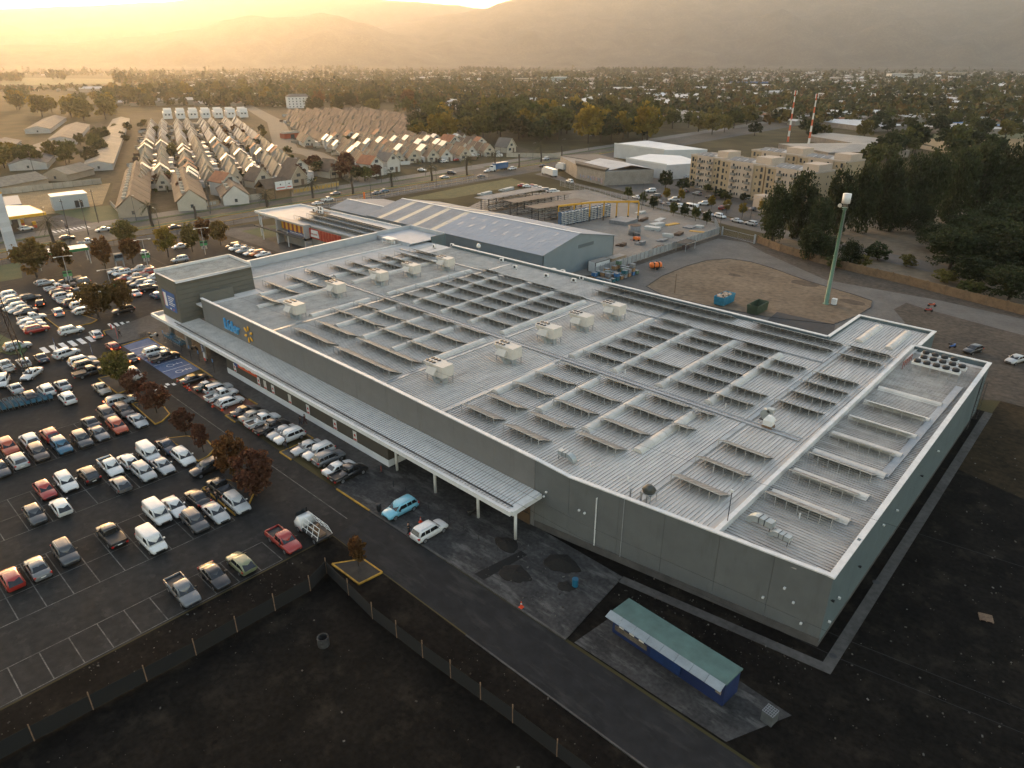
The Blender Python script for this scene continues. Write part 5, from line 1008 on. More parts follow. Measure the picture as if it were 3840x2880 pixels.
# lot lamps with twin arms and green banners
LAMPS = [(385, 1085, 1, 'in front of the white and green canopy'), (530, 975, 1, 'between the orange-brown and yellow trees'), (775, 940, 1, 'by the olive tree near the retail block'), (648, 985, 0, 'behind the silver SUV near the tower'), (412, 1188, 1, 'among the two trees on the tower island')]
LAMPS = [(266, 1030 + 45, 1, LAMPS[0][3]), (556, 1003, 1, LAMPS[1][3]), (771, 955, 1, LAMPS[2][3]), (430, 1130, 1, LAMPS[4][3])]
for i, (u, v, bn_, lab) in enumerate(LAMPS):
    x, y = G(u, v); t = thing('twin_lamp', 'twin-armed lamp post with green banners ' + lab, 'lamp post', (x, y, 0), R(75), 'twin lamp posts in the lot')
    b = B(); b.cyl(0, 0, 0, 7.5, .09, .06, n=7); part('pole', b, GREYM, t); b = B(); b.box(-1.7, 1.7, -.04, .04, 7.45, 7.55); part('arm', b, GREYM, t)
    for s in (-1, 1): b = B(); b.box(s * 1.7 - .3, s * 1.7 + .3, -.12, .12, 7.35, 7.5); part('lamp_head', b, WHITEM, t)
    for s in (-1, 1): b = B(); b.box(*sorted((s * .12, s * .95)), -.02, .02, 2.6, 3.9); part('banner', b, mat('banner_green', (.06, .24, .08), .7), t); b = B(); b.box(*sorted((s * .15, s * .92)), -.025, .025, 3.3, 3.75); part('banner_print', b, mat('banner_dark', (.01, .02, .012), .7), t); b = B(); b.cyl(s * .5, 0, 1.7, 2.5, .28, .2, n=8); part('flower_basket', b, mat('flowers', (.35, .30, .25), .9, var=.5, scale=8), t)
# white and green canopy, cabin, hoarding
t = thing('garden_canopy', 'flat white canopy with a green edge at the far side of the car park', 'canopy', (-213.6, 51.5, 0), R(82))
b = B(); b.box(-6, 6, -2.5, 2.5, 4.2, 4.4); part('roof', b, WHITEM, t); b = B(); b.box(-6.05, 6.05, -2.6, -2.5, 3.7, 4.42); b.box(-6.05, 6.05, 2.5, 2.6, 3.7, 4.42); part('green_edge', b, mat('canopy_green', (.03, .20, .07), .6), t)
for sx in (-5.8, 5.8):
    for sy in (-2.3, 2.3): b = B(); b.cyl(sx, sy, 0, 4.2, .1, n=6); part('post', b, WHITEM, t)
x, y = G(452, 1000); t = thing('guard_box', 'grey-blue guard cabin on a small frame behind the far parked cars', 'cabin', (x, y, 0), R(80)); b = B(); b.box(-1, 1, -.8, .8, 1.8, 3.6); part('cabin', b, mat('cabin_grey', (.12, .15, .17), .7), t); b = B(); b.box(-.95, .95, -.85, -.81, 2.5, 3.3); part('window', b, GLASS, t); b = B(); [b.box(sx - .06, sx + .06, sy - .06, sy + .06, 0, 1.8) for sx in (-.9, .9) for sy in (-.7, .7)]; part('stilts', b, GREYM, t)
# feather flags
for i, (x_, y_, lab) in enumerate([(1075, 290, 'tall blue feather flag beside the white SUV on the grass island'), (1770, 400, 'narrow blue feather flag at the nose of the white SUV')]):
    x, y = cC(x_, y_); t = thing('feather_flag', lab, 'flag', (x, y, 0), 0, 'blue feather flags'); b = B(); b.cyl(0, 0, 0, 3.4, .025, n=5); part('pole', b, DARKM, t); b = B(); b.hexa([(.03, -.01, 1.0), (.55 - .3 * i, -.01, 1.15), (.55 - .3 * i, .01, 1.15), (.03, .01, 1.0), (.03, -.01, 3.4), (.4 - .25 * i, -.01, 3.2), (.4 - .25 * i, .01, 3.2), (.03, .01, 3.4)]); part('cloth', b, mat('flag_blue', (.02, .06, .20), .8), t); b = B(); b.box(.12, .4 - .2 * i, -.025, -.012, 1.6, 2.5); part('print', b, WHITEM, t)
# give-way sign, hydrant
x, y = cD(315, 470); t = thing('give_way_sign', 'red-bordered triangle give way sign at the plaza corner', 'sign', (x, y, .12), R(-10)); b = B(); b.cyl(0, 0, 0, 2.2, .03, n=6); part('post', b, RED, t); b = B(); b.prism([(-.4, 0), (.4, 0), (0, -.7)], -.015, .015); b.v = [(px, pz - .03, 2.75 + py) for px, py, pz in b.v]; part('triangle', b, RED, t); b = B(); b.prism([(-.25, -.09), (.25, -.09), (0, -.5)], -.015, .015); b.v = [(px, pz - .05, 2.75 + py) for px, py, pz in b.v]; part('white_face', b, WHITEM, t)
x, y = cD(200, 290); t = thing('red_pillar', 'short red hydrant post at the tip of the plaza', 'hydrant', (x, y, .12)); b = B(); b.cyl(0, 0, 0, 1.0, .12, n=8); part('barrel', b, RED, t); b = B(); b.tube([(-.5, 0, .9), (.3, 0, 1.0)], .06); part('arm', b, RED, t)
# cones
cb = B(); cb.cyl(0, 0, .04, .75, .17, .03, n=10); CONEM = cb.mesh('cone_body', mat('cone_orange', (.65, .06, .015), .6)); cb = B(); cb.box(-.22, .22, -.22, .22, 0, .04); CONEB = cb.mesh('cone_base', CONEM.materials[0]); cb = B(); cb.cyl(0, 0, .42, .56, .095, .07, n=10); CONES = cb.mesh('white_band', WHITEM)
for lab, xy, z in [('traffic cone at the corner of the red bays behind the taxi', cD(1440, 1275), .02), ('traffic cone nearest the police car tail', cD(1580, 1360), .02), ('traffic cone left of the pair by the police car', cD(1630, 1390), .02), ('largest cone of the group at the red bays edge', cD(1670, 1430), .02), ('cone behind the white pickup at the red bays', cI(335, 770), .02), ('cone behind the white hatchback at the red bays', cI(455, 815), .02), ('red cone at the roadside end of the trench', crop(1800, 1900, 1.7015)(263, 648), .13), ('small red cone beside the white SUV with the black roof', c1(813, 785), .13)]:
    t = thing('traffic_cone', lab, 'cone', (*xy, z), 0, 'traffic cones'); link('cone_body', CONEM, t); link('cone_base', CONEB, t); link('white_band', CONES, t)
t = thing('blue_drum', 'blue open drum beside the dark soil heap', 'drum', (*crop(1800, 1900, 1.7015)(606, 510), .12)); b = B(); b.cyl(0, 0, 0, .9, .32, n=14); part('barrel', b, mat('drum_blue', (.012, .12, .20), .5), t); b = B(); b.cyl(0, 0, .3, .34, .335, n=14); b.cyl(0, 0, .6, .64, .335, n=14); b.cyl(0, 0, .86, .91, .335, n=14); part('hoops', b, mat('drum_blue2', (.01, .09, .16), .5), t)
# posts with rope on the slab
for i, (x_, y_) in enumerate([(640, 555), (718, 600), (862, 695), (995, 778), (1087, 835), (1183, 893), (1302, 965)]):
    x, y = c1(x_, y_); t = thing('slab_post', 'thin rusty post on the storefront slab, %s from the shopfront row' % nth(i), 'post', (x, y, .12), 0, 'posts on the slab'); b = B(); b.cyl(0, 0, 0, .95, .03, n=6); part('stake', b, DARKM, t); b = B(); b.cyl(0, 0, 0, .04, .12, n=8); part('foot', b, DARKM, t)
t = thing('litter_bin', 'black litter bin beside the pale blue SUV', 'bin', (*c1(548, 712), .12)); b = B(); b.cyl(0, 0, 0, .95, .25, .3, n=10); part('bin', b, BLACK, t); b = B(); b.cyl(0, 0, .95, 1.05, .31, .2, n=10); part('lid', b, DARKM, t)
t = thing('red_bollard', 'short dark red bollard beside the last shopfront pickup', 'bollard', (*c1(562, 462), .12)); b = B(); b.cyl(0, 0, 0, .9, .08, n=8); part('post', b, mat('bollard_red', (.15, .03, .025), .6), t); b = B(); b.box(-.2, .2, -.2, .2, 0, .05); part('foot', b, DARKM, t)
def moto(x, y, rz, col, label, scooter=False):
    t = thing('motorbike', label, 'motorbike', (x, y, .13), rz, 'motorbikes'); 
    for ax in (-.62, .62): b = B(); n = 12; b.loft([[(ax + r * math.cos(2 * math.pi * i / n), yy, .3 + r * math.sin(2 * math.pi * i / n)) for i in range(n)] for r, yy in ((.26, -.06), (.3, 0), (.26, .06))]); part('wheel', b, TYRE, t)
    b = B(); b.loft([[(xx, -w, z0), (xx, w, z0), (xx, w * .8, z1), (xx, -w * .8, z1)] for xx, w, z0, z1 in ((-.75, .1, .5, .72), (-.3, .15, .35, .75), (.1, .12, .4, .8), (.4, .13, .45, .9), (.55, .08, .5, .95))]); part('body', b, paint(col), t, True)
    b = B(); b.box(-.7, 0, -.13, .13, .74, .84); part('seat', b, BLACK, t); b = B(); b.tube([(.42, -.36, 1.05), (.5, 0, 1.0), (.42, .36, 1.05)], .025); b.tube([(.62, 0, .3), (.48, 0, 1.0)], .035); part('handlebar', b, DARKM, t)
    if scooter: b = B(); b.box(-1.0, -.6, -.2, .2, .85, 1.2); part('top_box', b, BLACK, t)
moto(*cD(1005, 440), R(95), PAL['white'], 'white scooter beside the first blue bay sign', True); moto(*cD(1760, 680), R(20), PAL['black'], 'dark motorbike under the canopy by the big column'); moto(*c1(1152, 735), R(80), PAL['black'], 'black motorbike with a top box leaning by a canopy column', True); moto(*cR(1105, 650), R(60), (.02, .10, .35), 'blue scooter behind the condenser bank', True); moto(*cR(740, 90), R(30), PAL['red'], 'red motorbike on the dry grass behind the store'); moto(*cR(790, 10), R(30), PAL['orange-red'], 'orange motorbike farther up on the dry grass')
t = thing('bicycle_rack', 'cluster of parked bicycles in a rack on the plaza', 'bicycles', (*cD(735, 440), .12))
for k in range(5):
    b = B(); y0 = k * .32; n = 12
    for ax in (-.5, .5): b.tube([(ax + .33 * math.cos(2 * math.pi * i / n), y0, .34 + .33 * math.sin(2 * math.pi * i / n)) for i in range(n + 1)], .02, 4)
    b.tube([(-.5, y0, .34), (-.15, y0, .8), (.35, y0, .82), (.5, y0, .34)], .022, 4); b.tube([(.35, y0, .82), (.4, y0, 1.0), (.3, y0 + .2, 1.02)], .02, 4); b.box(-.28, -.02, y0 - .05, y0 + .05, .86, .92); part('bicycle', b, DARKM, t)
# netted site fence round the fenced plot
NET = mat('shade_net', (.006, .006, .006), .95)
FP = [(-56.6, -60), (-55.0, 2), (-54.3, 15), (-54.2, 27), (-55.3, 29.7), (-46.2, 29.0), (-38.8, 29.2), (-28, 29.8), (-14, 30.2), (10, 31)]
fn = thing('site_fence', 'low black net fence on timber posts round the dark empty plot', 'fence')
for i in range(len(FP) - 1):
    a, b2 = Vector(FP[i]), Vector(FP[i + 1]); L = (b2 - a).length; n = max(1, round(L / 4.2))
    for k in range(n):
        p, q = a.lerp(b2, k / n), a.lerp(b2, (k + 1) / n); b = B(); b.wall(p, q, .05, 1.65 + rnd.uniform(-.1, .08), .02); part('net_panel', b, NET, fn)
        b = B(); b.cyl(p.x, p.y, 0, 2.0 + rnd.uniform(-.15, .2), .055, n=6); part('post', b, WOODM, fn)
b = B(); b.cyl(-46.8, 23.8, 0, 1.0, .55, n=18, cap=False); b.cyl(-46.8, 23.8, 0, 1.0, .44, n=18, cap=False); b.v = [(x, y, z) for x, y, z in b.v]
for i in range(18):
    a, c2 = 2 * math.pi * i / 18, 2 * math.pi * (i + 1) / 18; b.quad(*[(-46.8 + r * math.cos(t_), 23.8 + r * math.sin(t_), 1.0) for r, t_ in ((.44, a), (.55, a), (.55, c2), (.44, c2))])
tag(link('concrete_pipe', b.mesh('concrete_pipe', CONCD)), 'upright concrete pipe ring standing in the dark fenced plot', 'pipe')
# kiosk hut in the foreground
t = thing('blue_kiosk', 'long blue kiosk with a flat green roof and pale awning by the access road', 'kiosk')
b = B(); b.prism([(-28.0, 43.8), (-16.1, 43.2), (-15.9, 45.5), (-27.8, 46.0)], .03, 2.55); part('wall', b, mat('kiosk_blue', (.008, .020, .075), .6, var=.15, scale=.8, coords='World'), t)
b = B(); b.prism([(-28.1, 43.6), (-16.0, 43.05), (-15.8, 45.65), (-27.9, 46.15)], 2.56, 2.72); rf = part('roof', b, mat('kiosk_roof_green', (.055, .11, .10), .6, var=.2, scale=.7, coords='World'), t)
for k in range(8):
    xa, xb = -28.2 + 1.52 * k, -28.2 + 1.52 * (k + 1) - .03; sl = -.6 / 12.1; b = B(); ya = 43.55 + (xa + 28.1) * (-.0455); yb = 43.55 + (xb + 28.1) * (-.0455)
    b.hexa([(xa, ya - .85, 2.52), (xb, yb - .85, 2.52), (xb, yb, 2.75), (xa, ya, 2.75), (xa, ya - .85, 2.56), (xb, yb - .85, 2.56), (xb, yb, 2.79), (xa, ya, 2.79)]); part('awning_sheet', b, mat('awning_pale', (.20, .24, .26), .5, .2, var=.15, scale=.8, rand=.1), t)
for xa, c_ in ((-27.2, WHITEM), (-26.0, WHITEM), (-24.9, WHITEM), (-16.9, mat('kiosk_poster', (.25, .2, .15), .7, var=.5, scale=3))):
    b = B(); y = 43.72 + (xa + 28) * -.05; b.box(xa, xa + .55, y - .03, y, 1.2, 2.0, rz=-.05); part('notice', b, c_, t)
b = B(); b.box(-27.7, -24.0, 43.66, 43.75, .5, 1.1, rz=-.05); part('picture_panel', b, mat('kiosk_print', (.06, .045, .03), .7, col2=(.16, .13, .10), var=.3, scale=1.5), t)
b = B(); b.box(-23.5, -20.3, 43.3, 43.42, .4, 2.3, rz=-.05); part('shutter', b, mat('shutter_blue', (.01, .03, .10), .5, var=.2), t)
t = thing('gas_cage', 'small wire cage box on the concrete pad beyond the blue kiosk', 'cage', (-12.6, 44.6, .03), R(-6)); b = B()
for k in range(6): b.box(-.5 + k * .19, -.47 + k * .19, -.5, .5, 1.1, 1.14)
for k in range(5): b.box(-.5, .48, -.5 + k * .24, -.47 + k * .24, 1.141, 1.17)
part('lid_grid', b, STEEL, t); b = B(); b.box(-.5, .5, -.5, .5, 0, 1.05); part('box', b, mat('cage_grey', (.08, .085, .085), .7, var=.2), t)
for lab, x, y in (('timber pallet dumped on the dark ground right of the store', -2.2, 70.5), ('pale broken slab dumped in the near right corner', -2.0, 43.3)):
    t = thing('pallet', lab, 'pallet', (x, y, .02), R(20)); 
    for k in range(6): b = B(); b.box(-.6, .6, -.5 + k * .19, -.36 + k * .19, .1, .13); part('slat', b, WOODM, t)
    b = B(); [b.box(xx, xx + .1, -.5, .6, 0, .1) for xx in (-.6, -.05, .5)]; part('bearers', b, WOODM, t)
t = thing('rubble_pile', 'heap of broken boards and plaster dumped in the near right corner', 'rubble', (.8, 43.2, 0))
for k in range(16): b = B(); w_, d_, h_ = rnd.uniform(.2, .7), rnd.uniform(.15, .45), rnd.uniform(.04, .2); px, py = rnd.gauss(0, .7), rnd.gauss(0, .6); b.box(px, px + w_, py, py + d_, .02 + .1 * (k % 3), .02 + .1 * (k % 3) + h_, rz=rnd.random() * 3); part('board', b, rnd.choice([CONCD, WOODM, GREYM, CONC]), t)
for lab, x, y in (('round manhole lid on the side path near the near corner', -11.35, 55.3), ('round dark manhole on the side path farther along', -11.9, 68.6)):
    b = B(); b.cyl(x, y, .05, .058, .35, n=16); tag(link('manhole_cover', b.mesh('manhole_cover', DARKM)), lab, 'manhole')
# ================================================================ PEOPLE
SKINM = mat('skin', (.30, .17, .11), .6); HAIR = mat('hair', (.012, .009, .008), .7)
def skin(name, V, Ed, Rr, m, parent):
    me = bpy.data.meshes.new(name); me.from_pydata(V, Ed, []); me.materials.append(m); o = link(name, me, parent)
    me.skin_vertices or None
    mo = o.modifiers.new('skin', 'SKIN'); mo.use_smooth_shade = True
    for i, sv in enumerate(me.skin_vertices[0].data): sv.radius = (Rr[i], Rr[i] * (.75 if i < 4 else .95)); sv.use_root = (i == 0)
    s = o.modifiers.new('sub', 'SUBSURF'); s.levels = 1; s.render_levels = 1
    return o
def person(x, y, z, hd, label, top, trousers, stride=.25, arm=0.0, hair=True):
    t = thing('person', label, 'person', (x, y, z), R(hd), 'people')
    s = stride; V = [(0, 0, .93), (0, 0, 1.12), (0, 0, 1.35), (0, 0, 1.5), (.02, 0, 1.66)]
    hip = [(.0, sg * .1, .9) for sg in (-1, 1)]; knee = [(s * .5 * sg + .05, sg * .1, .5) for sg in (-1, 1)]; ank = [(s * sg - .03, sg * .1, .08) for sg in (-1, 1)]; toe = [(s * sg + .15, sg * .11, .04) for sg in (-1, 1)]
    sh = [(0, sg * .19, 1.42) for sg in (-1, 1)]; el = [(-s * .4 * sg + arm * .15, sg * .25, 1.14) for sg in (-1, 1)]; ha = [(-s * .5 * sg + .08 + arm * .35, sg * .23, .88 + arm * .2) for sg in (-1, 1)]
    V += hip + knee + ank + toe + sh + el + ha
    Ed = [(0, 1), (1, 2), (2, 3), (3, 4), (0, 5), (0, 6), (5, 7), (6, 8), (7, 9), (8, 10), (9, 11), (10, 12), (2, 13), (2, 14), (13, 15), (14, 16), (15, 17), (16, 18)]
    Rr = [.13, .13, .15, .06, .1, .09, .09, .06, .06, .045, .045, .04, .04, .06, .06, .045, .045, .035, .035]
    skin('body', V, Ed, Rr, SKINM, t)
    skin('jacket', [V[0], V[1], V[2], V[13], V[14], V[15], V[16], lerp(V[15], V[17], .75), lerp(V[16], V[18], .75)], [(0, 1), (1, 2), (2, 3), (2, 4), (3, 5), (4, 6), (5, 7), (6, 8)], [.16, .15, .175, .08, .08, .065, .065, .055, .055], top, t)
    skin('trousers', [V[0], V[5], V[6], V[7], V[8], V[9], V[10]], [(0, 1), (0, 2), (1, 3), (2, 4), (3, 5), (4, 6)], [.145, .105, .105, .08, .08, .065, .065], trousers, t)
    b = B(); n = 8; b.loft([[(.0 + r * math.cos(2 * math.pi * i / n), r * math.sin(2 * math.pi * i / n), zz) for i in range(n)] for r, zz in ((.1, 1.62), (.118, 1.7), (.1, 1.77), (.03, 1.8))]); part('hair', b, HAIR, t, True)
CLB, CLN, CLM = mat('cloth_black', (.012, .012, .014), .9), mat('cloth_navy', (.018, .024, .04), .9), mat('cloth_maroon', (.05, .016, .018), .9)
person(*cI(1460, 1022), .12, 200, 'person in black walking beside the white plinth with a companion', CLB, CLN); person(*cI(1517, 1002), .12, 200, 'long-haired person in dark red coat walking beside the one in black', CLM, CLM); person(*cI(1280, 1322), .12, 250, 'person in navy standing behind the white SUV in the shopfront row', CLN, CLN, .3, .6); person(*cD(365, 435), .12, 190, 'person striding across the plaza past the give way sign', CLB, CLB, .4); person(*c1(738, 862), .13, 60, 'person in black loading bags beside the white SUV with the black roof', CLB, CLB, .15, .8)
person(*cH(1385, 395), .02, 120, 'person in dark clothes behind the black sedan in the near lot', CLB, CLN, .1); person(*cH(1338, 372), .02, 160, 'person in a dark red top behind the black sedan in the near lot', CLM, CLN, .1); person(*crop(0, 650, 3.16)(800, 675), .02, 200, 'pedestrian on the avenue zebra by the petrol station', CLB, CLN, .4)
# ================================================================ RETAIL BLOCK AND STEEL YARD
RB = thing('retail_block', 'low retail block with orange striped and red shop fronts and three long solar rows', 'building')
b = B(); b.prism([(-194.6, 106.2), (-157.4, 106.2), (-157.8, 121.6), (-204.4, 121), (-204, 112)], 0, 6.9); part('wall', b, mat('retail_wall', (.22, .21, .19), .8, var=.12, scale=.4, coords='World'), RB)
b = B(); b.prism([(-208.3, 104.8), (-194.6, 104.6), (-194.6, 106), (-157.3, 106), (-157.6, 121.8), (-207.9, 120.6)], 6.95, 7.25); rr = part('roof', b, mat('retail_roof', (.40, .40, .39), .6, var=.1, scale=.3, coords='World'), RB)
b = B()
for a, c_ in (((-208.3, 104.8), (-194.6, 104.6)), ((-207.9, 120.6), (-157.6, 121.8)), ((-208.3, 104.8), (-207.9, 120.6))): b.wall(a, c_, 7.26, 7.75, .3)
part('parapet', b, CAPM, rr)
for k, (x, y) in enumerate(((-202, 103.2), (-207.5, 105.5), (-193.9, 103.4), (-188.1, 103.6))): b = B(); b.cyl(x, y, 0, 6.95 if k < 2 else 4.2, .16, n=10); part('column', b, WHITEM, RB)
b = B(); b.box(-206, -179.5, 102.6, 104.2, 3.7, 3.95); part('entrance_slab', b, CONC, RB)
b = B(); b.box(-195.2, -179.2, 104.1, 106, 3.0, 3.6); b.box(-195.2, -179.2, 104.1, 106, 7.0, 7.5); b.box(-195.2, -194.4, 104.1, 106, 0, 7.0); b.box(-180, -179.2, 104.1, 106, 0, 7.0); part('sign_frame', b, mat('frame_grey', (.30, .29, .28), .6), RB)
ST = thing('striped_sign', 'yellow and dark red striped shop front panel above a blue name board', 'sign', (-187.3, 105.6, 0))
for k in range(12): b = B(); b.box(-7.0 + k * 1.15, -7.0 + (k + 1) * 1.15 - .02, -.1, .1, 4.4, 6.95); part('stripe', b, mat('stripe_yellow', (.62, .30, .02), .6) if k % 2 == 0 else mat('stripe_red', (.20, .035, .02), .6), ST)
b = B(); b.box(-3.5, 6.6, -.3, -.12, 3.62, 4.4); part('name_board', b, mat('board_blue', (.015, .045, .17), .6), ST)
link('lettering', TX['perf'], ST, (-2.2, -.34, 3.82), (R(90), 0, 0))
PJ = thing('pizza_sign', 'red shop front panel with a white oval name sign on the retail block', 'sign', (-171.6, 105.7, 0)); b = B(); b.box(-8, 8, -.12, .12, 3.8, 6.6); part('panel', b, mat('pizza_red', (.34, .04, .02), .6, var=.1), PJ)
for k in range(7): b = B(); b.box(-2 + k * 1.4, -1.6 + k * 1.4, -.25, -.13, 3.8, 6.6); part('fin', b, mat('pizza_fin', (.42, .08, .04), .6), PJ)
b = B(); b.hexa([(-6.8, -.3, 4.3), (-2.6, -.3, 4.3), (-2.6, -.14, 4.3), (-6.8, -.14, 4.3), (-6.3, -.3, 6.3), (-3.1, -.3, 6.3), (-3.1, -.14, 6.3), (-6.3, -.14, 6.3)]); part('oval_board', b, WHITEM, PJ); link('lettering', TX['pizza'], PJ, (-6.5, -.33, 5.0), (R(90), 0, 0))
for i, (y, x0) in enumerate(((107.5, -190.2), (111.4, -189.6), (115.1, -187.6))):
    solar(x0 / 1.011, -157.2 / 1.011, y / 1.011, 7.25, 'long solar row on the retail block, %s from its shop fronts' % nth(i), 'solar rows on the retail block')
t = thing('air_unit_platform', 'mesh platform with five white condensers on the retail block roof', 'air conditioner', (-190.7, 116.8, 7.26)); b = B(); b.box(-3.2, 3.2, -1.8, 1.8, .5, .6); part('platform', b, WOODM, t)
for k, (px, py, s) in enumerate(((-2.2, -.6, 1), (-1.6, .8, 1.6), (-.2, .8, 1.6), (.9, -.8, 1), (2.2, -.8, 1))): b = B(); b.box(px - .5, px + .5, py - .25, py + .25, .6, .6 + .9 * s); c_ = part('casing', b, WHITEM, t); b = B(); b.box(px - .35, px + .3, py - .28, py - .255, .75, .55 + .9 * s); part('grille', b, DARKM, c_)
# steel warehouse
WH = thing('steel_warehouse', 'big blue-grey steel warehouse with a low gable roof behind the store', 'warehouse')
WROOF = mat('warehouse_roof', (.30, .32, .35), .8, .0, spec=.15, var=.05, scale=.15, coords='World'); WROOFO = mat('warehouse_roof_old', (.26, .265, .27), .8, .0, spec=.15, var=.12, scale=.2, coords='World'); WWALL = mat('warehouse_wall', (.20, .24, .26), .5, .15, var=.05, scale=.3, coords='World')
X0, X1, YF, YR, YB, ZE, ZR = -181.5, -109.6, 127.3, 141.6, 156.8, 6.8, 9.8
b = B(); b.hexa([(X0, YF, 0), (X1, YF, 0), (X1, YF + .3, 0), (X0, YF + .3, 0), (X0, YF, ZE), (X1, YF, ZE), (X1, YF + .3, ZE), (X0, YF + .3, ZE)]); b.box(X0, X1, YB - .3, YB, 0, ZE)
part('side_wall', b, WWALL, WH)
for x in (X0, X1 - .3):
    b = B(); P = [(x, YF, 0), (x, YB, 0), (x, YB, ZE), (x, YR, ZR), (x, YF, ZE)]; b.quad(*P); b.quad(*[(p[0] + .3, p[1], p[2]) for p in P]); part('gable_wall', b, WWALL, WH)
b = B(); b.box(X1 + .005, X1 + .06, 141.2, 147.6, 6.0, 6.9); part('ridge_louvre', b, mat('louvre_grey', (.10, .12, .13), .6), WH)
def slope(b, xa, xb, y0, z0, y1, z1, th=.12): b.hexa([(xa, y0, z0), (xb, y0, z0), (xb, y1, z1), (xa, y1, z1), (xa, y0, z0 + th), (xb, y0, z0 + th), (xb, y1, z1 + th), (xa, y1, z1 + th)])
nS = 36
rf = part('ridge_cap', B().box(X0 - .3, X1 + .3, YR - .35, YR + .35, ZR + .12, ZR + .2), mat('ridge_white', (.55, .56, .57), .5), WH)
for k in range(nS):
    xa, xb = X0 - .3 + k * (X1 - X0 + .6) / nS, X0 - .3 + (k + 1) * (X1 - X0 + .6) / nS - .03; m = WROOFO if k < 16 else WROOF
    if k < 16 and k % 4 == 3: m = mat('roof_translucent', (.42, .37, .28), .5, var=.1)
    b = B(); slope(b, xa, xb, YF - .4, ZE - .08, YR, ZR); part('roof_sheet', b, m, WH); b = B(); slope(b, xa, xb, YR, ZR, YB + .4, ZE - .08); part('roof_sheet', b, m, WH)
b = B()
for r_ in range(2):
    for k in range(9): x = -151 + k * 4.4 + r_ * .8; y = YF + (5.5 if r_ == 0 else 10.0); z = ZE + (y - YF) * (ZR - ZE) / (YR - YF) + .13; b.hexa([(x, y, z), (x + .9, y, z), (x + .9, y + 2.2, z + .46), (x, y + 2.2, z + .46), (x, y, z + .015), (x + .9, y, z + .015), (x + .9, y + 2.2, z + .475), (x, y + 2.2, z + .475)])
sl = part('rooflights', b, mat('rooflight_grey', (.22, .24, .27), .4), WH); stuff(sl)
W2 = thing('low_warehouse', 'smaller grey gabled warehouse between the retail block and the big one', 'warehouse')
b = B(); b.prism([(-203, 128.6), (-182, 128.6), (-182, 150), (-203, 150)], 0, 5.8); part('wall', b, WWALL, W2)
for xa, xb in ((-203.3, -192.6), (-192.55, -181.8)):
    b = B(); slope(b, xa, xb, 128.2, 5.9, 135.5, 7.8); part('roof_slope', b, WROOFO, W2); b = B(); slope(b, xa, xb, 135.5, 7.8, 150.3, 5.9); part('roof_slope', b, WROOFO, W2)
b = B(); b.box(-203.4, -181.7, 135.2, 135.8, 7.93, 8.0); part('ridge_cap', b, CAPM, W2)
# racks and open sheds
RK = [((-183, 178), (-182.5, 209), 'grey roofed open rack farthest from the warehouse', (.20, .19, .18)), ((-171.5, 181), (-169, 208), 'middle open rack with a brown rusty roof', (.13, .10, .075)), ((-158.5, 178), (-155.5, 201), 'near open rack with a brown flat roof full of bars', (.13, .10, .075))]
for lab, p, q, c_ in [(r[2], r[0], r[1], r[3]) for r in RK]:
    t = thing('storage_rack', lab, 'rack', (p[0], p[1], 0), math.atan2(q[1] - p[1], q[0] - p[0]), 'roofed bar racks in the steel yard'); L = math.hypot(q[0] - p[0], q[1] - p[1])
    b = B(); b.box(-.5, L + .5, -3.2, 3.2, 5.0, 5.12); part('roof', b, mat('rack_roof_%d' % int(c_[0] * 99), c_, .8, var=.2, scale=.5), t)
    for k in range(9):
        b = B(); x = k * L / 8; b.box(x - .1, x + .1, -.12, .12, 0, 5)
        for z in (.5, 1.2, 1.9, 2.6, 3.3, 4.0): b.box(x - .05, x + .05, -2.4, 2.4, z, z + .1)
        part('upright', b, DARKM, t)
    b = B(); r_ = random.Random(int(L * 10))
    for z in (.6, 1.3, 2.0, 2.7, 3.4, 4.1):
        for s in (-1.9, -1.1, .9, 1.7):
            if r_.random() < .85: x = r_.uniform(0, L * .4); b.box(x, x + r_.uniform(.4, .6) * L, s - .3, s + .3, z, z + r_.uniform(.12, .4))
    stuff(part('stored_bars', b, mat('bars_mixed', (.10, .085, .07), .7, col2=(.35, .33, .30), scale=1.2, var=.3), t))
t = thing('profile_rack', 'tall blue rack of pale profiles under the yellow crane beam', 'rack', (-148.0, 180.0, 0), math.atan2(23.5, 2.4)); 
for k in range(16):
    b = B(); x = k * 1.6; b.box(x, x + .12, -.8, .8, 0, 4.6); part('upright', b, mat('rack_blue', (.05, .10, .17), .6), t)
b = B()
for z in (.5, 1.1, 1.7, 2.3, 2.9, 3.5, 4.1):
    for k in range(7): b.box(k * 3.5 + rnd.random() * .3, k * 3.5 + 3.2, -.9, .7, z, z + .25)
stuff(part('stored_profiles', b, mat('profiles_pale', (.42, .43, .43), .5, var=.35, scale=1.5), t))
YELC = mat('crane_yellow', (.50, .26, .02), .55, var=.1, scale=1)
t = thing('gantry_crane', 'yellow gantry crane beam on tall legs over the blue profile rack', 'crane'); CP = [(-149.4, 181), (-147.6, 187), (-145.6, 193), (-143.0, 197.5), (-139.8, 200.5), (-137, 203.5), (-134.6, 206)]
for p in CP: b = B(); b.box(p[0] - .2, p[0] + .2, p[1] - .2, p[1] + .2, 0, 1.6); f = part('pedestal', b, CONC, t); b = B(); b.box(p[0] - .17, p[0] + .17, p[1] - .17, p[1] + .17, 1.6, 6.0); part('leg', b, YELC, t)
b = B()
for i in range(len(CP) - 1): b.wall(CP[i], CP[i + 1], 6.0, 6.6, .45)
part('beam', b, YELC, t)
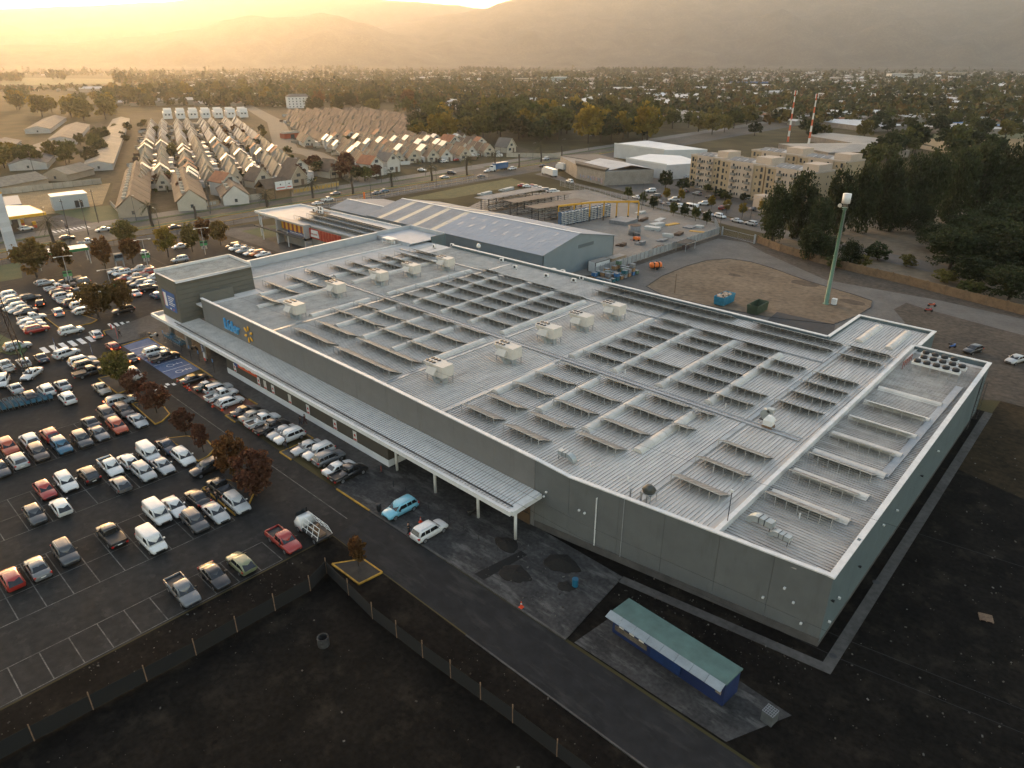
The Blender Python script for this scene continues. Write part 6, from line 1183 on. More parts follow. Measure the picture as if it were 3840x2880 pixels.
# yard goods
def pile(name, label, cat, x, y, n, L, w, h, m, rz=0.0, group='goods lying in the steel yard'):
    t = thing(name, label, cat, (x, y, .02), rz, group)
    for k in range(n):
        b = B(); yy = (k % 4 - 1.5) * w * 1.05; zz = (k // 4) * h * 1.1; b.box(-L / 2 + rnd.uniform(-.1, .1), L / 2, yy - w / 2, yy + w / 2, zz, zz + h); part('bundle', b, m, t)
PALE, RUSTY, ORB, GRB = mat('goods_pale', (.42, .42, .40), .6, var=.2, scale=2), mat('goods_rust', (.09, .055, .035), .85, var=.3, scale=2), mat('goods_yellow', (.42, .24, .03), .7, var=.2, scale=2), mat('goods_grey', (.16, .165, .17), .6, var=.25, scale=2)
goods = [(1540, 470, 8, 5, .6, .5, PALE, 'white stacked sheets in the middle of the steel yard'), (1580, 440, 8, 5, .6, .5, PALE, 'second white sheet stack just behind the middle one'), (1700, 425, 4, 6, .5, .2, ORB, 'yellow timber boards near the yard fence'), (1915, 485, 4, 5, .4, .15, ORB, 'yellow boards closest to the yard gate'), (1460, 390, 6, 5, .5, .4, RUSTY, 'brown rusty bar bundle beside the last crane leg'), (1670, 525, 6, 3, .5, .5, PALE, 'white rolls of mesh in the yard'), (1760, 510, 8, 4, .4, .35, RUSTY, 'rusty beam stack beside the white rolls'), (1590, 620, 6, 4, .5, .3, RUSTY, 'rust and blue scrap along the corrugated fence'), (1620, 560, 6, 3.5, .6, .3, GRB, 'grey bundles behind the fork lift'), (1440, 590, 6, 2.5, .6, .5, GRB, 'grey pipe pile next to the fork lift'), (1280, 600, 6, 2.5, .6, .4, RUSTY, 'rebar cages near the warehouse corner'), (1300, 410, 4, 8, 1.6, 1.2, GRB, 'big grey mesh heap under the crane'), (1440, 330, 6, 4, .6, .3, PALE, 'white sheets by the street hedge'), (1550, 470, 4, 3, .5, .3, GRB, 'low grey stack beyond the white sheets'), (1850, 450, 4, 4, .8, .4, GRB, 'dark grey sheets by the yard fence bend'), (1930, 450, 4, 2, .6, .7, PALE, 'white wrapped coils by the yard fence bend'), (1600, 385, 4, 6, .5, .15, PALE, 'flat white boards on the verge of the yard'), (150, 175, 6, 6, .8, .5, PALE, 'white bags behind the open racks'), (330, 140, 6, 7, .8, .5, PALE, 'white wrapped bales by the vegetable plot')]
for i, (x_, y_, n, L, w_, h_, m, lab) in enumerate(goods): x, y = cK(x_, y_); pile('material_stack', lab, 'stack', x, y, n, L, w_, h_, m, R(rnd.choice((100, 80, 15, 95))))
x, y = cK(1390, 510); t = thing('mesh_cylinder', 'big rusty-topped mesh cylinder in the steel yard', 'tank', (x, y, 0)); b = B(); b.cyl(0, 0, 0, 3.0, 1.9, n=20); part('wall', b, GRB, t, True); b = B(); b.cyl(0, 0, 3.0, 3.1, 1.92, n=20); part('lid', b, RUSTY, t)
x, y = cK(1410, 560); t = thing('fork_lift', 'black and orange fork lift in the steel yard', 'fork lift', (x, y, 0), R(200)); b = B(); b.box(-1, 1, -.6, .6, .4, 1.2); part('body', b, ORANGE, t); b = B(); [b.tube([(sx, sy, 1.2), (sx * .8, sy, 2.3)], .05) for sx in (-.7, .7) for sy in (-.5, .5)]; b.box(-.7, .7, -.6, .6, 2.3, 2.4); part('overhead_guard', b, DARKM, t); b = B(); b.box(1.0, 1.1, -.4, -.3, .1, 2.6); b.box(1.0, 1.1, .3, .4, .1, 2.6); b.box(1.1, 2.1, -.4, -.3, .1, .15); b.box(1.1, 2.1, .3, .4, .1, .15); part('mast', b, DARKM, t)
for ax in (-.7, .7):
    for s in (-1, 1): link('wheel', CM['hatchback'][0]['wheel'], t, (ax, s * .55, .31))
# corrugated yard fence, container, crates, tank trailer
f = thing('corrugated_fence', 'pale corrugated sheet fence along the steel yard', 'fence'); ya = 141.0
while ya < 205: b = B(); b.box(-103.9 + rnd.uniform(-.04, .04), -103.84, ya + .02, ya + 2.0, .1, 2.1 + rnd.uniform(-.08, .08)); part('sheet', b, mat('fence_sheet', (.36, .37, .37), .5, .3, var=.15, rand=.15, scale=1), f); b = B(); b.box(-103.75, -103.65, ya, ya + .1, 0, 2.5); part('post', b, GREYM, f); ya += 2.05
t = thing('white_container', 'white site container behind the corrugated fence', 'container', (-106.4, 146.2, 0), R(88)); b = B(); b.box(-3, 3, -1.2, 1.2, .1, 2.6); part('box', b, WHITEM, t); b = B(); [b.box(sx - .08, sx + .08, sy - .08, sy + .08, 0, 2.66) for sx in (-3, 3) for sy in (-1.2, 1.2)]; b.box(-3, 3, -1.24, -1.18, 2.5, 2.66); b.box(-3, 3, 1.18, 1.24, 2.5, 2.66); part('corner_frame', b, DARKM, t); b = B(); b.box(-2.95, 2.95, -1.15, 1.15, 2.6, 2.64); part('roof', b, mat('cont_roof', (.28, .25, .22), .8, var=.2), t)
t = thing('rusty_container', 'rust-streaked orange container behind the white one', 'container', (-106.2, 153.4, 0), R(88)); b = B(); b.box(-3, 3, -1.2, 1.2, .1, 2.3); part('box', b, mat('cont_rust', (.24, .13, .05), .8, col2=(.32, .27, .2), scale=1.2, var=.2), t); b = B(); b.box(-2.95, 2.95, -1.15, 1.15, 2.3, 2.36); part('roof', b, mat('cont_roof', (.28, .25, .22), .8), t)
cr_cols = [((.03, .12, .14), 'teal'), ((.22, .22, .22), 'grey'), ((.04, .14, .30), 'blue'), ((.10, .16, .10), 'green'), ((.30, .17, .08), 'tan')]
ci = 0
for gx in range(4):
    for gy in range(8):
        if rnd.random() < .12: continue
        for lv in range(1 + (rnd.random() < .6) + (gy == 6)):
            c_, cn_ = cr_cols[rnd.randrange(5)]
            t = thing('stacked_crate', '%s crate behind the store, file %s from fence, row %s, level %s' % (cn_, nth(gx), nth(gy), nth(lv)), 'crate', (-101.4 + gx * 1.45, 137.6 + gy * 1.7, .02 + lv * 1.02), R(rnd.uniform(-5, 5)), 'crates stacked behind the store')
            b = B(); b.box(-.58, .58, -.5, .5, .12, .98); part('box', b, mat('crate_' + cn_, c_, .7, var=.2, scale=2), t); b = B(); b.box(-.62, .62, -.54, .54, .98, 1.02); part('rim', b, mat('crate_rim', (.20, .21, .21), .7), t); b = B(); [b.box(xx, xx + .12, -.5, .5, 0, .12) for xx in (-.58, -.06, .46)]; part('feet', b, DARKM, t)
x, y = -95.8, 156.8
t = thing('orange_tank_cart', 'orange and black tank trailer parked on the loop road', 'trailer', (x, y, .02), R(60)); b = B(); n = 14; b.loft([[(xx, r_ * math.cos(2 * math.pi * i / n), 1.2 + r_ * .8 * math.sin(2 * math.pi * i / n)) for i in range(n)] for xx, r_ in ((-1.6, .5), (-1.4, .9), (1.4, .9), (1.6, .5))]); part('tank', b, ORANGE, t, True); b = B(); [b.box(xx, xx + .2, -.93, .93, .4, 2.0) for xx in (-.9, .5)]; b.box(-1.7, 2.2, -.6, .6, .45, .6); part('straps_and_chassis', b, BLACK, t)
for s in (-1, 1): link('wheel', CM['SUV'][0]['wheel'], t, (0, s * .85, .36))
# skips
def skip(u, v, col, lab, full):
    x, y = G(u, v); t = thing('skip', lab, 'skip', (x, y, .03), R(90), 'open skips behind the store'); sm_ = mat('skip_' + lab.split()[0], col, .6, var=.2, scale=1.5); 
    for nm, P in (('side', 1), ('side', -1)): b = B(); b.hexa([(-2.4, P * 1.15 - .04, .2), (2.4, P * 1.15 - .04, .2), (2.4, P * 1.15 + .04, .2), (-2.4, P * 1.15 + .04, .2), (-2.7, P * 1.2 - .04, 2.1), (2.7, P * 1.2 - .04, 2.1), (2.7, P * 1.2 + .04, 2.1), (-2.7, P * 1.2 + .04, 2.1)]); part('side_panel', b, sm_, t)
    for s in (-1, 1): b = B(); b.hexa([(s * 2.4 - .04, -1.15, .2), (s * 2.4 + .04, -1.15, .2), (s * 2.4 + .04, 1.15, .2), (s * 2.4 - .04, 1.15, .2), (s * 2.7 - .04, -1.2, 2.1), (s * 2.7 + .04, -1.2, 2.1), (s * 2.7 + .04, 1.2, 2.1), (s * 2.7 - .04, 1.2, 2.1)]); part('end_panel', b, sm_, t)
    b = B(); b.box(-2.4, 2.4, -1.15, 1.15, .15, .3); part('floor', b, sm_, t)
    for k in range(7):
        for s in (-1, 1): b = B(); xx = -2.2 + k * .73; b.box(xx, xx + .12, s * 1.2 - .08, s * 1.2 + .08, .25, 2.12); part('rib', b, sm_, t)
    if full:
        b = B(); r_ = random.Random(5)
        for k in range(60): px, py = r_.uniform(-2.2, 2.2), r_.uniform(-.95, .95); b.box(px - .25, px + r_.uniform(.1, .5), py - .2, py + r_.uniform(.1, .3), 1.5, 1.9 + .5 * r_.random() * (1 - abs(px) / 3), rz=r_.random() * 3)
        lo = stuff(part('rubbish', b, mat('rubbish', (.35, .27, .20), .9, island=.7), t))
skip(2714, 1138, (.03, .20, .30), 'blue skip heaped with cardboard on the dirt behind the store', True); skip(2838, 1170, (.055, .075, .045), 'green empty skip beside the blue one', False)
b = B(); b.cyl(-81.1, 142.2, 0, 4.6, .09, .06, n=7); tag(link('lone_post', b.mesh('lone_post', WOODM)), 'lone dark wooden post at the edge of the dirt island', 'post')
# telecom mast
t = thing('telecom_mast', 'tall green tapering mast with a white drum antenna on the dirt island', 'mast', (-51.9, 158.6, 0)); GRN = mat('mast_green', (.10, .19, .13), .6, var=.15, scale=.6)
b = B(); b.tube([(0, 0, 0), (0, 0, 10), (0, 0, 21.5)], [.48, .36, .26], 12); part('shaft', b, GRN, t, True); b = B(); [b.cyl(0, 0, z, z + .1, r_, n=12) for z, r_ in ((0.02, .75), (11, .5), (21, .45), (21.4, .6))]; part('flanges', b, GRN, t)
b = B(); b.tube([(.45, -.2, 1), (.33, -.2, 21)], .03, 4); b.tube([(.45, .1, 1), (.33, .1, 21)], .03, 4); part('ladder', b, STEEL, t)
b = B(); [b.tube([(.4 * math.cos(a), .4 * math.sin(a), 21.4), (.4 * math.cos(a), .4 * math.sin(a), 22.4)], .04, 4) for a in (0, 1.57, 3.14, 4.71)]; part('head_frame', b, STEEL, t); b = B(); b.cyl(0, 0, 22.4, 24.4, .85, n=20); part('drum_antenna', b, WHITEM, t, True); b = B(); b.cyl(0, 0, 0, .15, .42, n=14); b.v = [(px - .9, -.5 - pz, 21.9 + py) for px, py, pz in b.v]; part('dish', b, mat('dish_cream', (.5, .44, .36), .6), t)
t = thing('mast_cabinet', 'small white equipment cabinet at the foot of the green mast', 'cabinet', (-50.4, 159.2, .03)); b = B(); b.box(-.5, .5, -.4, .4, .1, 1.4); part('casing', b, WHITEM, t); b = B(); b.box(-.6, .6, -.5, .5, 0, .1); part('base', b, CONC, t)
# brick boundary wall
bw_ = thing('brick_wall', 'long low tan brick boundary wall with piers behind the loop road', 'wall'); BRK = mat('tan_brick', (.16, .10, .055), .9, var=.2, scale=1.2, coords='World', bump=.3, bscale=6)
WP = [(-89.6, 203), (-80, 197.5), (-67, 192.6), (-55, 189.6), (-43, 187.3), (-30, 183.5), (-17, 180), (0, 176), (20, 172), (40, 168)]
for i in range(len(WP) - 1):
    a, c_ = Vector(WP[i]), Vector(WP[i + 1]); n = max(1, round((c_ - a).length / 4.5))
    for k in range(n):
        p, q = a.lerp(c_, k / n), a.lerp(c_, (k + 1) / n); d = (q - p).normalized(); b = B(); b.wall(p + d * .2, q - d * .2, 0, 2.1, .18); part('wall_panel', b, BRK, bw_); b = B(); b.box(p.x - .2, p.x + .2, p.y - .2, p.y + .2, 0, 2.3); part('pier', b, BRK, bw_)
g = thing('yard_gate', 'wire mesh gate between the yard fence and the brick wall', 'gate'); 
for x0, x1, y0, y1 in ((-102, -96.2, 204.7, 203.2), (-96, -90.1, 203.1, 201.6)):
    b = B(); b.tube([(x0, y0, .2), (x0, y0, 2.2), (x1, y1, 2.2), (x1, y1, .2), (x0, y0, .2)], .05, 4); [b.tube([(x0 + (x1 - x0) * k / 14, y0 + (y1 - y0) * k / 14, .2), (x0 + (x1 - x0) * k / 14, y0 + (y1 - y0) * k / 14, 2.2)], .012, 3) for k in range(1, 14)]; part('leaf', b, STEEL, g)
for p in ((-102.3, 204.9), (-89.9, 201.5)): b = B(); b.box(p[0] - .2, p[0] + .2, p[1] - .2, p[1] + .2, 0, 2.7); part('gate_post', b, GREYM, g)
x, y = cJ(870, 1050); t = thing('generator_shelter', 'grey lean-to roof over machinery beside the corrugated fence', 'shelter', (-101.2, 181, 0), R(92)); b = B(); b.box(-3, 3, -1.6, 1.6, 2.3, 2.4); part('roof', b, CONC, t); b = B(); [b.box(sx - .06, sx + .06, sy - .06, sy + .06, 0, 2.3) for sx in (-2.8, 2.8) for sy in (-1.5, 1.5)]; part('posts', b, GREYM, t); b = B(); b.box(-1.2, .8, -.6, .6, .2, 1.3); b.cyl(1.6, 0, .1, .9, .4, n=10); part('machinery', b, mat('machine_dark', (.06, .04, .04), .7, var=.4), t)
# mesh fences with posts along avenue and side street
def mesh_fence(label, pts, h=2.0, step=3.0, m=DARKM, pale=False, rail=True):
    f = thing('mesh_fence', label, 'fence')
    for i in range(len(pts) - 1):
        a, c_ = Vector(pts[i]), Vector(pts[i + 1]); n = max(1, round((c_ - a).length / step))
        for k in range(n):
            p, q = a.lerp(c_, k / n), a.lerp(c_, (k + 1) / n); b = B(); b.box(p.x - .05, p.x + .05, p.y - .05, p.y + .05, 0, h + .2); part('post', b, m, f)
            b = B(); [b.wall(p, q, z, z + .05, .03) for z in (.15, h * .5, h)]
            for j in range(1, 9): r_ = p.lerp(q, j / 9); b.box(r_.x - .012, r_.x + .012, r_.y - .012, r_.y + .012, .15, h)
            part('mesh_panel', b, m, f)
mesh_fence('dark railing between the car park and the avenue verge', [(av(-227, -60), -60), (av(-227, 40), 40), (av(-226, 110), 110)], 1.7, 3.2, mat('rail_brown', (.07, .05, .035), .8)); mesh_fence('wire fence along the vegetable plot and the avenue', [(av(-229, 120), 120), (av(-229, 236), 236)], 2.0, 3.4, GREYM); mesh_fence('wire fence between the steel yard and the side street', [(-200, 243), (-186, 239), (-150, 229.5), (-112, 218), (-104, 206)], 2.2, 3.4, GREYM)

# ================================================================ FLATS
FLW = mat('flats_beige', (.36, .27, .165), .85, var=.06, scale=.3, coords='World'); FLP = mat('flats_pink', (.44, .35, .27), .85, var=.05, scale=.3, coords='World'); FLR = mat('flats_roof', (.42, .40, .37), .7, var=.15, scale=.3)
WINM = mat('flat_window', (.035, .04, .045), .15, spec=.7); BALC = mat('balcony', (.30, .24, .18), .8, var=.1)
def flats(p, rz, Lx, Dy, label, pent=True, detail=True, H=13.2):
    t = thing('block_of_flats', label, 'flats', (p[0], p[1], 0), rz, 'beige blocks of flats')
    b = B(); b.box(0, Lx, 0, Dy, 0, H); part('wall', b, FLW, t); b = B(); b.box(Lx * .24, Lx * .76, -.35, 0, 0, H + .15); part('pink_bay', b, FLP, t)
    b = B(); b.box(-.1, Lx + .1, -.1, Dy + .1, H, H + .12); rf = part('roof', b, FLR, t); b = B(); [b.box(*q) for q in ((-.15, Lx + .15, -.15, .1, H + .12, H + .6), (-.15, Lx + .15, Dy - .1, Dy + .15, H + .12, H + .6), (-.15, .1, .1, Dy - .1, H + .12, H + .6), (Lx - .1, Lx + .15, .1, Dy - .1, H + .12, H + .6))]; part('parapet', b, FLP, rf)
    if pent: b = B(); b.box(Lx * .62, Lx * .95, Dy * .35, Dy * .95, H + .12, H + 2.6); part('penthouse', b, FLP, t)
    for k in range(3): b = B(); xx = Lx * .08 + k * Lx * .17; b.hexa([(xx, Dy * .2, H + .3), (xx + Lx * .14, Dy * .2, H + .3), (xx + Lx * .14, Dy * .5, H + 1.3), (xx, Dy * .5, H + 1.3), (xx, Dy * .2, H + .36), (xx + Lx * .14, Dy * .2, H + .36), (xx + Lx * .14, Dy * .5, H + 1.36), (xx, Dy * .5, H + 1.36)]); part('solar_collector', b, PANEL, t)
    wmesh = {}
    for fl in range(5):
        z = .9 + fl * 2.55
        for fx, ww, hh_ in ((.05, 1.0, 1.7), (.14, .6, .9), (.3, .9, 1.7), (.40, .6, 1.0), (.46, .6, 1.0), (.56, .6, 1.0), (.64, .9, 1.7), (.82, .6, .9), (.91, 1.0, 1.7)):
            x = fx * Lx; yo = -.36 if .24 < fx < .76 else -.01; key = (ww, hh_)
            if key not in wmesh: bb = B(); bb.box(0, ww, -.05, .05, 0, hh_); wmesh[key] = (bb.mesh('window', WINM), B().box(-.08, ww + .08, -.09, .0, -.1, 0).mesh('sill', FLP))
            o = link('window', wmesh[key][0], t, (x, yo, z)); link('sill', wmesh[key][1], o)
        for fx in (.29, .63): b = B(); x = fx * Lx; b.box(x, x + 2.0, -1.3, -.36, z - .25, z - .1); bl_ = part('balcony', b, BALC, t); b = B(); b.box(x, x + 2.0, -1.32, -1.26, z - .1, z + .8); b.box(x, x + .05, -1.3, -.36, z - .1, z + .8); b.box(x + 1.95, x + 2.0, -1.3, -.36, z - .1, z + .8); part('railing', b, mat('balcony_rail', (.20, .19, .17), .6), bl_)
        for fy in (.3, .7):
            b = B(); b.box(Lx - .04, Lx + .05, fy * Dy, fy * Dy + .5, z, z + .8); part('window', b, WINM, t)
AR = math.atan2(-5.4, 22.1)
flats((-157.5, 278.5), AR, 16.5, 13, 'first block of beige flats, the one closest to the avenue'); flats((-140.4, 272.4), AR, 21.8, 13, 'second block of beige flats, with the tall penthouse box'); flats((-118.0, 265.6), AR, 20, 13, 'third block of beige flats, half hidden by the eucalyptus', True)
flats((-147, 313), AR, 24, 13, 'rear block of beige flats closest to the avenue'); flats((-122.5, 305), AR, 22, 13, 'rear block of beige flats with a penthouse in the middle')
b = B(); b.wall((-113.5, 252.5), (-108.5, 250.5), 0, 5.5, 5); tag(link('beige_outbuilding', b.mesh('beige_outbuilding', FLP)), 'small pale outbuilding at the corner of the third block of flats', 'building')
# depot with graffiti wall
DP = thing('graffiti_depot', 'old depot with a block side wall full of graffiti and a low gable roof', 'depot'); b = B(); b.prism([(-208, 264.5), (-186.5, 257), (-174.6, 277.3), (-196, 287), (-225, 300), (-235, 285)], 0, 6.0); part('wall', b, mat('depot_wall', (.21, .18, .15), .9, col2=(.29, .26, .22), var=.2, scale=.4, coords='World'), DP)
b = B(); b.prism([(-208.4, 264.2), (-186.2, 256.6), (-188, 262), (-215, 272)], 6.0, 6.9); part('parapet', b, mat('depot_brown', (.07, .055, .04), .8), DP)
b = B(); P = [(-210, 266.5, 6.1), (-187, 259.5, 6.1), (-181, 269, 8.0), (-206, 279, 8.0)]; b.quad(*P); P2 = [(-206, 279, 8.0), (-181, 269, 8.0), (-174.8, 277.6, 6.1), (-197, 288, 6.1)]; b.quad(*P2); part('roof', b, mat('depot_roof', (.36, .36, .36), .6, .1, var=.15, scale=.2, coords='World'), DP)
b = B(); b.prism([(-235, 285.5), (-206.5, 279.5), (-197.5, 288.5), (-226, 304)], 6.1, 6.3); part('roof', b, mat('depot_roof2', (.11, .09, .07), .8), DP)
gf = B(); r_ = random.Random(3); d = (Vector((-186.5, 257)) - Vector((-208, 264.5))).normalized()
for k in range(9): p = Vector((-206, 263.8)) + d * (1.2 + k * 2.1); gf.wall(p + Vector((-.05, -.16)), p + d * r_.uniform(.9, 1.6) + Vector((-.05, -.16)), .5 + r_.random(), 2.2 + r_.random(), .06)
stuff(part('graffiti', gf, mat('graffiti', (.10, .22, .32), .8, col2=(.45, .25, .2), scale=.35, coords='World'), DP))
for lab, poly, h in (('big white flat-roofed hall above the graffiti depot', [(-242, 341), (-205, 334), (-190, 352), (-238, 368)], 7.0), ('low white hall beside the graffiti depot', [(-203.5, 297), (-176, 290), (-168, 309), (-190, 325), (-205, 320)], 6.2)):
    t = thing('white_hall', lab, 'hall', (0, 0, 0), 0, 'white halls'); b = B(); b.prism(poly, 0, h); part('wall', b, mat('hall_white', (.46, .46, .45), .8, var=.08, scale=.3, coords='World'), t); b = B(); b.prism([(p[0], p[1]) for p in poly], h + .01, h + .35); part('roof', b, mat('hall_roof', (.52, .53, .54), .5, .1, var=.06, scale=.2, coords='World'), t); b = B(); b.wall(poly[0], poly[1], h + .36, h + .8, .3); part('parapet', b, WHITEM, t)
# lorries, bus
def lorry(x, y, hd, lab, col=(.6, .6, .59), L=9.0, txt=None):
    t = thing('lorry', lab, 'lorry', (x, y, .03), R(hd), 'lorries by the depot'); b = B(); b.box(-L / 2, L / 2 - 2.0, -1.25, 1.25, 1.0, 3.8); part('cargo_box', b, paint(col), t); b = B(); b.box(L / 2 - 1.9, L / 2, -1.2, 1.2, .5, 2.0); b.hexa([(L / 2 - 1.9, -1.2, 2.0), (L / 2, -1.2, 2.0), (L / 2, 1.2, 2.0), (L / 2 - 1.9, 1.2, 2.0), (L / 2 - 1.8, -1.1, 2.9), (L / 2 - .4, -1.1, 2.9), (L / 2 - .4, 1.1, 2.9), (L / 2 - 1.8, 1.1, 2.9)]); part('cab', b, paint((.6, .6, .59)), t); b = B(); b.quad((L / 2 + .02, -1.05, 2.05), (L / 2 + .02, 1.05, 2.05), (L / 2 - .34, 1.0, 2.8), (L / 2 - .34, -1.0, 2.8)); part('windscreen', b, GLASSC, t)
    for ax in (L / 2 - 1.0, -L / 2 + 1.2, -L / 2 + 2.4):
        for s in (-1, 1): o = link('wheel', CM['pickup'][0]['wheel'], t, (ax, s * 1.1, .48), 0, 1.25)
    b = B(); b.box(-L / 2, L / 2 - 1.9, -.5, .5, .7, 1.0); part('chassis', b, DARKM, t)
    if txt: link('lettering', TX['courier'], t, (-L / 2 + 1.0, -1.28, 2.2), (R(90), 0, 0))
lorry(-222.5, 262, 155, 'long white lorry turning off the avenue at the depot', L=13)
for i, (u, v) in enumerate(((2133, 618), (2140, 634), (2105, 640))): x, y = G(u, v); lorry(x, y, 160, 'white courier lorry lined up beside the depot, %s from the avenue' % nth(i), L=7.5, txt='FedEx')
x, y = cM_(1142, 1088); lorry(x, y, 272, 'blue and white bus on the avenue beside the palms', (.03, .10, .22), 11)
t = thing('orange_totem', 'tall orange flag sign on the avenue verge beside the warehouse', 'sign', (*cM_(285, 1282), 0)); b = B(); b.box(-.5, .5, -.06, .06, .6, 3.4); part('panel', b, ORANGE, t); b = B(); b.cyl(0, 0, 0, .6, .06, n=6); part('post', b, DARKM, t)
# ================================================================ PETROL STATION AND TOTEM
t = thing('petrol_canopy', 'white petrol station canopy with a yellow edge', 'canopy'); b = B(); b.prism([(-290, 20), (-267.6, 20), (-267.6, 62.8), (-285, 62.8), (-290, 58)], 4.7, 5.2); part('roof', b, WHITEM, t); b = B(); b.wall((-267.45, 20), (-267.45, 63), 4.4, 5.25, .3); b.wall((-267.6, 62.95), (-285, 62.95), 4.4, 5.25, .28); part('yellow_edge', b, mat('fuel_yellow', (.62, .33, .02), .5), t)
for x in (-272, -284):
    for y in (28, 42, 56): b = B(); b.box(x - .3, x + .3, y - .3, y + .3, 0, 4.7); part('column', b, WHITEM, t)
for i, (x, y) in enumerate(((-272, 46), (-272, 53), (-278, 58), (-272, 60))):
    t = thing('fuel_pump', 'red and yellow fuel pump under the canopy, %s from the picture edge' % nth(i), 'fuel pump', (x, y, .1), 0, 'fuel pumps'); b = B(); b.box(-.4, .4, -.5, .5, 0, .9); part('base', b, mat('pump_red', (.50, .08, .03), .5), t); b = B(); b.box(-.4, .4, -.5, .5, .9, 2.0); part('head', b, mat('fuel_yellow', (.62, .33, .02), .5), t)
car(-276, 51, 90, H_, 'grey', 'grey hatchback refuelling beneath the petrol canopy', 'cars at the pumps', small=True); car(-270, 57, 90, H_, 'white', 'white hatchback refuelling at the outer petrol pump', 'cars at the pumps', small=True)
t = thing('station_shop', 'low grey flat-roofed station shop behind the petrol canopy', 'building'); b = B(); b.prism([(-312, 36), (-292, 36), (-292, 62), (-312, 66)], 0, 4.6); part('wall', b, WHITEM, t); b = B(); b.prism([(-312.3, 35.7), (-291.7, 35.7), (-291.7, 62.3), (-312.3, 66.3)], 4.61, 5.0); part('roof', b, mat('shop_roof', (.30, .31, .31), .7), t); b = B(); b.box(-303, -300.5, 52, 55, 5.0, 6.0); part('roof_box', b, WHITEM, t)
t = thing('station_annex', 'plain pale grey box building on the lawn beside the petrol station', 'building'); b = B(); b.prism([(-306, 74.6), (-299, 73.5), (-298.4, 85), (-306, 86)], 0, 4.8); part('wall', b, mat('annex_grey', (.36, .38, .38), .7, var=.06, scale=.4), t); b = B(); b.prism([(-306.2, 74.4), (-298.9, 73.3), (-298.2, 85.2), (-306.2, 86.2)], 4.81, 5.15); part('roof_rim', b, WHITEM, t)
for y in (80.4, 82.2): b = B(); b.box(-298.66, -298.5, y, y + 1.4, .3, 2.8); part('door', b, DARKM, t)
t = thing('price_totem', 'tall narrow price totem with glazed panels at the picture edge', 'sign', (-231.5, 44.2, 0), R(20))
for k in range(14): b = B(); b.box(-.45, .45, -1.3, 1.3, k * 1.25 + .02, (k + 1) * 1.25); s_ = part('panel', b, mat('totem_white', (.50, .51, .53), .5, rand=.1), t); b = B(); b.box(-.47, -.455, -1.1, 1.1, k * 1.25 + .15, (k + 1) * 1.25 - .15); part('glass_face', b, mat('totem_dark', (.16, .15, .12), .3, rand=.5), s_)
b = B(); b.box(-.5, .5, -1.35, 1.35, 17.5, 17.9); part('yellow_cap', b, mat('fuel_yellow', (.62, .33, .02), .5), t)
# red and white masts
def mast(u, v, h, lab):
    x, y = G(u, v); t = thing('radio_mast', lab, 'mast', (x, y, 0), 0, 'red and white masts')
    for k in range(9):
        b = B(); b.tube([(0, 0, h * k / 9), (0, 0, h * (k + 1) / 9)], [.75 - .05 * k, .7 - .05 * k], 8); part('segment', b, mat('mast_red', (.50, .10, .04), .7) if k % 2 == 0 else mat('mast_white', (.6, .58, .55), .7), t)
    b = B(); [b.box(1.0 * math.cos(a) - .15, 1.0 * math.cos(a) + .15, 1.0 * math.sin(a) - .15, 1.0 * math.sin(a) + .15, h - 2.5, h) for a in (.3, 2.4, 4.5)]; [b.tube([(0, 0, z), (1.0 * math.cos(a), 1.0 * math.sin(a), z)], .06, 3) for a in (.3, 2.4, 4.5) for z in (h - 2, h - .5)]; part('antennas', b, WHITEM, t)
mast(2954, 532, 32, 'red and white radio mast farther back beside the scrapyard'); mast(3028, 564, 32, 'taller red and white radio mast behind the flats')
# sheds behind the flats
for lab, poly, c_ in (('low rust-stained shed roof in front, behind the flats', [(-190, 440), (-150, 415), (-120, 455), (-142, 492)], (.27, .24, .20)), ('long grey shed roof behind the rust-stained one', [(-210, 540), (-195, 500), (-150, 470), (-138, 500), (-150, 515)], (.25, .225, .19)), ('white roofed workshop hall with a blue front', [(-257, 643), (-190, 600), (-175, 640), (-245, 690)], (.46, .47, .48)), ('pale factory roof right of the workshop hall', [(-170, 640), (-130, 620), (-110, 660), (-150, 690)], (.40, .38, .35)), ('bright blue low roof at the pasture edge', [(-160, 690), (-128, 672), (-118, 690), (-148, 712)], (.06, .17, .36))):
    t = thing('low_shed', lab, 'shed', (0, 0, 0), 0, 'sheds beyond the flats'); b = B(); b.prism(poly, 0, 3.6); part('wall', b, mat('shed_wall', (.22, .19, .16), .9, var=.2, scale=.3), t); cx = sum(p[0] for p in poly) / len(poly); cyy = sum(p[1] for p in poly) / len(poly); b = B(); n = len(poly)
    for i in range(n): a, c2 = poly[i], poly[(i + 1) % n]; b.quad((a[0] * 1.01 - cx * .01, a[1] * 1.01 - cyy * .01, 3.65), (c2[0] * 1.01 - cx * .01, c2[1] * 1.01 - cyy * .01, 3.65), (cx, cyy, 5.4))
    part('roof', b, mat('shed_roof_%d' % int(c_[0] * 1000), c_, .7, var=.15, scale=.1), t)
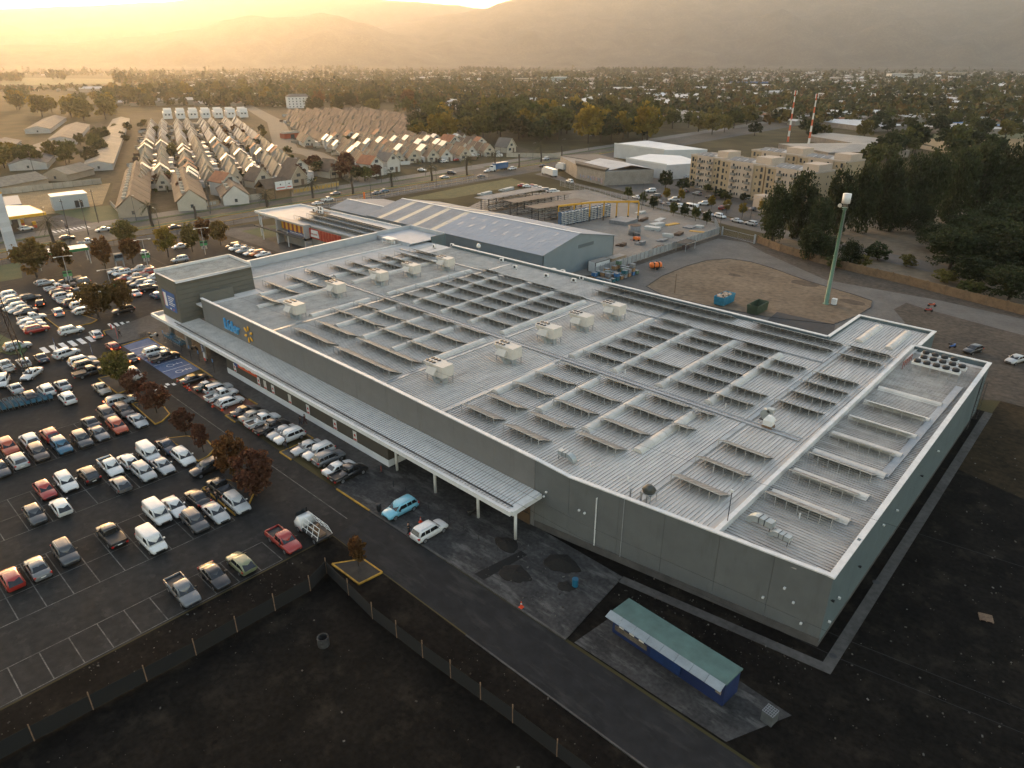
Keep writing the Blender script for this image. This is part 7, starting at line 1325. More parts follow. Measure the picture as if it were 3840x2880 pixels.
# ================================================================ HOUSING ESTATES
D1 = Vector((-.925, .38)); D1.normalize(); DP_ = Vector((-D1.y, D1.x)) * -1     # away from the avenue / across, towards +y
HA = math.atan2(D1.y, D1.x) - R(90)                                            # local +y points away along D1
sheet('estate_ground', [(-268, 80), (-268.5, 128), (-290, 200), (-290, 330), (-430, 400), (-760, 520), (-820, 300), (-560, 120), (-352, 112), (-300, 92)], .010, mat('estate_paving', (.075, .060, .040), .95, spec=.1, col2=(.050, .042, .022), var=.3, scale=.04, coords='World'))
sheet('estate_street', [(-268.5, 183), (-380, 226), (-420, 230), (-610, 331), (-900, 452), (-900, 466), (-606, 346), (-416, 244), (-380, 240), (-268.5, 197)], .024, mat('street_pale', (.11, .095, .072), .9, var=.12, scale=.1, coords='World'))
HW = [mat('house_white', (.50, .47, .42), .85, var=.08, scale=.4), mat('house_cream', (.42, .37, .29), .85, var=.08, scale=.4), mat('house_tan', (.32, .26, .19), .85, var=.1, scale=.4), mat('house_grey', (.34, .33, .31), .85, var=.1, scale=.4)]
HR = {'tan': mat('roof_tan', (.20, .165, .12), .8, var=.2, scale=.7, rand=.15), 'brown': mat('roof_brown', (.10, .068, .045), .85, var=.22, scale=.7, rand=.2), 'zinc': mat('roof_zinc', (.44, .43, .41), .5, .2, var=.1, scale=.7, rand=.15), 'orange': mat('roof_orange', (.30, .11, .045), .8, var=.2, scale=.7, rand=.1)}
def house_meshes(wd, dp, ev, rg):
    w = B(); P = [(-wd / 2, 0, 0), (wd / 2, 0, 0), (wd / 2, 0, ev), (0, 0, rg - .1), (-wd / 2, 0, ev)]
    w.quad(*P); w.quad(*[(p[0], dp, p[2]) for p in P[::-1]]); w.quad((wd / 2, 0, 0), (wd / 2, dp, 0), (wd / 2, dp, ev), (wd / 2, 0, ev)); w.quad((-wd / 2, dp, 0), (-wd / 2, 0, 0), (-wd / 2, 0, ev), (-wd / 2, dp, ev))
    r = B(); o = .35; sl = (rg - ev) / (wd / 2)
    for s in (-1, 1):
        x0, z0 = s * (wd / 2 + o), ev - o * sl
        r.hexa([(x0, -o, z0), (0, -o, rg), (0, dp + o, rg), (x0, dp + o, z0), (x0, -o, z0 + .14), (0, -o, rg + .14), (0, dp + o, rg + .14), (x0, dp + o, z0 + .14)])
    v = B()
    for s in (-1, 1): x0, z0 = s * (wd / 2 + o), ev - o * sl; v.hexa([(x0, -o - .06, z0 - .12), (0, -o - .06, rg - .12), (0, -o, rg - .12), (x0, -o, z0 - .12), (x0, -o - .06, z0 + .2), (0, -o - .06, rg + .2), (0, -o, rg + .2), (x0, -o, z0 + .2)])
    wi = B(); wi.box(-.75, .75, -.06, .02, ev + .3, ev + 1.35); wi2 = B(); wi2.box(-wd * .32, -wd * .05, -.06, .02, 1.0, 2.1); do = B(); do.box(wd * .12, wd * .3, -.06, .02, 0, 2.0); an = B(); an.box(wd / 2 + .02, wd / 2 + 2.3, .5, dp - .5, 0, 2.5); an.box(-wd / 2 + .3, wd / 2 - .3, dp + .4, dp + 3.2, 0, 2.6)
    return w, r, v, wi, wi2, do, an
HT = {k: [x for x in house_meshes(*a)] for k, a in {'a': (5.6, 7.0, 2.5, 6.9), 'b': (6.2, 8.0, 4.6, 7.2), 'c': (6.6, 7.5, 2.7, 6.4)}.items()}
HM = {}
def hm(k, i, m):
    key = (k, i, m.name)
    if key not in HM: HM[key] = HT[k][i].mesh(('wall', 'roof', 'verge_board', 'window', 'window', 'door', 'annex')[i], m)
    return HM[key]
VERGE = mat('verge_cream', (.45, .38, .28), .8); GL2 = mat('house_glass', (.05, .055, .06), .2, spec=.7); DOORM = mat('house_door', (.10, .06, .035), .7)
def house(x, y, rz, k, wm, rm, label, group, s=1.0, name='gabled_house'):
    t = thing(name, label, 'house', (x, y, 0), rz, group)
    for i, m in enumerate((wm, rm, VERGE, GL2, GL2, DOORM, HW[3] if rnd.random() < .5 else HR['zinc'])):
        if i == 6 and rnd.random() < .45: continue
        link(('wall', 'roof', 'verge_board', 'window', 'window', 'door', 'annex')[i], hm(k, i, m), t)
    if s != 1: t.scale = (s, s, s)
    return t
spots = []
def estate(origin, cols, rows_, cs, rs, name, roof, k0, jit=.5):
    for c in range(cols):
        for r in range(rows_):
            p = Vector(origin) + D1 * (r * rs) + Vector((D1.y, -D1.x)) * (c * cs + (c // 2) * 3.2)
            spots.append((p.x + rnd.uniform(-jit, jit), p.y + rnd.uniform(-jit, jit), name, c, r, roof, k0))
estate((-318, 112), 8, 38, 7.9, 9.3, 'tan-roofed estate', 'tan', 'a'); estate((-285, 190), 26, 44, 7.8, 10.2, 'brown-roofed estate', 'brown', 'c')
def uv(x, y, z=0.0):
    X, Y, Z = x, y, z - CAM_H; cy_, sy_ = math.cos(YAW), math.sin(YAW); xx, yy = cy_ * X + sy_ * Y, -sy_ * X + cy_ * Y
    c, s = math.cos(PITCH), math.sin(PITCH); d = yy * c - Z * s
    if d < 1: return (-9999, -9999)
    return 1920 + FPX * xx / d, 1440 - FPX * (yy * s + Z * c) / d
def street_d(x, y):        # distance to the estate street axis
    best = 1e9; P = [(-268, 190), (-380, 233), (-418, 237), (-608, 338), (-900, 459)]
    for i in range(4):
        a, b = Vector(P[i]), Vector(P[i + 1]); t = max(0, min(1, (Vector((x, y)) - a).dot(b - a) / (b - a).length_squared)); best = min(best, (Vector((x, y)) - a - (b - a) * t).length)
    return best
def inside(u, v, P):
    c = False
    for i in range(len(P)):
        (a, b), (d, e) = P[i], P[i - 1]
        if (b > v) != (e > v) and u < (d - a) * (v - b) / (e - b) + a: c = not c
    return c
EST2 = [(1090, 610), (1250, 640), (1880, 590), (1660, 495), (1480, 445), (1280, 402), (1080, 388)]
spots = [s for s in spots if street_d(s[0], s[1]) > 12 and uv(s[0], s[1])[0] > 380 and (s[2].startswith('tan') or inside(*uv(s[0], s[1]), EST2))]
spots.sort(key=lambda s: s[0] ** 2 + s[1] ** 2)
FAR_H = []
for i, (x, y, nm, c, r, roof, k0) in enumerate(spots):
    if i < 262:
        wm = rnd.choice(HW[:2] if roof == 'brown' else HW[:3]); rm = HR[roof]; k = k0
        q = rnd.random()
        if q < .10: rm = HR['zinc']; k = 'b'
        elif q < .16: rm = HR['orange']; k = 'b'
        house(x, y, HA + R(rnd.uniform(-2, 2)), k, wm, rm, 'gabled house in the %s, file %s across, row %s from the avenue' % (nm, nth(c), nth(r)), 'gabled houses in the ' + nm, rnd.uniform(.94, 1.08))
    else: FAR_H.append((x, y, roof))
cl = B(); rc = random.Random(31)
for x, y, nm, c, r, roof, k0 in spots:          # sheds, yard walls, lean-to roofs and parked things between the houses
    for _ in range(4):
        px, py = x + rc.uniform(-5.5, 5.5), y + rc.uniform(-6, 6); w_, d_, h_ = rc.choice(((rc.uniform(1.2, 3.2), rc.uniform(1.2, 3.5), rc.uniform(2.0, 2.7)), (rc.uniform(3, 6), .15, 1.8), (.15, rc.uniform(3, 6), 1.8), (4.2, 1.7, 1.3)))
        cl.box(px - w_ / 2, px + w_ / 2, py - d_ / 2, py + d_ / 2, 0, h_, rz=HA, m=rc.choice((0, 0, 1, 1, 2, 3)))
stuff(link('yard_clutter', cl.mesh('yard_clutter', [mat('clutter_wall', (.28, .24, .18), .9, island=.3), mat('clutter_zinc', (.40, .39, .37), .6, island=.4), mat('clutter_brown', (.14, .085, .05), .9, island=.4), mat('clutter_dark', (.05, .05, .05), .6, island=.6)])), 'sheds, yard walls and lean-tos crowded between the estate houses', 'sheds')
gs = B()
for x, y, nm, c, r, roof, k0 in spots:          # low garden bushes
    for _ in range(2):
        px, py, q = x + rc.uniform(-6, 6), y + rc.uniform(-6, 6), rc.uniform(.7, 1.6)
        for _k in range(9):
            a = Vector((rc.gauss(0, 1), rc.gauss(0, 1), rc.gauss(0, 1))).normalized() * q; dd = a.cross(Vector((rc.gauss(0, 1), rc.gauss(0, 1), rc.gauss(0, 1)))).normalized() * q * .5; cc = Vector((px, py, q * .9)) + a * .5
            gs.quad(cc - a * .4, cc + dd * .6, cc + a * .4, cc - dd * .6, m=rc.choice((0, 1)))
stuff(link('garden_bushes', gs.mesh('garden_bushes', [L_GREEN, L_OLIVE])), 'small bushes growing between the estate houses', 'bushes')
# terraces with long roofs
def terrace(p, q, wd, ev, rg, wm, rm, label, dorm=True, group='long terraces of row houses'):
    p, q = Vector(p), Vector(q); L = (q - p).length; t = thing('terrace', label, 'row houses', (p.x, p.y, 0), math.atan2(q.y - p.y, q.x - p.x), group)
    b = B(); b.box(0, L, -wd / 2 + .4, wd / 2 - .4, 0, ev); part('wall', b, wm, t)
    n = max(3, round(L / 7.5))
    for k in range(n):
        x0, x1 = k * L / n, (k + 1) * L / n - .04; dz = -.0 if k % 2 else .06
        for s in (-1, 1): b = B(); b.hexa([(x0, s * (wd / 2 + .3), ev - .2 + dz), (x1, s * (wd / 2 + .3), ev - .2 + dz), (x1, 0, rg + dz), (x0, 0, rg + dz), (x0, s * (wd / 2 + .3), ev + dz), (x1, s * (wd / 2 + .3), ev + dz), (x1, 0, rg + .18 + dz), (x0, 0, rg + .18 + dz)]); part('roof', b, rm, t)
        if dorm:
            for s in (1,):
                b = B(); xm = (x0 + x1) / 2; y0 = s * wd * .2; b.hexa([(xm - .7, y0 - .6, rg - 1.6), (xm + .7, y0 - .6, rg - 1.6), (xm + .7, y0 + .8, rg - 1.6), (xm - .7, y0 + .8, rg - 1.6), (xm - .7, y0 - .6, rg - .6), (xm + .7, y0 - .6, rg - .6), (xm + .7, y0 + .8, rg - .6), (xm - .7, y0 + .8, rg - .6)]); part('dormer', b, HW[1], t)
    for s in (0, L):
        b = B(); P = [(s, -wd / 2 + .4, ev), (s, wd / 2 - .4, ev), (s, 0, rg)]; b.quad(*P); part('gable', b, wm, t)
    for k in range(n): b = B(); xm = (k + .5) * L / n; b.box(xm - .6, xm + .6, wd / 2 - .42, wd / 2 - .36, 1.0, 2.1); part('window', b, GL2, t)
    b = B(); b.box(-.06, .0, -.5, .5, 1.0, 2.2); part('window', b, GL2, t)
terrace((-266, 89), (-362, 127.5), 10.5, 3.2, 7.4, HW[2], HR['brown'], 'long brown-roofed terrace running back from the avenue beside the lawn'); terrace((-263, 108.5), (-328, 134), 10.5, 3.2, 7.4, HW[1], HR['brown'], 'shorter brown-roofed terrace across the lane from the long one'); terrace((-262, 125), (-305, 141.5), 10, 3.2, 7.0, HW[0], HR['brown'], 'brown-roofed terrace beside the white gabled shop'); terrace((-397, 121.5), (-704, 243), 13, 3.0, 4.6, HW[3], HR['tan'], 'very long grey stepped terrace roof left of the estate', False)
G3 = mat('roof_slate', (.115, .10, .085), .85, var=.15, scale=.5, rand=.1)
for i, (p, q) in enumerate((((-425, 98), (-520, 135)), ((-540, 147), (-660, 194)), ((-425, 68), (-560, 121)), ((-640, 160), (-760, 207)))): terrace(p, q, 17, 3.0, 5.2, HW[3], G3, 'broad slate-grey terrace roof at the picture edge, %s counted from the dry field' % nth(i), False)
for i, (p, q) in enumerate((((-356, 60), (-372, 88)), ((-376, 96), (-390, 112)))): terrace(p, q, 12, 2.8, 5.4, HW[2], HR['tan'], ['wide tan hipped barn roof behind the dry field', 'second tan roof behind the dry field beside a dark bush'][i], False)
# white modern terraces, white block, red shop, corner shops
for r in range(2):
    for k in range(7):
        p = Vector((-715 - r * 20, 288 + r * 8)) + Vector((.5, .84)) * (k * 11.5)
        t = thing('white_town_house', 'white flat-roofed modern house, %s line, %s along from the long grey terrace' % (nth(r), nth(k)), 'house', (p.x, p.y, 0), HA, 'white modern houses'); b = B(); b.box(-4, 4, 0, 9, 0, 5.2); part('wall', b, mat('modern_white', (.58, .57, .55), .8), t); b = B(); b.box(-3, 4, 3, 9, 5.2, 8.0); part('upper_floor', b, mat('modern_white', (.58, .57, .55), .8), t)
        for xx in (-2.2, .8): b = B(); b.box(xx, xx + 1.5, -.05, .02, 3.0, 4.3); part('window', b, GL2, t)
        b = B(); b.box(-4.15, 4.15, -.15, 9.15, 5.2, 5.35); part('roof_edge', b, WHITEM, t)
t = thing('white_block', 'white four-storey block standing alone behind the estates', 'building', (-770, 460, 0), HA); b = B(); b.box(-12, 14, 0, 14, 0, 12); part('wall', b, mat('modern_white', (.58, .57, .55), .8), t); b = B(); b.hexa([(-12.4, -.4, 12), (14.4, -.4, 12), (14.4, 14.4, 12), (-12.4, 14.4, 12), (-8, 7, 15), (10, 7, 15), (10, 7.2, 15), (-8, 7.2, 15)]); part('roof', b, G3, t)
for fl in range(4):
    for k in range(6): b = B(); b.box(-10.5 + k * 4, -9.3 + k * 4, -.05, .02, 1 + fl * 2.8, 2.3 + fl * 2.8); part('window', b, GL2, t)
t = thing('red_shop', 'small red corner shop under a flat pale roof on the estate street', 'shop', (-470, 273, 0), HA + R(20)); b = B(); b.box(-6, 6, 0, 7, 0, 3.4); part('wall', b, mat('shop_red', (.36, .07, .03), .8), t); b = B(); b.hexa([(-7, -1, 3.4), (7, -1, 3.4), (7, 8, 3.4), (-7, 8, 3.4), (-5, 1, 4.6), (5, 1, 4.6), (5, 6, 4.6), (-5, 6, 4.6)]); part('roof', b, HR['tan'], t); b = B(); b.box(-1.5, 1.5, -.06, .02, 0, 2.6); part('door', b, GL2, t)
# avenue-front shops with billboard and graffiti
x, y = -262.5, 143; t = thing('corner_shop', 'tan gabled corner shop on the avenue carrying a white optician billboard', 'shop', (x, y, 0), R(92)); b = B(); b.box(-5, 6, 0, 8, 0, 4.2); part('wall', b, mat('corner_tan', (.20, .13, .07), .85, var=.12, scale=.5), t)
for s in (-1, 1): b = B(); b.hexa([(-5.4, 4 + s * 4.4, 4.0), (6.4, 4 + s * 4.4, 4.0), (6.4, 4, 7.2), (-5.4, 4, 7.2), (-5.4, 4 + s * 4.4, 4.2), (6.4, 4 + s * 4.4, 4.2), (6.4, 4, 7.4), (-5.4, 4, 7.4)]); part('roof', b, HR['brown'], t)
b = B(); b.box(-1, 6.5, -1.2, 0, 3.0, 3.3); part('porch_roof', b, HR['orange'], t)
bb_ = thing('billboard', 'pair of white billboards with a red line of text on the corner shop', 'billboard', (-261.8, 141.5, 0), R(92))
for x0, x1 in ((0, 4.6), (4.8, 7.6)):
    b = B(); b.box(x0, x1, -.5, -.35, 3.4, 6.6); pn = part('panel', b, WHITEM, bb_); b = B(); b.box(x0 + .4, x1 - .5, -.53, -.51, 4.0, 4.4); part('red_text', b, mat('poster_red', (.45, .05, .04), .6), pn); b = B(); [b.cyl(0, 0, 0, .02, .3, n=10) for _ in (0,)]; b.v = [(px + (x0 + x1) / 2, -.51 - pz, 5.4 + py) for px, py, pz in b.v]; part('printed_disc', b, BLACK, pn)
def graffwall(a, c_, h, col, col2, label):
    t = thing('graffiti_wall', label, 'wall', (0, 0, 0), 0, 'graffiti walls'); b = B(); b.wall(a, c_, 0, h, .2); part('wall', b, mat('wall_tan', (.28, .22, .15), .9, var=.15, scale=.5), t); g_ = B(); d = Vector((c_[0] - a[0], c_[1] - a[1])); L = d.length; d.normalize(); n = int(L / 1.6); q = Vector((d.y, -d.x)) * .14
    if q.x < 0: q = -q
    for k in range(n): p = Vector(a) + d * (.3 + k * 1.6) + q; g_.wall(p, p + d * 1.25, .3 + rnd.random() * .3, h - .3 - rnd.random() * .3, .05)
    stuff(part('graffiti', g_, mat('graff_%d' % int(col[0] * 999), col, .8, col2=col2, scale=1.5, coords='World'), t))
graffwall((-266.8, 152), (-269.5, 176), 2.2, (.55, .30, .03), (.30, .22, .10), 'garden wall by the avenue covered in yellow graffiti'); graffwall((-265.9, 143), (-266.4, 150), 2.0, (.20, .34, .38), (.45, .42, .36), 'short wall in front of the corner shop with pale blue graffiti'); graffwall((-265.6, 106), (-266, 120), 2.0, (.30, .32, .32), (.42, .36, .28), 'long pale wall with grey graffiti before the brown terraces')
for lab, a, c_, h in (('pale boundary wall along the back of the dry field', (-353, 50), (-353.5, 108), 2.4), ('short wall between the lawn and the long terrace', (-268, 86), (-297, 92), 1.6), ('pale garden wall in front of the white gabled shop', (-266.2, 121), (-266.4, 141), 2.2), ('long tan wall along the avenue below the park', (-287, 300), (-262, 318), 2.4), ('white wall beyond the sheds behind the flats', (-134, 512), (-103, 486), 2.2)):
    t = thing('boundary_wall', lab, 'wall'); n = max(2, round(math.hypot(a[0] - c_[0], a[1] - c_[1]) / 4)); 
    for k in range(n): p, q = lerp(a, c_, k / n), lerp(a, c_, (k + .97) / n); b = B(); b.wall(p, q, 0, h, .18); part('panel', b, mat('wall_panel_pale', (.34, .30, .24), .9, var=.12, rand=.1, scale=.6), t)
for i, (x, y, k, wm, rm, lab) in enumerate([(-281, 133, 'b', HW[0], HR['orange'], 'white gabled shop with an orange roof facing the avenue'), (-290, 152, 'c', HW[1], HR['brown'], 'cream house behind the corner shop'), (-285, 166, 'c', HW[2], HR['brown'], 'tan dormer house behind the yellow graffiti'), (-298, 175, 'b', HW[0], HR['brown'], 'white house with the picture window by the maroon trees'), (-282, 206, 'b', HW[0], HR['orange'], 'orange-roofed house at the estate street corner'), (-286, 219, 'b', HW[0], G3, 'dark-roofed white house beside the avenue trees'), (-330, 300, 'b', HW[0], HR['orange'], 'white house with orange roof at the end of the brown estate'), (-300, 318, 'c', HW[1], G3, 'grey house at the park corner'), (-292, 190, 'c', HW[1], HR['brown'], 'cream house with a dormer nearest the estate street')]): house(x, y, R(92) + R(rnd.uniform(-4, 4)), k, wm, rm, lab, 'houses facing the avenue', 1.25, 'avenue_house')
# light poles along avenue and streets
pi_ = 0
def lamp(x, y, h, rz, label, group='street lamps along the avenue'):
    t = thing('street_lamp', label, 'street lamp', (x, y, 0), rz, group); b = B(); b.cyl(0, 0, 0, h, .11, .06, n=6); part('pole', b, CONC, t); b = B(); b.tube([(0, 0, h - .1), (.8, 0, h + .25), (1.8, 0, h + .3)], .04, 4); part('arm', b, GREYM, t); b = B(); b.box(1.6, 2.3, -.12, .12, h + .24, h + .36); part('lamp_head', b, GREYM, t)
for i, y in enumerate(range(60, 360, 27)): lamp(av(-257.5, y), y, 8.5, 0, 'street lamp on the far side of the avenue, %s from the petrol station' % nth(i))
for i, y in enumerate((58, 84, 132, 168, 204)): lamp(av(-230, y), y, 8.0, R(180), 'street lamp on the car park side of the avenue, %s from the totem' % nth(i), 'street lamps on the near side')
for i, (x_, y_) in enumerate([(205, 500), (905, 590), (1275, 880), (1710, 640), (1590, 640)]): x, y = cJ(x_, y_); lamp(x, y, 9.5 if i < 3 else 7, R(60), 'pole lamp along the side street, %s from the avenue' % nth(i), 'street lamps on the side street')
for i, (u, v) in enumerate([(262, 880), (332, 880), (370, 835), (130, 655), (1265, 725), (790, 800)]):
    x, y = G(u, v); t = thing('power_pole', 'concrete power pole beside the avenue, %s listed from the totem' % nth(i), 'power pole', (x, y, 0), R(10), 'power poles'); b = B(); b.cyl(0, 0, 0, 11, .16, .09, n=6); part('pole', b, CONC, t); b = B(); b.box(-1.0, 1.0, -.05, .05, 10.2, 10.35); part('crossarm', b, WOODM, t); b = B(); [b.cyl(xx, 0, 10.35, 10.6, .05, n=5) for xx in (-.9, 0, .9)]; part('insulators', b, WHITEM, t)
# ================================================================ TREES OF THE TOWN
def zone(u0, u1, v0, v1, n, kinds, smin, smax, label, group, asp=1.0):
    k = 0; tries = 0
    while k < n and tries < n * 30:
        tries += 1; u, v = rnd.uniform(u0, u1), rnd.uniform(v0, v1); x, y = G(u, v)
        s = rnd.uniform(smin, smax)
        if any((x - a) ** 2 + (y - c_) ** 2 < (s * .33) ** 2 for a, c_ in TREES[-80:]): continue
        if -268 < x < -226 and y < 330: continue
        kk = rnd.choice(kinds); tree(x, y, kk, s, s * asp * rnd.uniform(.85, 1.2), s * .12, '%s, %s' % (label % {'green': 'green', 'dark': 'dark green', 'yellow': 'yellow', 'olive': 'olive', 'rust': 'rust', 'maroon': 'maroon', 'tall': 'tall dark', 'cone': 'pointed dark', 'poplar': 'slim green'}[kk], nth(k)), group); k += 1
zone(1560, 1830, 455, 540, 26, ['green', 'green', 'olive', 'dark', 'yellow'], 11, 17, 'large %s tree in the park wood behind the brown estate', 'park trees'); zone(1830, 2440, 440, 540, 60, ['green', 'dark', 'dark', 'olive', 'green', 'yellow'], 12, 19, 'large %s tree in the park wood above the avenue', 'park trees')
zone(1150, 1560, 385, 425, 26, ['dark', 'green', 'olive', 'cone', 'rust'], 11, 16, '%s tree in the belt behind the brown estate', 'tree belt'); zone(380, 1150, 345, 395, 34, ['green', 'olive', 'dark', 'yellow', 'poplar'], 11, 18, '%s tree in the belt behind the tan estate', 'tree belt'); zone(0, 420, 370, 460, 24, ['green', 'olive', 'olive', 'yellow'], 12, 18, '%s tree in the sunlit belt at the picture edge', 'tree belt')
zone(0, 290, 600, 640, 8, ['olive', 'yellow', 'green'], 7, 10, '%s tree between the slate terraces', 'estate trees'); zone(300, 400, 480, 620, 9, ['green', 'dark'], 6, 8, '%s tree along the long grey terrace', 'estate trees'); zone(420, 1100, 470, 640, 30, ['green', 'olive', 'dark', 'maroon'], 3.5, 6, '%s garden tree in the tan estate', 'estate trees'); zone(560, 1000, 660, 745, 12, ['green', 'maroon', 'dark'], 4, 6.5, '%s garden tree by the brown terraces', 'estate trees')
zone(1120, 1420, 630, 690, 12, ['maroon', 'maroon', 'green', 'dark'], 5, 8, '%s tree on the green beside the avenue crossing', 'estate trees'); zone(1200, 1700, 480, 590, 10, ['green', 'olive'], 3.5, 5, '%s garden tree in the brown estate', 'estate trees')
zone(2450, 2850, 430, 520, 12, ['dark', 'green', 'olive'], 8, 13, '%s tree around the sheds above the flats', 'trees above the flats'); zone(3000, 3840, 470, 530, 22, ['dark', 'green', 'olive', 'green'], 7, 12, '%s tree along the pasture hedge', 'pasture hedge'); zone(3250, 3840, 545, 640, 16, ['dark', 'dark', 'green'], 9, 14, '%s tree above the eucalyptus row', 'pasture hedge')
# ================================================================ FAR TOWN: masses nobody could count
hb = B(); HMATS = [mat('far_wall', (.30, .27, .22), .9, island=.35), mat('far_roof_pale', (.34, .31, .27), .8, island=.35), mat('far_roof_brown', (.15, .10, .07), .9, island=.35), mat('far_roof_zinc', (.50, .49, .47), .7, island=.25), mat('far_roof_orange', (.26, .11, .05), .9, island=.3)]
def farhouse(x, y, w_, d_, ev, rg, rz, rm):
    c, s = math.cos(rz), math.sin(rz); T = lambda a, b_, z: (x + c * a - s * b_, y + s * a + c * b_, z)
    hb.hexa([T(-w_ / 2, -d_ / 2, 0), T(w_ / 2, -d_ / 2, 0), T(w_ / 2, d_ / 2, 0), T(-w_ / 2, d_ / 2, 0), T(-w_ / 2, -d_ / 2, ev), T(w_ / 2, -d_ / 2, ev), T(w_ / 2, d_ / 2, ev), T(-w_ / 2, d_ / 2, ev)], 0)
    o = .4
    for sg in (-1, 1): hb.quad(T(sg * (w_ / 2 + o), -d_ / 2 - o, ev - .1), T(sg * (w_ / 2 + o), d_ / 2 + o, ev - .1), T(0, d_ / 2 + o, rg), T(0, -d_ / 2 - o, rg), m=rm)
    for sg in (-1, 1): hb.quad(T(-w_ / 2, sg * d_ / 2, ev), T(w_ / 2, sg * d_ / 2, ev), T(0, sg * d_ / 2, rg - .1), m=0)
for x, y, roof in FAR_H: farhouse(x, y, 5.6, 8, 2.6, 6.6, HA, 2 if roof == 'brown' else 1)
def vmax(u): return 345 if u < 420 else 400 if u < 1150 else 388 if u < 1560 else 432 if u < 2440 else 455 if u < 2950 else 470
rf = random.Random(77); cnt = 0; FT = []
tries = 0
while cnt < 6000 and tries < 60000:
    tries += 1; dist = 420 * (9.0 ** rf.random()); az = R(rf.uniform(-40, 40)); x, y = dist * math.sin(az), dist * math.cos(az)
    cy_, sy_ = math.cos(YAW), math.sin(YAW); x, y = cy_ * x - sy_ * y, sy_ * x + cy_ * y
    u, v = uv(x, y)
    if not (-150 < u < 3990) or v > vmax(u) or dist > 4200: continue
    dens = .2 if u < 420 else .6 if u < 1500 else .9 if u > 2200 else .6
    nz = math.sin(x * .004 + 1) * math.sin(y * .005) + .6 * math.sin(x * .011) * math.sin(y * .013 + 2)
    if u < 500 and 285 < v < 335: continue
    if rf.random() < dens * (.5 + .5 * (nz > -.25)):
        big = rf.random() < .05; w_ = rf.uniform(14, 34) if big else rf.uniform(6, 10); g_ = rf.choice((0, 0, 1.57)); farhouse(x, y, w_, rf.uniform(18, 40) if big else rf.uniform(8, 13), rf.uniform(4, 7) if big else rf.uniform(2.6, 4.2), rf.uniform(6.5, 9) if big else rf.uniform(4.4, 6.4), HA + g_ + rf.uniform(-.08, .08), rf.choice((3, 3, 1) if big else (1, 1, 2, 2, 3, 4) if u > 1900 else (1, 2, 2, 1, 4, 3))); cnt += 1
    for _ in range(rf.choice((1, 1, 2, 2) if dist < 1800 else (0, 1, 1, 2))): FT.append((x + rf.uniform(-16, 16), y + rf.uniform(-16, 16), dist))
stuff(link('distant_houses', hb.mesh('distant_houses', HMATS)), 'far-off town of low pale and brown roofed houses below the mountains', 'houses')
tb_ = B(); r2 = random.Random(9)
def fartree(x, y, s, h, n, m):
    for _ in range(n):
        a = Vector((r2.gauss(0, 1), r2.gauss(0, 1), r2.gauss(0, 1))).normalized(); q = r2.random() ** .4
        c = Vector((x + a.x * s * .5 * q, y + a.y * s * .5 * q, h * .55 + a.z * h * .45 * q)); p = Vector((r2.gauss(0, 1), r2.gauss(0, 1), r2.gauss(0, 1))).normalized() * s * .24; d = p.cross(Vector((r2.gauss(0, 1), r2.gauss(0, 1), r2.gauss(0, 1)))).normalized() * s * .18
        tb_.quad(c - p, c + d, c + p, c - d, m=m)
for x, y, dist in FT: s = r2.uniform(6, 11); fartree(x, y, s, s * r2.uniform(.8, 1.35), 22 if dist < 1200 else 14, r2.choice((0, 0, 1, 1, 2, 3)))
for k in range(4200):        # hedges, poplar lines and groves on the plain
    dist = 900 * (5.0 ** r2.random()); az = R(r2.uniform(-40, 40)); x, y = dist * math.sin(az), dist * math.cos(az); cy_, sy_ = math.cos(YAW), math.sin(YAW); x, y = cy_ * x - sy_ * y, sy_ * x + cy_ * y; u, v = uv(x, y)
    if v > vmax(u): continue
    if u < 450 and 292 < v < 330: continue
    if (math.sin(x * .006 + y * .002) + math.sin(y * .009 - x * .004)) < -.25: continue
    s = r2.uniform(8, 15); fartree(x, y, s, s * r2.choice((.9, 1.1, 1.8)), 16, r2.choice((0, 0, 1, 2)))
for u0, u1, v0, n, s, h in ((1180, 1340, 262, 60, 12, 26), (2230, 2560, 272, 150, 13, 22), (1740, 1900, 268, 50, 16, 22), (0, 90, 300, 40, 14, 18), (180, 240, 292, 14, 18, 22), (430, 480, 318, 14, 13, 28), (560, 620, 285, 25, 13, 16), (1990, 2180, 285, 40, 12, 15)):
    for _ in range(n): x, y = G(r2.uniform(u0, u1), v0 + r2.uniform(-5, 9)); fartree(x, y, s * r2.uniform(.8, 1.2), h * r2.uniform(.8, 1.2), 20, r2.choice((0, 1, 2)))
stuff(link('distant_trees', tb_.mesh('distant_trees', [leafmat('far_green', (.045, .052, .016), (.075, .075, .022), .25), leafmat('far_dark', (.022, .028, .012), (.045, .048, .018), .25), leafmat('far_olive', (.085, .070, .022), (.13, .10, .03), .25), leafmat('far_rust', (.085, .045, .014), (.11, .075, .02), .2)])), 'far-off gardens and tree lines spread through the town and plain', 'trees')
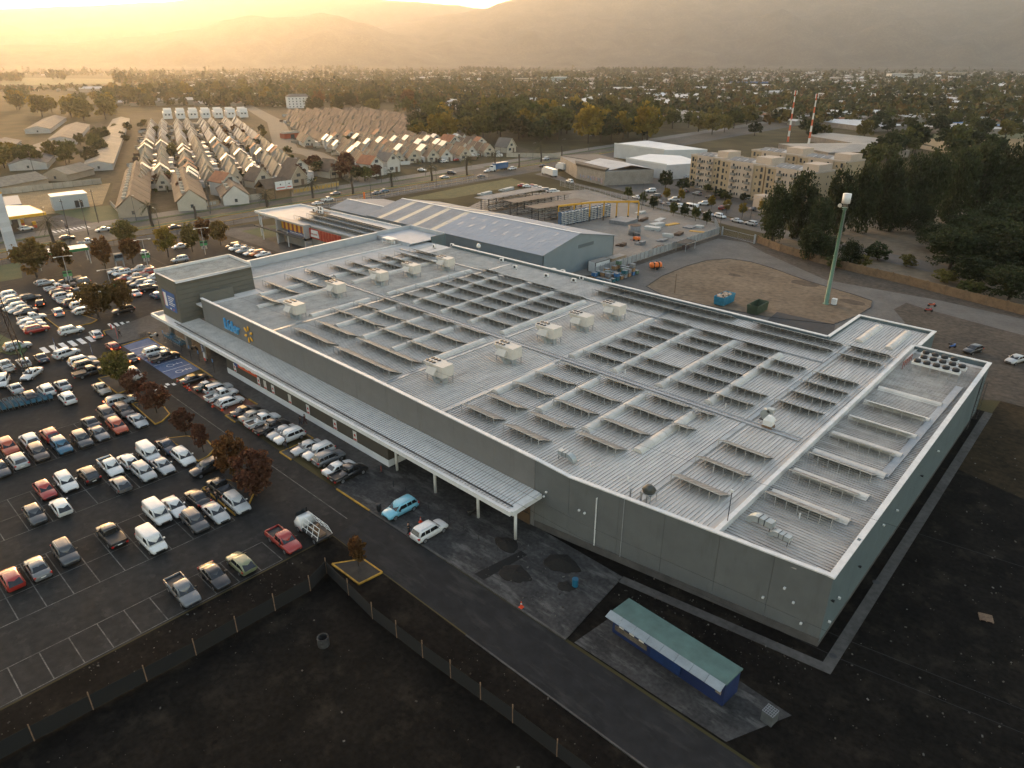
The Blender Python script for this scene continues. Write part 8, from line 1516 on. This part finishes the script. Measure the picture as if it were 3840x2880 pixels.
for i, (u, v, w_, d_, h, c_, lab) in enumerate([(1960, 318, 44, 14, 13, (.46, .38, .28), 'beige apartment slab in the far town'), (2080, 312, 60, 16, 14, (.30, .42, .46), 'pale teal apartment slab in the far town'), (2190, 316, 44, 14, 13, (.55, .50, .45), 'white and red apartment slab in the far town'), (1650, 300, 70, 16, 9, (.55, .53, .50), 'long white low slab in the far town'), (3400, 300, 90, 30, 16, (.56, .55, .53), 'white stepped office block in the far town on the right'), (3570, 285, 80, 20, 12, (.42, .36, .24), 'ochre long school block in the far town on the right'), (2780, 300, 90, 20, 8, (.52, .50, .47), 'white long shed among trees in the far town'), (2820, 322, 80, 40, 7, (.05, .12, .28), 'blue-roofed hall in the far town')]):
    x, y = G(u, v); t = thing('distant_block', lab, 'building', (x, y, 0), YAW + R(rnd.uniform(-12, 12)), 'large blocks in the far town'); b = B(); b.box(-w_ / 2, w_ / 2, 0, d_, 0, h); part('wall', b, mat('block_%d' % i, c_, .85, var=.06), t); b = B(); b.box(-w_ / 2 - .4, w_ / 2 + .4, -.4, d_ + .4, h, h + .5); part('roof', b, mat('block_%d' % i, c_, .85) if i == 7 else FLR, t)
    for fl in range(int(h / 3)):
        b = B(); b.box(-w_ / 2 + 1, w_ / 2 - 1, -.06, .02, 1 + fl * 3, 2.2 + fl * 3); part('window_band', b, GL2, t)
for lab, p, q, wd, rg in (('school hall with a ridged pale roof beyond the park', (-520, 660), (-560, 735), 34, 10), ('flat pale school wing in front of the school hall', (-565, 648), (-480, 616), 16, 5.5)): terrace(p, q, wd, rg - 4, rg, HW[0], HR['zinc'], lab, False, 'school buildings')
sheet('far_field', [G(0, 322), G(430, 312), G(430, 296), G(0, 290)], .030, mat('field_green', (.085, .085, .025), .95, var=.2, scale=.01, coords='World'))
sheet('far_field', [G(3480, 520), G(3840, 520), G(3840, 498), G(3420, 505)], .034, mat('field_green', (.085, .085, .025), .95))
db = B(); rd = random.Random(17)
for x0, x1, y0, y1, n_ in ((-54, 8, -6, 28, 420), (-11, 16, 44, 118, 700), (-31, -12, 48, 54, 160), (-60.3, -55.5, 0, 30, 160), (-46, -33, 41, 48, 160), (-38, 12, 30.5, 33.6, 120)):
    for _ in range(n_):
        x, y, q = rd.uniform(x0, x1), rd.uniform(y0, y1), rd.choice((.03, .04, .05, .06, .12))
        if y0 == 41: z = .12
        else: z = .006
        db.box(x, x + q * rd.uniform(.6, 2), y, y + q, z, z + q * .6, rz=rd.random() * 3, m=rd.choice((0, 0, 0, 1, 2)))
stuff(link('ground_debris', db.mesh('ground_debris', [mat('stone_chip', (.07, .062, .052), .95, island=.6), mat('litter_pale', (.10, .095, .085), .9, island=.6), mat('clod', (.03, .022, .014), .95, island=.5)])), 'stones, litter and clods scattered over the bare ground near the store', 'debris')
# ================================================================ MOUNTAINS
from mathutils import noise
def ridge(name, pts, D, d0, seed, m, back=.25):
    nu, nt_ = 150, 26; b = B(); pts = sorted(pts)
    u0, u1 = pts[0][0], pts[-1][0]
    def crest(u):
        for i in range(len(pts) - 1):
            if pts[i][0] <= u <= pts[i + 1][0]: t = (u - pts[i][0]) / (pts[i + 1][0] - pts[i][0]); t = t * t * (3 - 2 * t); return pts[i][1] + (pts[i + 1][1] - pts[i][1]) * t
        return pts[-1][1]
    for j in range(nt_ + 7):
        for i in range(nu + 1):
            u = u0 + (u1 - u0) * i / nu; d = ray(u, crest(u)); hz = math.hypot(d[0], d[1]); Hc = CAM_H + D * d[2] / hz
            t = j / nt_
            if t <= 1: dist = d0 + (D - d0) * t; h = Hc * (t ** 1.25)
            else: dist = D * (1 + (t - 1)); h = Hc * (1 - (t - 1) / back * .9)
            x, y = d[0] / hz * dist, d[1] / hz * dist
            n1 = noise.fractal(Vector((x * .0016 + seed, y * .0016, 0)), 1.0, 2.0, 5) + .9 * (abs(noise.noise(Vector((i * .16 + seed, j * .05, 1)))) - .25)
            k = Hc * .22 * math.sin(math.pi * min(1, t)) if t < 1 else 0
            b.v.append((x, y, max(-5, h + n1 * k + (4 * noise.noise(Vector((u * .03, seed, 0))) if t >= .97 else 0))))
    for j in range(nt_ + 6):
        for i in range(nu): a = j * (nu + 1) + i; b.f.append((a, a + 1, a + nu + 2, a + nu + 1)); b.mi.append(0)
    o = link(name, b.mesh(name, m, True)); o['kind'] = 'structure'; return o
SCRUB = mat('mountain_scrub', (.030, .026, .015), .95, spec=.1, col2=(.095, .075, .050), var=.5, scale=.006, coords='World', detail=9)
ridge('mountain', [(-2600, 60), (-1200, 40), (-300, 36), (0, 34), (300, 22), (600, 8), (800, -14), (1300, -12), (1500, 4), (1700, 18), (1815, 34), (1900, 44), (2600, 60), (5600, 60)], 11000, 8800, 3.1, SCRUB)
ridge('mountain', [(1000, 190), (1300, 118), (1500, 86), (1700, 52), (1815, 33), (1900, 4), (2000, -24), (2300, -40), (2800, -44), (3300, -46), (4200, -40), (5200, 20), (6400, 120)], 9000, 6600, 8.4, SCRUB)
ridge('hill', [(-800, 200), (200, 165), (500, 138), (735, 110), (850, 75), (940, 57), (1030, 66), (1120, 62), (1205, 48), (1260, 58), (1350, 85), (1500, 130), (1700, 180), (1900, 215)], 7800, 6300, 5.7, SCRUB)
# ================================================================ HAZE
hz = B(); hz.box(-26300, 6300, -6300, 26300, -1.0, 1120)
hm_ = bpy.data.materials.new('haze'); hm_.use_nodes = True; n = hm_.node_tree.nodes; n.remove(n['Principled BSDF']); pv_ = n.new('ShaderNodeVolumePrincipled')
pv_.inputs['Color'].default_value = (.90, .90, .91, 1); pv_.inputs['Density'].default_value = 6.5e-5; pv_.inputs['Anisotropy'].default_value = .7
hm_.node_tree.links.new(pv_.outputs[0], n['Material Output'].inputs['Volume'])
o = link('haze', hz.mesh('haze', hm_)); o['kind'] = 'stuff'
